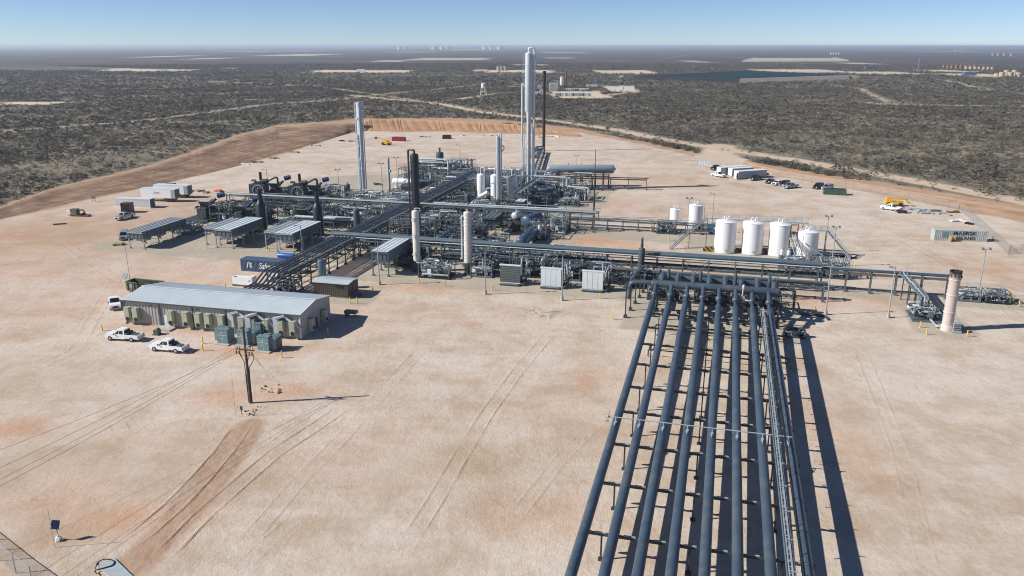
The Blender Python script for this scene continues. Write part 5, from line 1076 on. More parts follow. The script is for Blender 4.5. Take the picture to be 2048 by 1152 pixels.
# ------------------------------------------------------------------ containers
def text_mesh(s, size, shear=0., ext=.01, off=0.):
    c = bpy.data.curves.new('lettering', 'FONT'); c.body = s; c.size = size; c.shear = shear; c.extrude = ext; c.offset = off; c.align_x = 'CENTER'; c.align_y = 'CENTER'
    o = bpy.data.objects.new('lettering', c); COL.objects.link(o); bpy.context.view_layer.update()
    me = bpy.data.meshes.new_from_object(o.evaluated_get(bpy.context.evaluated_depsgraph_get())); bpy.data.objects.remove(o); return me
def letters(parent, s, size, x, y, z, m, shear=0., name='lettering', rot=(PI/2,0,0), off=0., sx=1.):
    me = text_mesh(s, size, shear, off=off); me.materials.clear(); me.materials.append(M[m]); o = bpy.data.objects.new(name, me); COL.objects.link(o); o.parent = parent; o.location = (x, y, z); o.rotation_euler = rot; o.scale = (sx, 1, 1); return o
def container(name, label, u, v, rz, L, w, h, m, rib=.32, world=False, cat='container', dark_door=False, z0=0., dep=.07):
    t = thing(name, label, cat, u, v, z0, rz, world=world); b = MB()
    for a, c, o in (((0,0),(L,0),(0,-1)), ((L,w),(0,w),(0,1))): corr(b, a, c, .15, h-.1, o, rib, dep)
    b.build('wall', m, t); b = MB()
    for x in (0, L):
        for y in (0, w): b.box((x, y, h/2), (.18, .2, h))
    for y in (0, w): b.box((L/2, y, .1), (L, .2, .18)); b.box((L/2, y, h-.05), (L, .2, .14))
    for x in (0, L): b.box((x, w/2, h-.05), (.2, w, .14)); b.box((x, w/2, .1), (.2, w, .18))
    b.build('frame', m, t); b = MB(); n = int(L/.6)
    b.box((L/2, w/2, h-.04), (L, w, .06))
    for k in range(n): b.box((L*(k+.5)/n, w/2, h+.0), (.22, w*.92, .04))
    b.build('roof', m, t)
    for x in (-.02, L+.02):
        b = MB().box((x, w*.27, h/2), (.06, w*.46, h-.3)).box((x, w*.73, h/2), (.06, w*.46, h-.3))
        for y in (.2, .4, .6, .8): b.bar((x+(.05 if x > 0 else -.05), w*y, .2), (x+(.05 if x > 0 else -.05), w*y, h-.2), .04)
        b.build('door', 'trim' if dark_door and x > 0 else m, t)
    return t
bc = container('shipping_container', 'dark blue shipping container with white script lettering left of the diagonal rack', -97.8, 143.9, math.radians(1), 12.1, 2.44, 2.6, 'cblue')
letters(bc, 'Safmarine', 1.9, 6.9, -.10, 1.3, 'letter', .3, off=.012, sx=.72)
lg = MB()
for k in range(3): lg.box((2.25+.05*k, -.10, 1.85-.42*k), (.62, .03, .2), ry=.18)
lg.box((1.6, -.10, 1.45), (.18, .03, 1.3), ry=.3); lg.build('logo', 'letter', bc)
pa, pb = W(1868, 480.5), W(1964, 483.5); hd = math.atan2(pb[1]-pa[1], pb[0]-pa[0])
mc = container('shipping_container', 'pale grey shipping container with black capital letters near the right fence', *UV(*pa), hd, 12.1, 2.44, 2.6, 'cgrey', world=True, rib=.42, dep=.09)
letters(mc, 'MAERSK', 1.25, 6.8, -.12, 1.92, 'dletter', off=.012, sx=1.18); letters(mc, 'SEALAND', 1.05, 6.8, -.12, .72, 'dletter', off=.012, sx=1.15)
MB().box((2.4, -.105, 1.5), (1.5, .02, 1.5)).build('logo', 'cblue' if False else 'xfmr', mc)
one(MB().lathe((0,0,.75), (1,.25,0), [(0,.72), (.25,.72)], 16).lathe((.5,.12,.75), (1,.25,0), [(-.3,.4), (.5,.4)], 12).lathe((.9,.25,.75), (1,.25,0), [(0,.72), (.25,.72)], 16), 'cable_drum', 'timber', 'wooden cable drum standing in front of the pale lettered container', 'cable drum', *at(1899, 482.5), 0, 0)
container('storage_container', 'white ribbed container on the ground at the left, below the white trailers', *at(232, 414), math.radians(5), 11.3, 2.4, 2.7, 'white', dark_door=True)
def trailer(px, py, rz, label, text):
    t = thing('box_trailer', label, 'trailer', *at(px, py), 0, rz)
    MB().box((5.9, 1.25, 2.55), (11.8, 2.5, 2.75)).build('box', 'white', t); MB().box((5.9, 1.25, 3.96), (11.9, 2.56, .07)).build('roof', 'panel', t)
    MB().box((5.9, 1.25, 1.05), (11.6, 1.2, .25)).build('chassis', 'trim', t); MB().box((11.84, 1.25, 2.5), (.06, 2.4, 2.6)).build('door', 'trim', t); MB().box((11.1,-.03,2.5),(1.3,.03,2.6)).build('side_door','galv',t)
    for x in (8.9, 10.1):
        for y in (.25, 2.25): MB().lathe((x, y-.15, .5), (0,1,0), [(0,.5), (.3,.5)], 14).build('wheel', 'rubber', t)
    for y in (.5, 2.0): MB().bar((2.6, y, 0), (2.6, y, 1.2), .16).box((2.6, y, .05), (.4,.4,.1)).build('landing_leg', 'trim', t)
    if text: MB().box((5.6, -.012, 2.95), (1.9, .02, .16)).box((5.6, -.012, 2.45), (2.5, .02, .14)).build('stripe', 'dred', t)
trailer(283, 402, math.radians(3.5), 'nearer white box trailer with two small red lines on its side', True)
trailer(310, 394, math.radians(3.5), 'farther white box trailer parked behind the one with red lines', False)
one(MB().box((0,0,.5),(3.4,1.4,.7)).box((1.6,-.3,.9),(1.4,1,1.2)).lathe((-1,-.8,.4),(0,1,0),[(0,.4),(.3,.4)],12), 'machine', 'orange', 'small orange machine on the sand under the nearer white trailer', 'machine', *at(341, 402))
t = thing('office_trailer', 'dark brown open fronted box on the sand in front of the white container', 'shelter', *at(243, 426), 0, math.radians(12))
MB().box((1.3,.04,1.4),(2.6,.08,2.6)).build('front_shade','charred',t); MB().box((1.3,1.2,2.78),(2.8,2.5,.08)).box((2.6,1.2,1.4),(.08,2.4,2.7)).box((0,1.2,1.4),(.08,2.4,2.7)).box((1.3,2.4,1.4),(2.6,.08,2.7)).build('shell','brownwall',t)  # near-black sheet fills the open front, the shade inside given as colour
t = thing('generator_set', 'cream tank and pump set standing alone at the far left of the yard', 'pump set', *at(140, 433), 0, math.radians(8))
MB().box((1.0,1,1.1),(1.8,1.6,1.7)).box((1.0,1,2.0),(2.0,1.8,.1)).build('cabinet','olive',t); MB().lathe((-.5,.3,1.0),(0,1,0),[(0,.6),(.2,.75),(1.3,.75),(1.5,.6)],14).build('tank','white',t); MB().box((2.4,1,.3),(6,1.6,.2)).build('trailer_bed','rust',t); MB().tube([(2,1,1.2),(3,1,1.9),(3.8,1,1.6),(4,1,.5)],.18,8).build('pump_arm','dsteel',t); MB().lathe((3.4,.2,.5),(0,1,0),[(0,.45),(1.4,.45)],12).build('wheel','rubber',t)
one(MB().bar((0,0,0),(0,0,1.7),.09).bar((1.1,0,0),(1.1,0,1.7),.09).box((.55,0,1.3),(1.3,.06,.8)), 'notice_board', 'steel', 'small notice board on two legs at the foot of the brown bank', 'board', *at(185, 403))
one(MB().box((0,0,.15),(3.2,.5,.3)), 'steel_beam', 'dsteel', 'short dark beam lying on the sand far left', 'beam', *at(120, 449), 0, .6)
# green roll-off bin and white generator
t = thing('open_bin', 'open topped green bin with ribbed sides behind the long building', 'bin', *at(254, 583), 0, math.radians(-2))
b = MB()
for y in (0, 2.4): b.box((3.4, y, 1.1), (6.8, .08, 1.7))
for x in (0, 6.8): b.box((x, 1.2, 1.1), (.08, 2.4, 1.7))
b.box((3.4,1.2,.3),(6.8,2.4,.1)); b.build('shell','cgreen',t); b = MB()
for k in range(9): b.box((.4+.76*k, -.1, 1.1), (.14, .14, 1.7))
b.box((3.4,-.08,2.0),(7.0,.16,.14)); b.box((3.4,2.45,2.0),(7,.16,.14)); b.box((6.88,1.2,2.0),(.16,2.6,.14)); b.box((-.08,1.2,2.0),(.16,2.6,.14)); b.build('rib','olive',t); MB().box((4.8,1.2,1.6),(3.4,2.2,.3)).box((5.4,1.0,1.8),(1.6,1.6,.2),rz=.4).build('load','charred',t)
t = thing('generator', 'white enclosed generator next to the lower end of the diagonal rack', 'generator', *at(466, 572), 0, 0)
MB().box((2.2,.8,1.15),(4.6,1.5,1.5)).box((3.9,.8,1.2),(1.0,1.6,1.7)).build('enclosure','white',t); MB().box((2.2,.8,.25),(4.8,1.5,.3)).build('base','trim',t); MB().box((.5,.4,1.93),(.5,.4,.1)).lathe((3.8,.1,1.3),(0,-1,0),[(0,.15),(.12,.15)],10).build('vent','trim',t)
one(MB().bar((-.9,0,0),(-.9,0,.9),.08).bar((.9,0,0),(.9,0,.9),.08).box((0,0,1.0),(2.2,1.2,.5)).box((-.9,.2,.5),(.5,1.0,.8)), 'welding_cart', 'olive', 'small olive cart standing right of the long building', 'cart', *at(703, 634))
one(MB().box((0,0,.06),(1.4,1.1,.12)).box((0,0,.5),(.9,.8,.7)).sphere((.1,.1,.8),.4,10,6), 'equipment_bundle', 'cgreen', 'dark green covered bundle on a pallet in front of the building', 'bundle', *at(315, 669))
# ------------------------------------------------------------------ vehicles
def vehicle(label, nose, tail, paint, kind='pickup', cat=None, L=5.9, name=None):
    (ax, ay), (bx, by) = W(*nose), W(*tail); cx, cy = (ax+bx)/2, (ay+by)/2; an = math.atan2(ay-by, ax-bx)
    t = thing(name or {'pickup': 'pickup_truck', 'suv': 'parked_suv', 'car': 'parked_car'}[kind], label, cat or {'pickup': 'pickup truck', 'suv': 'suv', 'car': 'car'}[kind], *UV(cx, cy), 0, an, world=True); w = .95; h = L/2
    hz_ = {'pickup': 1.92, 'suv': 1.85, 'car': 1.5}[kind]; bh = {'pickup': 1.12, 'suv': 1.1, 'car': .92}[kind]
    def slab(b, poly, w0, w1):
        n = len(poly); V = [(x, -w0 if z < bh*.8 else -w1, z) for x, z in poly]+[(x, w0 if z < bh*.8 else w1, z) for x, z in poly]
        b.add(V, [list(range(n)), list(range(2*n-1, n-1, -1))]+[(i, i+n, (i+1) % n+n, (i+1) % n) for i in range(n)])
    b = MB()
    if kind == 'pickup':
        slab(b, [(-.6,.42),(h-.15,.42),(h,.55),(h-.02,.92),(h-.25,bh),(h-1.55,bh+.06),(-.6,bh+.06)][::-1], w, w-.05)
        for y in (-1, 1): b.box((-h/2-.32, y*(w-.09), .84), (h-.6, .16, .62))
        b.box((-h+.06, 0, .84), (.12, 2*w-.05, .62)); b.box((-h/2-.3, 0, .62), (h-.6, 2*w-.3, .14)); b.box((-h-.05,0,.55),(.14,1.9,.18))
        cab = [(h-1.5,bh+.02), (h-2.2,hz_-.05), (h-2.5,hz_), (-.35,hz_), (-.58,hz_-.08), (-.66,bh+.02)]; wy = .74
    elif kind == 'suv':
        slab(b, [(-h,.5),(-h+.1,.38),(h-.15,.38),(h,.55),(h-.05,.95),(h-.3,bh),(-h+.05,bh)][::-1], w, w-.05); cab = [(h-1.25,bh-.02), (h-2.0,hz_-.05), (h-2.3,hz_), (-h+.5,hz_), (-h+.2,hz_-.1), (-h+.06,bh-.02)]; wy = .74
    else:
        slab(b, [(-h,.5),(-h+.1,.3),(h-.12,.3),(h,.5),(h-.1,.78),(h-.5,.88),(h-1.4,bh),(-h+.7,bh),(-h+.05,.88)][::-1], w-.04, w-.08); cab = [(h-1.3,bh-.02), (h-2.15,hz_-.03), (h-2.6,hz_), (-h+1.5,hz_), (-h+1.2,hz_-.04), (-h+.5,bh-.02)]; wy = .66
    body = b.build('body', paint, t)
    n = len(cab); V = [(x, -(w-.08) if z < bh+.1 else -wy, z) for x, z in cab]+[(x, (w-.08) if z < bh+.1 else wy, z) for x, z in cab]
    MB().add(V, [list(range(n)), list(range(2*n-1, n-1, -1))]+[(i, i+n, (i+1) % n+n, (i+1) % n) for i in range(n)]).build('cab', paint, t)
    # glass, standing a little proud of the cab faces
    def pane(x0, z0, x1, z1, nm, k=.03):
        dx, dz = x1-x0, z1-z0; l = math.hypot(dx, dz); nx, nz = dz/l*k, -dx/l*k
        if (x0+x1)/2 < (cab[0][0]+cab[-1][0])/2: nx, nz = -abs(nx), abs(nz)
        else: nx, nz = abs(nx), abs(nz)
        a = .08; c = lambda f: (x0+dx*f+nx, z0+dz*f+nz)
        (xa, za), (xb, zb) = c(a), c(1-a); MB().quad((xa, -(w-.2), za), (xb, -(wy-.07), zb), (xb, wy-.07, zb), (xa, w-.2, za)).build(nm, 'glass', t)
    pane(*cab[0], *cab[1], 'windscreen'); pane(*cab[-1], *cab[-2], 'rear_window')
    x0, x1 = cab[-1][0]+.28, cab[0][0]-.42; x2 = (cab[1][0]-.15); x3 = cab[-2][0]+.25; zt = hz_-.14; zb_ = bh+.10
    for s in (-1, 1):
        f = lambda x, z: (x, s*((w-.08)+(wy-(w-.08))*(z-bh)/(hz_-bh)+.02), z); xm = (x0+x1)/2
        for a0, a1, c1, c0 in ((xm+.06, x1, x2-.12, xm+.06), (x0, xm-.06, xm-.06, x3)): MB().quad(f(a0, zb_), f(a1, zb_), f(c1, zt), f(c0, zt)).build('side_window', 'glass', t)
    wr = {'pickup': .40, 'suv': .39, 'car': .33}[kind]
    for x in (h-1.0, -h+1.15):
        for s in (-1, 1):
            q = MB().lathe((x, s*(w+.01)-s*.26, wr), (0, s, 0), [(0, wr), (.27, wr)], 16).build('wheel', 'rubber', t); MB().lathe((x, s*(w+.02), wr), (0, s, 0), [(0, wr*.58), (.03, wr*.5)], 10).build('rim', 'galv', q)
    for s in (-1, 1):
        MB().box((h-.05, s*.72, .82), (.1, .34, .2)).build('headlight', 'letter', t); MB().box((-h, s*.84, .85), (.06, .16, .3)).build('tail_light', 'dred', t)
        MB().box((cab[0][0]-.35, s*(w+.1), bh+.12), (.14, .22, .2)).build('mirror', 'trim', t)
    MB().box((h-.0, 0, .72), (.06, .95, .34)).build('grille', 'black', t); MB().box((h+.02, 0, .45), (.16, 1.8, .2)).build('bumper', 'galv' if paint != 'dcar' else 'trim', t)
    if kind == 'pickup': MB().box((-h/2-.3, 0, .70), (h-.75, 2*w-.36, .03)).build('bed_floor', 'trim', t)
    return t
v1 = vehicle('white crew cab pickup parked left in front of the long building', (221,677), (279,681), 'white', L=6.0)
v2 = vehicle('white crew cab pickup parked nearer the green transformers', (309,698), (369,704), 'white', L=6.0)
for q in (v1, v2): MB().box((-2.0,.1,.95),(1.0,1.2,.4)).box((-.9,0,1.25),(.4,1.7,.35)).build('toolbox','trim',q)
vehicle('white pickup facing the camera at the left end of the long building', (233,625), (228,601), 'white')
vehicle('silver pickup with its doors facing the camera in front of the dark brown box', (236,441), (264,434), 'silver')
vehicle('silver van half hidden behind the leftmost air cooler', (246,483), (252,470), 'silver', 'suv')
vehicle('white pickup beside the white site offices on the right', (1423,351), (1450,356), 'white', L=5.8)
vehicle('black pickup behind the white pickup at the site offices', (1422,341), (1444,338), 'dcar')
vehicle('dark green pickup right of the site offices, in front', (1498,362), (1526,358), 'gcar')
vehicle('dark green pickup right of the site offices, behind', (1511,354), (1532,352), 'gcar')
vehicle('black car first in the row of four right of the offices', (1528,369), (1551,363), 'dcar', 'car', L=4.8)
vehicle('white car second in the row of four right of the offices', (1542,372), (1566,367), 'white', 'car', L=4.8)
vehicle('maroon car third in the row of four right of the offices', (1557,374), (1580,369), 'maroon', 'suv', L=4.9)
vehicle('silver pickup last in the row of four right of the offices', (1566,378), (1596,374), 'silver')
vehicle('black suv standing left of the green open bin at the fence', (1623,380), (1648,374), 'dcar', 'suv', L=5)
vehicle('white suv between the black suv and the green open bin', (1641,382), (1668,376), 'silver', 'suv', L=5.0)
vehicle('white pickup in front of the yellow lift at the right fence', (1767,418), (1797,423), 'white')
t = thing('utility_vehicle', 'small dark red utility vehicle right of the white pickup at the fence', 'utility vehicle', *at(1803, 426), 0, .1)
MB().box((0,0,.55),(2.6,1.3,.4)).box((-.9,0,.85),(.7,1.2,.3)).build('body','maroon',t); MB().bar((-.3,-.6,.8),(-.2,-.6,1.8),.06).bar((.6,-.6,.8),(.4,-.6,1.8),.06).bar((-.3,.6,.8),(-.2,.6,1.8),.06).bar((.6,.6,.8),(.4,.6,1.8),.06).box((.1,0,1.82),(1.0,1.3,.06)).build('roll_cage','trim',t)
for x in (-.9,.9):
    for y in (-.65,.65): MB().lathe((x,y-.12,.35),(0,1,0),[(0,.35),(.24,.35)],12).build('wheel','rubber',t)
t = thing('boom_lift', 'yellow telescopic boom lift parked along the right fence', 'boom lift', *at(1787, 411), 0, math.radians(3))
MB().box((0,0,.9),(5.2,1.9,.8)).box((-1.5,0,1.6),(1.8,1.6,.9)).build('chassis','yel2',t); MB().bar((-2.2,0,2.3),(3.2,0,2.0),.5,.5).bar((3.2,0,2.0),(4.0,0,1.2),.35).build('boom','yel2',t); MB().box((4.3,0,1.0),(1.1,1.6,.1)).build('basket','yel2',t)
for x in (-1.7,1.7):
    for y in (-.95,.95): MB().lathe((x,y-.18,.55),(0,1,0),[(0,.55),(.36,.55)],14).build('wheel','rubber',t)
t = thing('telehandler', 'yellow telehandler with raised boom at the far side of the pad', 'telehandler', *at(773, 290), 0, 0)
MB().box((0,0,1.1),(4.6,2.0,.8)).box((.5,.4,2.0),(1.5,1.0,1.3)).build('chassis','yel2',t); MB().bar((2,-.4,2.0),(-4.6,-.4,3.6),.5,.5).build('boom','yel2',t); MB().box((-5.2,-.4,3.3),(.9,1.6,1.0)).build('fork_carriage','trim',t)
for x in (-1.5,1.5):
    for y in (-1,1): MB().lathe((x,y-.2,.65),(0,1,0),[(0,.65),(.4,.65)],14).build('wheel','rubber',t)
def openbin(name, label, px, py, L, w, h, m, rz=0., cat='dumpster'):
    t = thing(name, label, cat, *at(px, py), 0, rz); b = MB()
    for y in (0, w): b.box((L/2, y, h/2+.2), (L, .1, h))
    for x, s in ((0, .12), (L, -.12)): b.box((x, w/2, h/2+.2), (.1, w, h), ry=s)
    b.box((L/2, w/2, .3), (L, w, .1)); b.build('shell', m, t); b = MB()
    for k in range(int(L/.7)): b.box((.35+.7*k, -.08, h/2+.2), (.1, .1, h))
    b.box((L/2, 0, h+.22), (L+.1, .2, .14)); b.box((L/2, w, h+.22), (L+.1, .2, .14)); b.build('rib', m, t); MB().box((L/2,.05,.12),(L,.2,.2)).box((L/2,w,.12),(L,.2,.2)).build('runner','trim',t); return t
openbin('dumpster', 'red open dumpster near the orange earth bank', 784, 282, 6.6, 2.4, 1.7, 'red')
openbin('dumpster', 'black open dumpster at the far side of the pad', 885, 278, 4.2, 2.2, 1.7, 'black', .1)
openbin('dumpster', 'dark green long open dumpster right of the parked cars', 1647, 389, 6.8, 2.4, 1.6, 'cgreen', math.radians(-1))
for k, (a, c, L, lab) in enumerate((((1438,350), (1452,353), 12.2, 'white grey sided site office farthest back of the three'), ((1464,350), (1477,350), 9.5, 'white grey sided site office in the middle of the three'), ((1472,358), (1524,350), 12.4, 'white site office with an open door nearest the camera of the three'))):
    pts = ((1441,351), (1464,353), (1476,359))[k]; t = thing('site_office', lab, 'site office', *at(*pts), 0, math.radians((36, 36, 36)[k]), group='white site offices')
    MB().box((L/2,1.25,1.5),(L,2.5,2.6)).build('wall','galv',t); MB().box((L/2,1.25,2.86),(L+.25,2.75,.1)).build('roof','white',t); MB().box((-.03,1.25,1.5),(.08,2.5,2.6)).build('end_wall','white',t); MB().box((-.08,.5,1.3),(.06,.9,2.0)).build('door','dletter' if k == 2 else 'white',t); MB().box((L/2,1.25,.1),(L,2.2,.2)).build('skirting','trim',t)  # last office: black door piece is shade painted into the open doorway
MB().box((-1.0,.2,1.3),(.06,.9,2.0)).build('open_door','white',t)
# solar light tower row at the gate
for k in range(5): one(MB().bar((0,0,0),(.0,0,1.3),.08).box((0,0,1.2),(1.6,.06,1.5),rx=-.6).box((0,.3,.15),(1.2,.8,.3)), 'barrier_panel', 'white', ['first slanted white panel from the left beside the site gate','second slanted white panel from the left beside the site gate','third slanted white panel from the left beside the site gate','fourth slanted white panel from the left beside the site gate','last slanted white panel beside the site gate, nearest the cars'][k], 'panel', *at(1402+5.5*k, 328.5+.9*k), 0, .5, group='slanted white panels by the gate')
# ------------------------------------------------------------------ storage tanks and walkway
def tank(px, py, r, h, label, ladder_=False, pips=True):
    u, v = at(px, py); v += r; t = thing('storage_tank', label, 'storage tank', u, v, group='white storage tanks')
    MB().lathe((0,0,.12), (0,0,1), [(0,r), (h*.33,r), (h*.33,r+.012), (h*.34,r+.012), (h*.34,r), (h*.66,r), (h*.66,r+.012), (h*.67,r+.012), (h*.67,r), (h-.12,r)], 40, True, False).build('shell', 'tank', t)
    MB().lathe((0,0,h), (0,0,1), [(-.06,r+.04), (.0,r+.06), (.04,r), (r*.16,.02)], 40, True, False).build('roof', 'tank', t)
    MB().lathe((0,0,0), (0,0,1), [(0,r+.18), (.12,r+.18), (.14,r)], 32).build('base', 'conc', t)
    if pips:
        for x in (-.5, .35): MB().tube([(x, .4, h+r*.1), (x, .4, h+r*.16+.6), (x+.45, .5, h+r*.16+.6), (x+.5, .55, h+.4)], .12, 8).build('vent_pipe', 'tank', t)
        MB().lathe((0,-.6,h+.2), (0,0,1), [(0,.35), (.2,.35)], 12).build('hatch', 'tank', t)
    MB().lathe((.3,-r*.98,.9), (0,-1,0), [(0,.22), (.15,.22)], 12).build('manway', 'galv', t)
    return t
tank(1448, 508, 2.38, 7.3, 'tall white storage tank first from the left in the row'); tank(1503, 511, 2.38, 7.3, 'tall white storage tank second from the left in the row')
tank(1557, 514.5, 2.38, 7.3, 'tall white storage tank third from the left in the row'); tank(1613, 518.5, 2.38, 6.0, 'shorter white storage tank at the right end of the row')
tank(1349, 449, 1.45, 4.0, 'smaller of the two little white tanks behind the waist high rack'); tank(1389, 454, 1.85, 5.6, 'taller of the two little white tanks, right one')
for u_, v_, h_, r_, lab in ((-11.4, 214.6, 4.9, 1.6, 'thin pipe frame hugging the smaller little white tank'), (-6.0, 215, 6.4, 2.0, 'thin pipe frame hugging the taller little white tank')):
    one(MB().tube([(-r_,-.9,.2), (-r_,-.9,h_), (0,-.9,h_)], .06, 6).tube([(0,0,h_-.3),(r_+.2,0,h_-.3),(r_+.2,0,.3)], .06, 6), 'tank_piping', 'galv', lab, 'pipework', u_, v_-.6)
wk = thing('walkway', 'grey catwalk with handrails and stairs behind the row of white tanks', 'walkway', -1, 190)
b = MB(); b.box((9.6, 1.2, 6.9), (23, 1.0, .12)); b.box((21.8,-1.2,5.9), (6.4,1.0,.12)); b.build('deck', 'galv', wk)
rail_mb([(-2,.7,6.95),(19.5,.7,6.95)], b=(b:=MB())); rail_mb([(-2,1.7,6.95),(21,1.7,6.95)], b=b); rail_mb([(21,-.7,5.95),(25,-.7,5.95)], b=b); rail_mb([(21,-1.7,5.95),(25,-1.7,5.95)], b=b); rail_mb([(19.5,.9,6.9),(21.5,-.7,5.9)], b=b); b.build('handrail', 'galv', wk)
for x, y, z in ((-1.5,1.2,6.9), (3.2,1.9,6.9), (8.8,1.9,6.9), (14.6,1.9,6.9), (20,1.9,6.9), (-1.5,-.8,6.9)): MB().bar((x,y,0),(x,y,z),.16).build('post','steel',wk)
MB().bar((-1.5,-.8,6.8),(-1.5,1.4,6.8),.16).build('beam','steel',wk)
def stair(parent, a, c, w=.9):
    A, C_ = Vector(a), Vector(c); d = C_-A; n = int(abs(d.z)/.24); s = Vector((-d.y, d.x, 0)).normalized()*w/2; b = MB()
    for k in (-1, 1): b.bar(A+s*k, C_+s*k, .08, .22)
    for k in range(n+1): p = A+d*(k/n); b.bar(p-s, p+s, .22, .04)
    for k in (-1, 1):
        for hh in (.55, 1.1): b.bar(A+s*k+Vector((0,0,hh)), C_+s*k+Vector((0,0,hh)), .055)
        for j in range(8): p = A+s*k+d*(j/7); b.bar(p, p+Vector((0,0,1.1)), .055)
    return b.build('stair', 'galv', parent)
stair(wk, (-9.6,-3.4,0), (-2.0,.6,6.9)); stair(wk, (30.4,-2.6,0), (25,-1.2,5.9)); MB().bar((24.8,-1.2,0),(24.8,-1.2,5.8),.16).build('post','steel',wk); MB().bar((-5.4,-1.1,0),(-5.4,-1.1,3.6),.14).build('post','steel',wk)
one(MB().box((0,0,.55),(2.2,.12,1.1)).box((3.0,.3,.55),(3.4,.1,1.1)).box((1.2,.15,.55),(.1,.5,1.1)), 'spill_guard', 'hazard', 'black and yellow striped guard wall left of the first white tank', 'guard wall', -1.9, 186.5)
for k, (x, lab) in enumerate(((5.0, 'striped guard panel between the first and second white tanks'), (10.9, 'striped guard panel between the second and third white tanks'), (22.6, 'striped guard panel at the foot of the shortest white tank'))): one(MB().box((0,0,.5),(1.3,.12,1.0)).box((0,.4,.15),(1.3,.7,.3)), 'spill_guard', 'hazard', lab, 'guard wall', x, 187.6 if k < 2 else 184.0)
lt2 = thing('pipe_tower', 'lattice of sloping grey pipes and a dark platform between the last two white tanks', 'pipe frame', 16.8, 184.6)
for k, x in enumerate((-1, -.6, -.2, .2, .6)): MB().tube([(x*.6,3,5.6), (x,1.2,4.6), (x+1.2,-6,1.6), (x+1.2,-8.4,1.4)], .1, 7).build('pipe', ('galv','vess','alud')[k%3], lt2)
MB().tube([(.8,2.6,4.4), (2,1,3.8), (6.4,-4,1.7)], .16, 8).build('pipe', 'vess', lt2); b = MB()
for x in (-.8,.8):
    for y in (1.8,3.2): b.bar((x,y,0),(x,y,7.4),.14)
for z in (3.6,5.4,7.2): b.bar((-.8,1.8,z),(.8,1.8,z),.12); b.bar((-.8,3.2,z),(.8,3.2,z),.12); b.bar((-.8,1.8,z),(-.8,3.2,z),.12); b.bar((.8,1.8,z),(.8,3.2,z),.12)
b.build('frame','rust',lt2); ladder_mb(1.6,-1,0,5.6,0,False).build('ladder','galv',lt2)
for k, (x, y) in enumerate(((13.8,176.5),(15.2,176.2))): column('filter_bottle', ['left silver bottle filter in front of the third white tank','right silver bottle filter in front of the third white tank'][k], x, y, 3.9, .42, 'alu', .8, 'steel', cat='filter', sides=12)
b = rail_mb([(-6,0,0),(24,0,0)], step=2.4, h=1.0)
one(b, 'guard_rail', 'galv', 'thin low guard rail running along the ground in front of the tank row', 'guard rail', -1, 179.5)
one(MB().box((0,0,.95),(1.1,.8,1.9)).box((0,-.41,.8),(.5,.02,.6)), 'portable_toilet', 'blue', 'blue cabin on a stand between the small tanks and the tall white tanks', 'cabin', -1.6, 206)
# ------------------------------------------------------------------ light poles
def lamp(base, h, label, heads=2, r=.09, kind='street_lamp', ped=True, rz=0.):
    t = thing(kind, label, 'light pole', *at(*base), 0, rz, group='light poles in the plant')
    MB().lathe((0,0,.0), (0,0,1), [(0,.32), (.75,.32)], 12).build('footing', 'conc', t) if ped else None
    MB().lathe((0,0,.6 if ped else 0), (0,0,1), [(0,r*1.5), (h-.6,r*.8)], 10).build('pole', 'galv', t)
    if heads == 1: MB().bar((0,0,h-.3),(-.8,-.4,h),.08).box((-1.0,-.5,h+.02),(.55,.35,.16)).build('lamp_head','lamp',t)
    else:
        MB().bar((-.65,0,h),(.65,0,h),.07).build('arm','galv',t)
        for s in (-1,1): MB().box((s*.65,-.12,h+.12),(.42,.4,.3),rx=.4).build('lamp_head','lamp',t)
    return t
for bp, h, lab, hd_ in (((759,569.5),9.,'light pole with a curved arm in front of the blue grey boxy cooler',1), ((971,588.5),9.,'light pole left of the louvred radiator, nearest the camera there',2), ((1124,601),9.2,'light pole in front of the middle silver radiator',2), ((1651,629.5),9.5,'light pole just right of the finger pipe shadows',1),
  ((1663,533),8.8,'light pole behind the flare rack with its head over the tank stairs',2), ((1649,505),8.6,'light pole right behind the shortest white tank',2), ((1776,635.5),9.4,'light pole between the finger pipes and the flare',1), ((1955,596),9.6,'light pole above the meter skids at the right edge',2),
  ((1423,462),10.,'light pole left of the tallest white storage tanks',1), ((1374,468),9.2,'light pole between the two little white tanks',2), ((538,398),9.4,'light pole behind the left fan cooled compressor',1), ((679,398),9.2,'light pole left of the slim white tower',2), ((765,388),9.8,'light pole left of the white horizontal tank',2),
  ((795,376),10.2,'light pole standing right at the white horizontal tank',2), ((921,352),11.5,'light pole behind the diagonal rack near the far lattice',1), ((1151,367),9.6,'light pole behind the very long grey horizontal vessel',2), ((1303,463),3.4,'short lamp post at the waist high rack',1), ((1055,447),8.0,'light pole amid the process area right of the polished drum',2), ((605,505),6.5,'slim pole right of the air cooler beside the diagonal rack',1)):
    lamp(bp, h, lab, hd_, rz=.2)
t = thing('solar_mast', 'thin guyed mast with a blue solar panel behind the left end of the building', 'mast', *at(264, 588), 0)
MB().bar((0,0,0),(0,0,9.5),.08).build('pole','galv',t); MB().box((-.9,-.2,3.6),(1.5,.08,1.1),rx=-.5,rz=-.3).build('solar_panel','blue' if False else 'vess',t); MB().box((.1,0,1.6),(.5,.4,.8)).build('battery_box','galv',t)
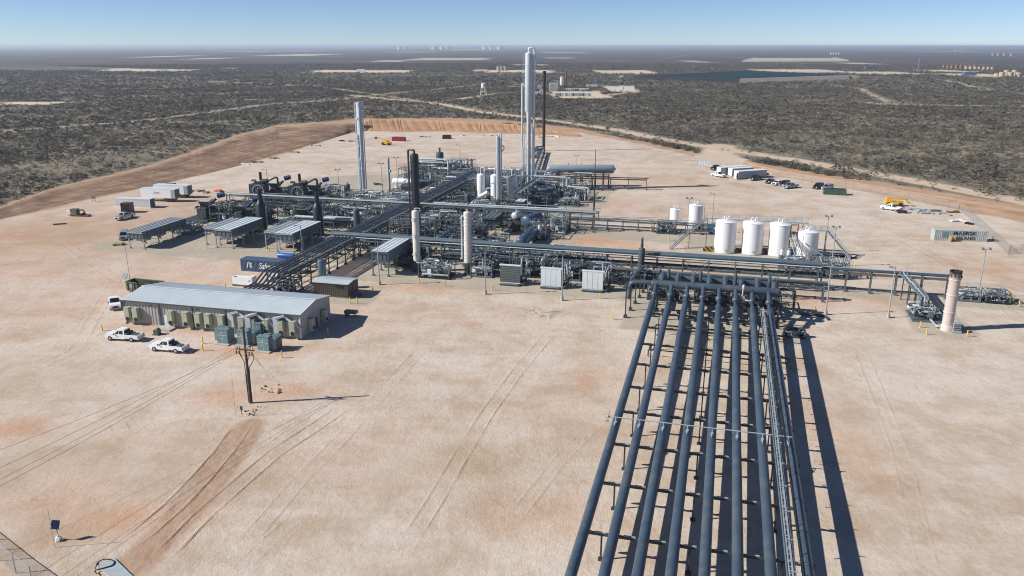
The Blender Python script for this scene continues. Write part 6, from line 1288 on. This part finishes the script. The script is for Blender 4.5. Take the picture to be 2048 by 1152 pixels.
# ------------------------------------------------------------------ wooden utility pole
up = thing('utility_pole', 'dark wooden utility pole with insulators and cables between building and foreground', 'utility pole', *at(502, 806))
MB().lathe((0,0,0), (0,0,1), [(0,.23), (3,.2), (10.9,.14)], 14).build('pole','wood',up)
MB().box((0,-.2,7.75),(2.6,.12,.14)).box((0,.2,7.6),(2.4,.1,.12)).build('crossarm','wood',up)
for x in (-1.15,-.75,.35,.75,1.15): MB().lathe((x,-.2,7.8),(0,0,1),[(0,.05),(.12,.12),(.2,.06),(.3,.12),(.42,.05)],8).build('insulator','alud',up); MB().box((x,-.36,7.35),(.12,.16,.45)).build('fuse_cutout','rust',up)
MB().tube([(1.15,-.2,7.3),(1.25,-.1,6.6),(.35,-.1,5.2),(.26,-.05,3.6),(.26,-.05,.2)],.05,7).tube([(-.75,-.2,7.3),(-.6,-.2,6.8),(-.3,-.1,6.0),(-.24,-.1,.2)],.05,7).tube([(.75,-.2,7.3),(.3,-.2,6.2),(.2,-.18,4)],.04,6).build('riser_cable','wire',up)
MB().bar((-.3,-.05,0),(-.3,-.05,4.2),.14).build('conduit_guard','galv',up)
bx, by = W(502, 806)
ends = [W(-60,960,7.2), W(-60,985,7.2), W(-60,1000,7.2), W(-60,918,7.2)]
for k, (ex, ey) in enumerate(ends):
    x0, y0 = XY(at(502,806)[0]-.9+.5*k, at(502,806)[1]-.2); dx, dy = (ex-x0)*1.6, (ey-y0)*1.6; P = [(x0+dx*s-x0, y0+dy*s-y0, 8.1-(3.2*s*(1-s))*1.2-.3*s) for s in np.linspace(0, 1, 14)]
    o = MB().tube(P, .016, 5, 0).build('power_line', 'wire'); o.location = (x0, y0, 0); tag(o, ['upper left overhead line leaving the wooden pole','second overhead line leaving the wooden pole','third overhead line leaving the wooden pole','lowest overhead line leaving the wooden pole'][k], 'power line', 'overhead lines from the wooden pole')
for k, q in enumerate(((560,766),(541,760))):
    gx, gy = W(*q); o = MB().bar((0,0,9 if k else 7.6), (gx-bx, gy-by, 0), .018).build('guy_wire','wire'); o.location = (bx, by, 0); tag(o, ['guy wire from the wooden pole to its right anchor','guy wire from the wooden pole to its left anchor'][k], 'guy wire')
one(MB().bar((0,0,0),(0,0,1.1),.06).box((0,0,1.0),(.35,.08,.5)).bar((-.5,0,.9),(-.5,0,1.2),.05), 'marker_post', 'dsteel', 'small meter post in front of the wooden pole', 'marker post', *at(484,830))
one(MB().bar((0,0,0),(0,0,5.2),.035), 'marker_pole', 'galv', 'thin white pole left of the wooden utility pole', 'pole', *at(472,834))
one(MB().bar((0,0,0),(0,0,4.2),.04), 'marker_pole', 'galv', 'thin leaning pole beside the solar panel at bottom left', 'pole', *at(110,1095))
ss = thing('solar_post', 'small square solar panel on a tripod at bottom left', 'solar panel', *at(118,1081))
MB().box((-.1,0,1.75),(.85,.06,.85),rx=-.5,rz=.15).build('panel','solar',ss); MB().bar((0,0,0),(-.05,0,1.6),.06).build('post','galv',ss); MB().bar((0,0,.7),(-.4,.2,0),.05).bar((0,0,.7),(.4,.2,0),.05).bar((0,0,.7),(0,-.45,0),.05).box((.0,0,.25),(.5,.4,.3)).build('stand','white',ss)
a, c = W(193,1133), W(231,1120); o = MB()
pts = [W(193,1131), W(229,1119), W(268,1157), W(236,1172)]; cx = sum(p[0] for p in pts)/4; cy = sum(p[1] for p in pts)/4
o.add([(p[0]-cx, p[1]-cy, 0) for p in pts]+[(p[0]-cx, p[1]-cy, .18) for p in pts], [(0,1,2,3),(7,6,5,4),(0,4,5,1),(1,5,6,2),(2,6,7,3),(3,7,4,0)][::1])
o = o.build('concrete_slab','slab'); o.location = (cx, cy, 0); tag(o, 'pale blue grey slab lying at the bottom left corner', 'slab')
one(MB().tube([(-.7,-.6,.24),(-1.2,.2,.24),(-1.0,.8,.24),(-.2,.9,.24),(.3,.7,.24),(.5,.2,.24),(-.2,-.5,.24),(-.6,-.9,.24),(0,-1.2,.24)],.05,8,.3), 'black_hose', 'rubber', 'black hose curled on the pale slab', 'hose', *at(214,1136))
# ------------------------------------------------------------------ yellow bollards
BO = [((205,662),'yellow bollard beyond the left end of the long building'),((406,687),'upper yellow bollard between the pickups and the transformers'),((406,702),'lower yellow bollard between the pickups and the transformers'),((480,712),'yellow bollard left of the wooden pole top'),((564,716),'yellow bollard right in front of the large transformer'),((656,669),'yellow bollard in the building shadow at its right end'),
 ((839,568),'yellow bollard in front of the black based skid, left'),((891,574),'yellow bollard in front of the plain cream column'),((984,582),'yellow bollard left of the louvred radiator'),((1199,598),'yellow bollard right in front of the right silver radiator'),((1227,639),'yellow bollard near the stands left of the headers'),((1554,598),'yellow bollard at the right end of the front header'),
 ((1629.5,623),'yellow bollard left of the light pole near the pipe shadows'),((1632,631),'yellow bollard lowest left of the light pole near the pipe shadows'),((1690,523),'yellow bollard at the foot of the tank stairs'),((1710,537),'yellow bollard at the gravel corner right of the tanks'),((1840,656),'upper yellow bollard left of the flare base'),((1853,669),'lower yellow bollard left of the flare base'),((1934,674),'yellow bollard right of the flare base'),
 ((2017,591),'yellow bollard farthest back right of the meter skids'),((2022.5,604),'left one of the close bollard pair right of the meter skids'),((2026,605.5),'right one of the close bollard pair right of the meter skids'),((2038,613),'yellow bollard closest to the right picture edge'),((413.7,497),'yellow bollard at the left leg of the lower grey air cooler'),((533,491),'yellow bollard left of the air cooler near the diagonal rack'),((538.5,503.5),'yellow bollard in front of the air cooler near the diagonal rack'),
 ((700,607),'left white yellow post at the stair of the dark shed'),((714.5,607),'right yellow post at the stair of the dark shed'),((451,576),'yellow bollard behind the middle of the long roof'),((1302,458),'yellow bollard behind the waist high rack'),((1338,481),'yellow bollard before the tank walkway stairs'),((1371,485),'yellow bollard right of the tank walkway stairs'),((1060,452),'yellow bollard on gravel right of the polished drum'),((746,582),'yellow bollard right of the dark shed by the gravel edge'),((662,498),'yellow bollard behind the diagonal rack near the air coolers'),((1575,577),'yellow bollard right of the far header')]
bproto = None
for (p, lab) in BO:
    if bproto is None:
        bproto = thing('bollard', lab, 'bollard', *at(*p), group='yellow bollards'); MB().lathe((0,0,0),(0,0,1),[(0,.1),(1.15,.1),(1.2,.05)],10).build('post','yellow',bproto)
        o = bproto
    else:
        o = copy_tree(bproto); x, y = W(*p); o.location = (x, y, 0); o['label'] = lab
# ------------------------------------------------------------------ loose things on the pad
def pallets(name, label, px, py, seed, m, n=5, w=3., cat='pile'):
    R = random.Random(seed); b = MB()
    for k in range(n): b.box((R.uniform(-w,w), R.uniform(-.8,.8), .2+.12*R.random()), (R.uniform(.8,2.4), R.uniform(.3,1.2), R.uniform(.2,.6)), rz=R.uniform(-.6,.6))
    one(b, name, m, label, cat, *at(px, py))
for a in (('pipe_pile','dark pile of pipe and liner on the sand left of the telehandler',702,283,1,'black',7,6.),('pallet_stack','green cover heap second from the left in the row along the brown bank',514,325,2,'cgreen',5,2.),('pallet_stack','small white bundle left of the green heap along the bank',490,329,3,'white',4,1.5),('pallet_stack','timber pallets right of the green heap along the bank',548,317,4,'timber',6,2.5),
          ('pallet_stack','timber pallets midway along the row below the brown bank',590,305,5,'timber',6,3.),('pallet_stack','grey crates in the row at the end of the brown bank',632,292,6,'galv',6,3.),('pallet_stack','row of grey pallets under the orange bank, left part',860,274,7,'galv',5,6.),('pipe_stack','white pipe lengths under the orange bank right of the black dumpster',930,272,8,'white',3,2.5),
          ('pallet_stack','flat grey stack under the orange bank before the slim pale column',985,272,9,'galv',5,6.),('pipe_stack','white pipe spools in a row left of the black stack',1082,272,10,'white',8,5.),('pipe_stack','white pipe spools in a row right of the black stack',1110,273,11,'white',7,4.),('steel_pile','grey steel frames piled right of the boom lift',1842,421,12,'galv',14,5.),('steel_pile','second heap of grey steel nearer the fence corner',1865,428,13,'galv',10,4.),
          ('scrap_pile','reddish pipe heap against the right fence',1890,424,14,'rust',6,3.),('sheet_stack','pale sheets on the sand before the right fence',1915,443,15,'white',3,2.),('liner_box','black rectangular box by the right fence',1938,448,16,'black',2,1.2),('scrap_pile','small scrap heap right of the white trailers',392,383,17,'timber',6,2.),('scrap_pile','dark little heap behind the white trailers',340,369,18,'charred',4,1.5),('machine','small red skid loader right of the white trailers',437,383,19,'orange',5,1.1),
          ('pallet_stack','timber pallet on the sand right of the trailer doors',405,386,20,'timber',3,1.5),('crate','blue grey crate behind the pale lettered container at the fence',1952,466,21,'vess',3,.8),('scrap_pile','dark scrap on the ground at the tank end stairs',1690,515,22,'charred',4,1.2),('pallet_stack','dark timber bundle left of the leftmost air cooler',235,490,23,'timber',4,1.),('scrap_pile','flat dark scrap left of the white horizontal tank',752,369,24,'dsteel',5,1.5)): pallets(*a)
# tangle of wire on the sand
R = random.Random(5); b = MB()
for k in range(26): x, y = R.uniform(-2.6,2.6), R.uniform(-2.2,2.2); a = R.uniform(0, PI); L = R.uniform(.6,2.2); b.bar((x,y,.05),(x+L*math.cos(a),y+L*math.sin(a),.08+R.uniform(0,.4)),.03)
one(b, 'wire_tangle', 'steel', 'tangle of thin rods lying on the sand below the radiators', 'wire tangle', *at(1080, 628))
R = random.Random(9); b = MB()
for k in range(18): x, y = R.uniform(-2.,2.), R.uniform(-1.4,1.4); b.sphere((x,y,.1),R.uniform(.06,.2),7,5)
one(b, 'earth_clods', 'soil', 'lumps of dug earth right of the wooden pole', 'earth clods', *at(548, 777))
b = MB()
for k in range(14): x, y = R.uniform(-1.,1.), R.uniform(-1.4,1.4); b.sphere((x,y,.05),R.uniform(.06,.18),7,5)
one(b, 'earth_clods', 'soil', 'broken earth clods at the foot of the wooden pole', 'earth clods', *at(505, 822))
# ------------------------------------------------------------------ fences
def fence(label, pts, h=2.1, step=3.2, z=0):
    P = [Vector((*W(*p), 0)) for p in pts]; t = bpy.data.objects.new('chain_link_fence', None); COL.objects.link(t); t.location = P[0]; tag(t, label, 'fence')
    posts = []; rl = MB()
    for a, c in zip(P[:-1], P[1:]):
        d = c-a; L = d.length; n = max(1, round(L/step))
        for k in range(n): posts.append(a+d*(k/n)-P[0])
        rl.bar(a-P[0]+Vector((0,0,h)), c-P[0]+Vector((0,0,h)), .05)
        m = MB().add([(0,0,.05),(L,0,.05),(L,0,h),(0,0,h)], [(0,1,2,3)]).build('mesh_panel','link',t); m.location = a-P[0]; m.rotation_euler = (0,0,math.atan2(d.y,d.x))
    posts.append(P[-1]-P[0]); rl.build('top_rail','galv',t)
    for q in posts: MB().bar(q, q+Vector((0,0,h+.1)), .075).build('post','galv',t)
    return t
fence('chain link fence beyond the parked cars at the right edge of the pad', [(1440,336),(1545,352),(1690,377),(1918,419)], 2.0, 3.4)
fence('chain link fence coming towards the camera right of the lettered container', [(1918,419),(2017,509)], 2.2, 3.)
fence('chain link fence leaving the picture at the right edge', [(2017,509),(2090,506)], 2.2, 3.)
fence('chain link fence cutting the bottom left corner', [(-110,1030),(0,1122),(66,1172)], 2.0, 2.6)
# ------------------------------------------------------------------ far sites
def far_tank(px, py, r, h, m, label, group, name='far_tank', n=14):
    x, y = W(px, py); o = MB().lathe((0,0,0),(0,0,1),[(0,r),(h,r),(h+r*.14,.05)],n,True,False).build(name, m); o.location = (x, y, 0); return tag(o, label, 'tank', group)
for k, px in enumerate((1887,1895,1903,1912,1921,1930,1939,1948)): far_tank(px, 138.5+.1*k, 2.6, 9.0, 'btank', '%s rust brown tank from the left in the far row of brown tanks' % ['first','second','third','fourth','fifth','sixth','seventh','last'][k], 'rust brown tanks at the far right wellsite')
for k, px in enumerate((1932,1941,1950,1958,1967,1976,1984)): far_tank(px, 139.5+.1*k, 2.9, 6.2, 'wtank', '%s pale tank in the far row in front of the brown tanks' % ['first','second','third','fourth','fifth','sixth','last'][k], 'pale tanks at the far right wellsite')
for k, (px, py, h) in enumerate(((1993,153,4.5),(2003,154.5,7.5),(2012,153.5,10),(2020,154.5,7.5),(2028,153.5,10),(2036,154.5,7))): far_tank(px, py, 4.2, h, 'wtank', '%s tan tank of the cluster at the far right edge' % ['lowest leftmost','second','tall third','fourth','tall fifth','rightmost'][k], 'tan tank cluster far right')
for k, px in enumerate((1662,1667,1672,1677)): far_tank(px, 109, 4.6, 9, 'white', '%s small white tank near the second far pond' % ['first','second','third','fourth'][k], 'white tanks beyond the second pond')
for k, px in enumerate((1911,1916,1921,1926)): far_tank(px, 103.5, 8, 15, 'wtank', '%s tan tank just under the right horizon' % ['first','second','third','fourth'][k], 'tan tanks under the right horizon')
for k, px in enumerate((996.5,1003,1010)): far_tank(px, 141.5, 3.2, 8, 'wtank', '%s tan tank on the pad left of the tallest tower' % ['left','middle','right'][k], 'three tan tanks left of the tallest tower')
for k, (px, w_) in enumerate(((800,11),(812,9),(869,12),(885,11),(895,11),(970,10),(982,10),(1000,13))): far_tank(px, 99.2, w_*3.4, 38, 'white', '%s white storage tank on the horizon, counted from the left' % ['first','second','third','fourth','fifth','sixth','seventh','eighth'][k], 'white tanks on the horizon')
for k, px in enumerate((1985,1996,2008,2022)): far_tank(px, 111.+k*.6, 5, 12, 'wtank', '%s slim tank in the loose row above the brown tanks' % ['first','second','third','fourth'][k], 'slim tanks above the brown ones')
def far_box(name, label, px, py, L, w, h, m, cat, rz=0., group=None, roof=None, z=0):
    x, y = W(px, py); t = bpy.data.objects.new(name, None); COL.objects.link(t); t.location = (x, y, z); t.rotation_euler = (0,0,rz); tag(t, label, cat, group)
    MB().box((0,0,h/2),(L,w,h)).build('body', m, t); MB().box((0,0,h+.06),(L+.2,w+.2,.12)).build('roof', roof or 'white', t); MB().box((-L*.2,-w/2-.03,h*.42),(min(1.1,L*.3),.06,h*.75)).build('door','galv',t); return t
for k in range(11):
    far_box('site_unit', ['first','second','third','fourth','fifth','sixth','seventh','eighth','ninth','tenth','last'][k]+' small unit from the left in the near row of the far worksite', 1113+6.6*k, 191.5+.05*k, 2.6, 5, 2.7, ['cgrey','trim','white','galv','white','trim','cgrey','galv','trim','white','cgrey'][k], 'site unit', 0, 'near row of small units at the far worksite')
for k in range(8):
    far_box('site_unit', ['first','second','third','fourth','red','sixth','seventh','last'][k]+' boxy unit from the left in the back row of the far worksite', 1125+7.1*k, 182.8, 2.9, 5, 2.9, ['cgrey','white','white','galv','red','white','white','xfmr'][k], 'site unit', 0, 'back row of units at the far worksite')
far_box('frame_building', 'grey green tall box building left of the tower at the far worksite', 1107, 183, 9, 9, 8.5, 'cgrey', 'building'); far_box('site_cabin', 'white cabin at the left of the far worksite', 1084, 188, 5, 4, 4, 'white', 'cabin'); far_box('site_cabin', 'second white cabin behind the first at the far worksite', 1079, 180, 4, 4, 4.4, 'white', 'cabin')
far_box('dark_truck', 'dark truck left of the tallest tower at the far worksite', 1024, 178.5, 9, 3, 3, 'cblue', 'truck'); far_box('dark_truck', 'second dark truck nearer the tallest tower at the far worksite', 1040, 177.5, 5, 3, 2.6, 'trim', 'truck')
far_box('white_trailer', 'long white trailer at the right of the far worksite', 1184, 175, 12.5, 3, 3.4, 'white', 'trailer'); far_box('white_trailer', 'long white trailer farther right on its own pale pad', 1253, 180, 17, 4, 4.2, 'white', 'trailer', -.1); far_box('red_truck', 'red truck in front of the right hand white trailers', 1208, 188.5, 5, 2.6, 2.2, 'red', 'truck', .2); far_box('flat_truck', 'pale flatbed truck next to the red one', 1231, 186.5, 9, 2.6, 1.6, 'olive', 'truck', .2)
far_box('blue_container', 'blue container on the pale road at the far right', 1741, 138.5, 24, 8, 5, 'cblue', 'container', 0, None, 'cblue'); far_box('blue_container', 'dark blue container lower right on the far road', 1938, 150.5, 20, 8, 4.4, 'cblue', 'container', 0, None, 'cblue')
far_box('water_skid', 'white boxes on the long pale pad at the left', 722, 144.0, 15, 6, 5, 'white', 'site unit'); far_box('tiny_shed', 'tiny white shed on the left pale pad', 327, 142.5, 9, 5, 4, 'white', 'shed'); far_box('tiny_shed', 'tiny white shed right of the far worksite', 1243, 156.5, 5, 4, 4, 'white', 'shed')
et = thing('elevated_tank', 'white water tank raised on four white legs beside the far track', 'water tank', *UV(*W(967, 190)))
MB().lathe((0,0,6.4),(0,0,1),[(0,.3),(.6,2.1),(4.6,2.1),(5.2,.3)],16).build('tank','white',et)
for x in (-1.8,1.8):
    for y in (-1.8,1.8): MB().bar((x*1.35,y*1.35,0),(x,y,7.2),.4).build('leg','white',et)
MB().bar((-2.2,-2.2,3.5),(2.2,-2.2,3.5),.2).bar((-2.2,2.2,3.5),(2.2,2.2,3.5),.2).build('brace','white',et)
ft = thing('rig_tower', 'rusty tan tank beside a dark stack at the far worksite', 'tower', *UV(*W(1124, 182)))
MB().lathe((0,0,6),(0,0,1),[(0,2.4),(8.6,2.4),(9,.2)],14).build('tank','cream',ft); MB().lathe((4,0,0),(0,0,1),[(0,1.3),(15,1.0),(19,.9),(19.3,1.3),(21,.8)],12).build('stack','rust',ft)
for x in (-2,2): MB().bar((x,-1.6,0),(x,-1.6,6.4),.5).bar((x,1.6,0),(x,1.6,6.4),.5).build('leg','rust',ft)
# ponds with lined banks
def pond(name, pts, hgt, inner, wl, bankm, waterm, darkedges=()):
    P = [Vector((*W(*p), 0)) for p in pts]; c = sum(P, Vector())/4; n = 4; t = None
    C1 = [p+(c-p)*inner*.45+Vector((0,0,hgt)) for p in P]; C2 = [p+(c-p)*inner*.75+Vector((0,0,hgt)) for p in P]; I = [p+(c-p)*inner*1.25+Vector((0,0,wl)) for p in P]
    for i in range(4):
        j = (i+1) % 4; b = MB(); b.quad(P[i],P[j],C1[j],C1[i]); b.quad(C1[i],C1[j],C2[j],C2[i]); b.quad(C2[i],C2[j],I[j],I[i]); o = b.build(name+'_bank', 'liner' if i in darkedges else bankm); struct(o)
    o = MB().quad(*I).build('water', waterm); struct(o)
M['liner'] = mat('black_pond_liner', (.014,.015,.02), .55, 0, .1, .05); M['bank'] = mat('pale_bank', (.46,.39,.30), .9, 0, .08, .05); M['water'] = mat('teal_pond_water', (.008,.04,.05), .9, 0, .1, .02, spec=.02)
pond('pond', [(1262,158.5),(1478,166),(1726,157),(1500,146.5)], 5.0, .12, 3.0, 'bank', 'water', (0,2,3)); pond('far_pond', [(1482,123.5),(1700,122.5),(1672,117.5),(1505,117.5)], 5, .1, 3.6, 'bank', 'bank', (2,))
# far masts, pylons and pump jacks: thin dark uprights on the plain
for k, (px, py, h, lab) in enumerate(((508,113,26,'thin drilling mast on the left plain'),(960,142,12,'thin post on the pad left of the three tan tanks'),(968,142,12,'second thin post left of the three tan tanks'),(1015,142,14,'thin post right of the three tan tanks'),(1149,146,14,'pylon post right of the tallest tower'),(1126,142,16,'pylon post just right of the black stack top'),(1181,144,14,'pylon post farther right of the black stack'),(1247,150,9,'white post left of the pond'),(1613,130,14,'thin post right of the pond'),(1692,136,14,'thin post between the two ponds and the wells'),(1836,138,22,'pale mast left of the brown tanks'),(1553,132,11,'post left of the far pale pad'),(1635,104,14,'white flare mast near the second pond'),(1785,102,20,'pylon on the right plain near the horizon'),(1384,122,14,'pump unit mast left of the second pond'),(725,97,40,'slim tower on the left horizon'),(1255,96.5,60,'crane like mast on the horizon left of centre right'),(1321,97,70,'second crane like mast on the horizon'))):
    x, y = W(px, py); o = MB().bar((0,0,0),(0,0,h),max(.35,h*.02)).bar((-h*.05,0,h*.93),(h*.05,0,h*.93),max(.2,h*.012)).build('pylon','dsteel' if 'white' not in lab and 'pale' not in lab else 'white'); o.location = (x, y, 0); tag(o, lab, 'mast')
# dry shrubs along the right road and the far equipment bundles
def shrub(px, py, w, h, label, seed):
    r = np.random.default_rng(seed); x, y = W(px, py); t = bpy.data.objects.new('desert_shrub', None); COL.objects.link(t); t.location = (x, y, 0); tag(t, label, 'shrub', 'shrubs along the right hand road')
    n = int(150*w*h/4); g = r.normal(size=(n,3)); g /= np.linalg.norm(g,axis=1,keepdims=True); g *= r.uniform(.4,1,(n,1)); c = g*np.array([w/2,w*.35,h*.5])+np.array([0,0,h*.5]); V = (c[:,None,:]+r.normal(size=(n,3,3))*.16).reshape(-1,3); me = MB()
    me.v = V.tolist(); me.f = [[3*i,3*i+1,3*i+2] for i in range(n)]; me.sm = [False]*n; me.build('crown', bpy.data.objects['scrub'].data.materials[0], t); b = MB()
    for k in range(4): b.bar((0,0,0),(r.uniform(-w*.3,w*.3),r.uniform(-.4,.4),h*.7),.07)
    b.build('trunk','wood',t)
for k, (px, py, w_, lab) in enumerate(((1215,260,3,'leafless shrub left of the gate, farthest left'),(1310,289,5,'low dark shrub left of the gate, second'),(1330,293,6,'broad dark shrub left of the gate, third'),(1352,298,6,'broad dark shrub left of the gate, fourth'),(1375,302,5,'dark shrub right at the gate on its left side'),(1392,306,5,'small dark shrub nearest the gate post'),(1532,326,5,'leafless shrub first right of the gate'),(1548,329,5,'leafless shrub second right of the gate'),(1568,332,4,'leafless shrub third right of the gate'),(1590,337,6,'taller leafless shrub fourth right of the gate'),(1608,341,6,'taller leafless shrub fifth right of the gate'),(1632,347,4,'leafless shrub sixth right of the gate'),(1655,351,4,'leafless shrub seventh right of the gate'),(1690,357,3,'last leafless shrub right of the gate'),(1040,255,6,'shrub mass behind the orange bank at the slim pale column'),(1015,252,8,'wide shrub behind the orange bank'),(1078,256,6,'shrub behind the orange bank at the black stack'))): shrub(px, py, w_, 2.2, lab, k)
# ------------------------------------------------------------------ light, sky, haze, camera
cam = bpy.data.cameras.new('camera'); co = bpy.data.objects.new('camera', cam); COL.objects.link(co); S.camera = co
cam.sensor_width = 36; cam.lens = 36*FPX/2048; cam.clip_end = 120000; cam.clip_start = .5
co.location = (0, 0, H); co.rotation_euler = (PI/2-TH, 0, 0)
EL = math.radians(35); AZ = (-.989, -.147)   # direction towards the sun on the ground plane
sd = bpy.data.lights.new('sun', 'SUN'); so = bpy.data.objects.new('sun', sd); COL.objects.link(so)
sd.energy = 5.0; sd.angle = math.radians(.53); sd.color = (1, .955, .89)
tosun = Vector((AZ[0]*math.cos(EL), AZ[1]*math.cos(EL), math.sin(EL))); so.rotation_euler = tosun.to_track_quat('Z', 'Y').to_euler(); so.location = (-60, -10, 120)
w = bpy.data.worlds.new('World'); S.world = w; w.use_nodes = True; nt = w.node_tree; bg = nt.nodes['Background']
sk = nt.nodes.new('ShaderNodeTexSky'); sk.sky_type = 'NISHITA'; sk.sun_disc = False; sk.sun_elevation = EL
sk.sun_rotation = math.atan2(tosun.x, tosun.y); sk.altitude = 0; sk.air_density = .56; sk.dust_density = 0.; sk.ozone_density = 5.2
tn = nt.nodes.new('ShaderNodeMix'); tn.data_type = 'RGBA'; tn.blend_type = 'MULTIPLY'; tn.inputs[0].default_value = 1; tn.inputs[7].default_value = (1.02, .97, 1.0, 1); nt.links.new(sk.outputs[0], tn.inputs[6]); nt.links.new(tn.outputs[2], bg.inputs[0]); bg.inputs[1].default_value = .084
S.view_settings.view_transform = 'Standard'; S.view_settings.look = 'None'; S.view_settings.exposure = 0.34; S.view_settings.gamma = 1.0
hz = MB(); Z1 = 52.0; hz.box((0, 0, (Z1-6)/2), (96000, 96000, Z1+6)); hm = bpy.data.materials.new('thin_blue_haze'); hm.use_nodes = True
nt = hm.node_tree; nt.nodes.remove(nt.nodes['Principled BSDF']); pv = nt.nodes.new('ShaderNodeVolumePrincipled'); pv.inputs['Density'].default_value = 1.2e-4
pv.inputs['Color'].default_value = (.78,.87,1,1); pv.inputs['Anisotropy'].default_value = 0.2
nt.links.new(pv.outputs[0], nt.nodes['Material Output'].inputs['Volume'])
ho = hz.build('haze', hm); ho['kind'] = 'stuff'; ho['label'] = 'thin blue haze lying over the plain'
S.cycles.pixel_filter_type = 'BLACKMAN_HARRIS'; S.cycles.filter_width = 1.05; S.cycles.max_bounces = 5; S.cycles.diffuse_bounces = 3; S.cycles.glossy_bounces = 2; S.cycles.transparent_max_bounces = 12; S.cycles.volume_bounces = 0
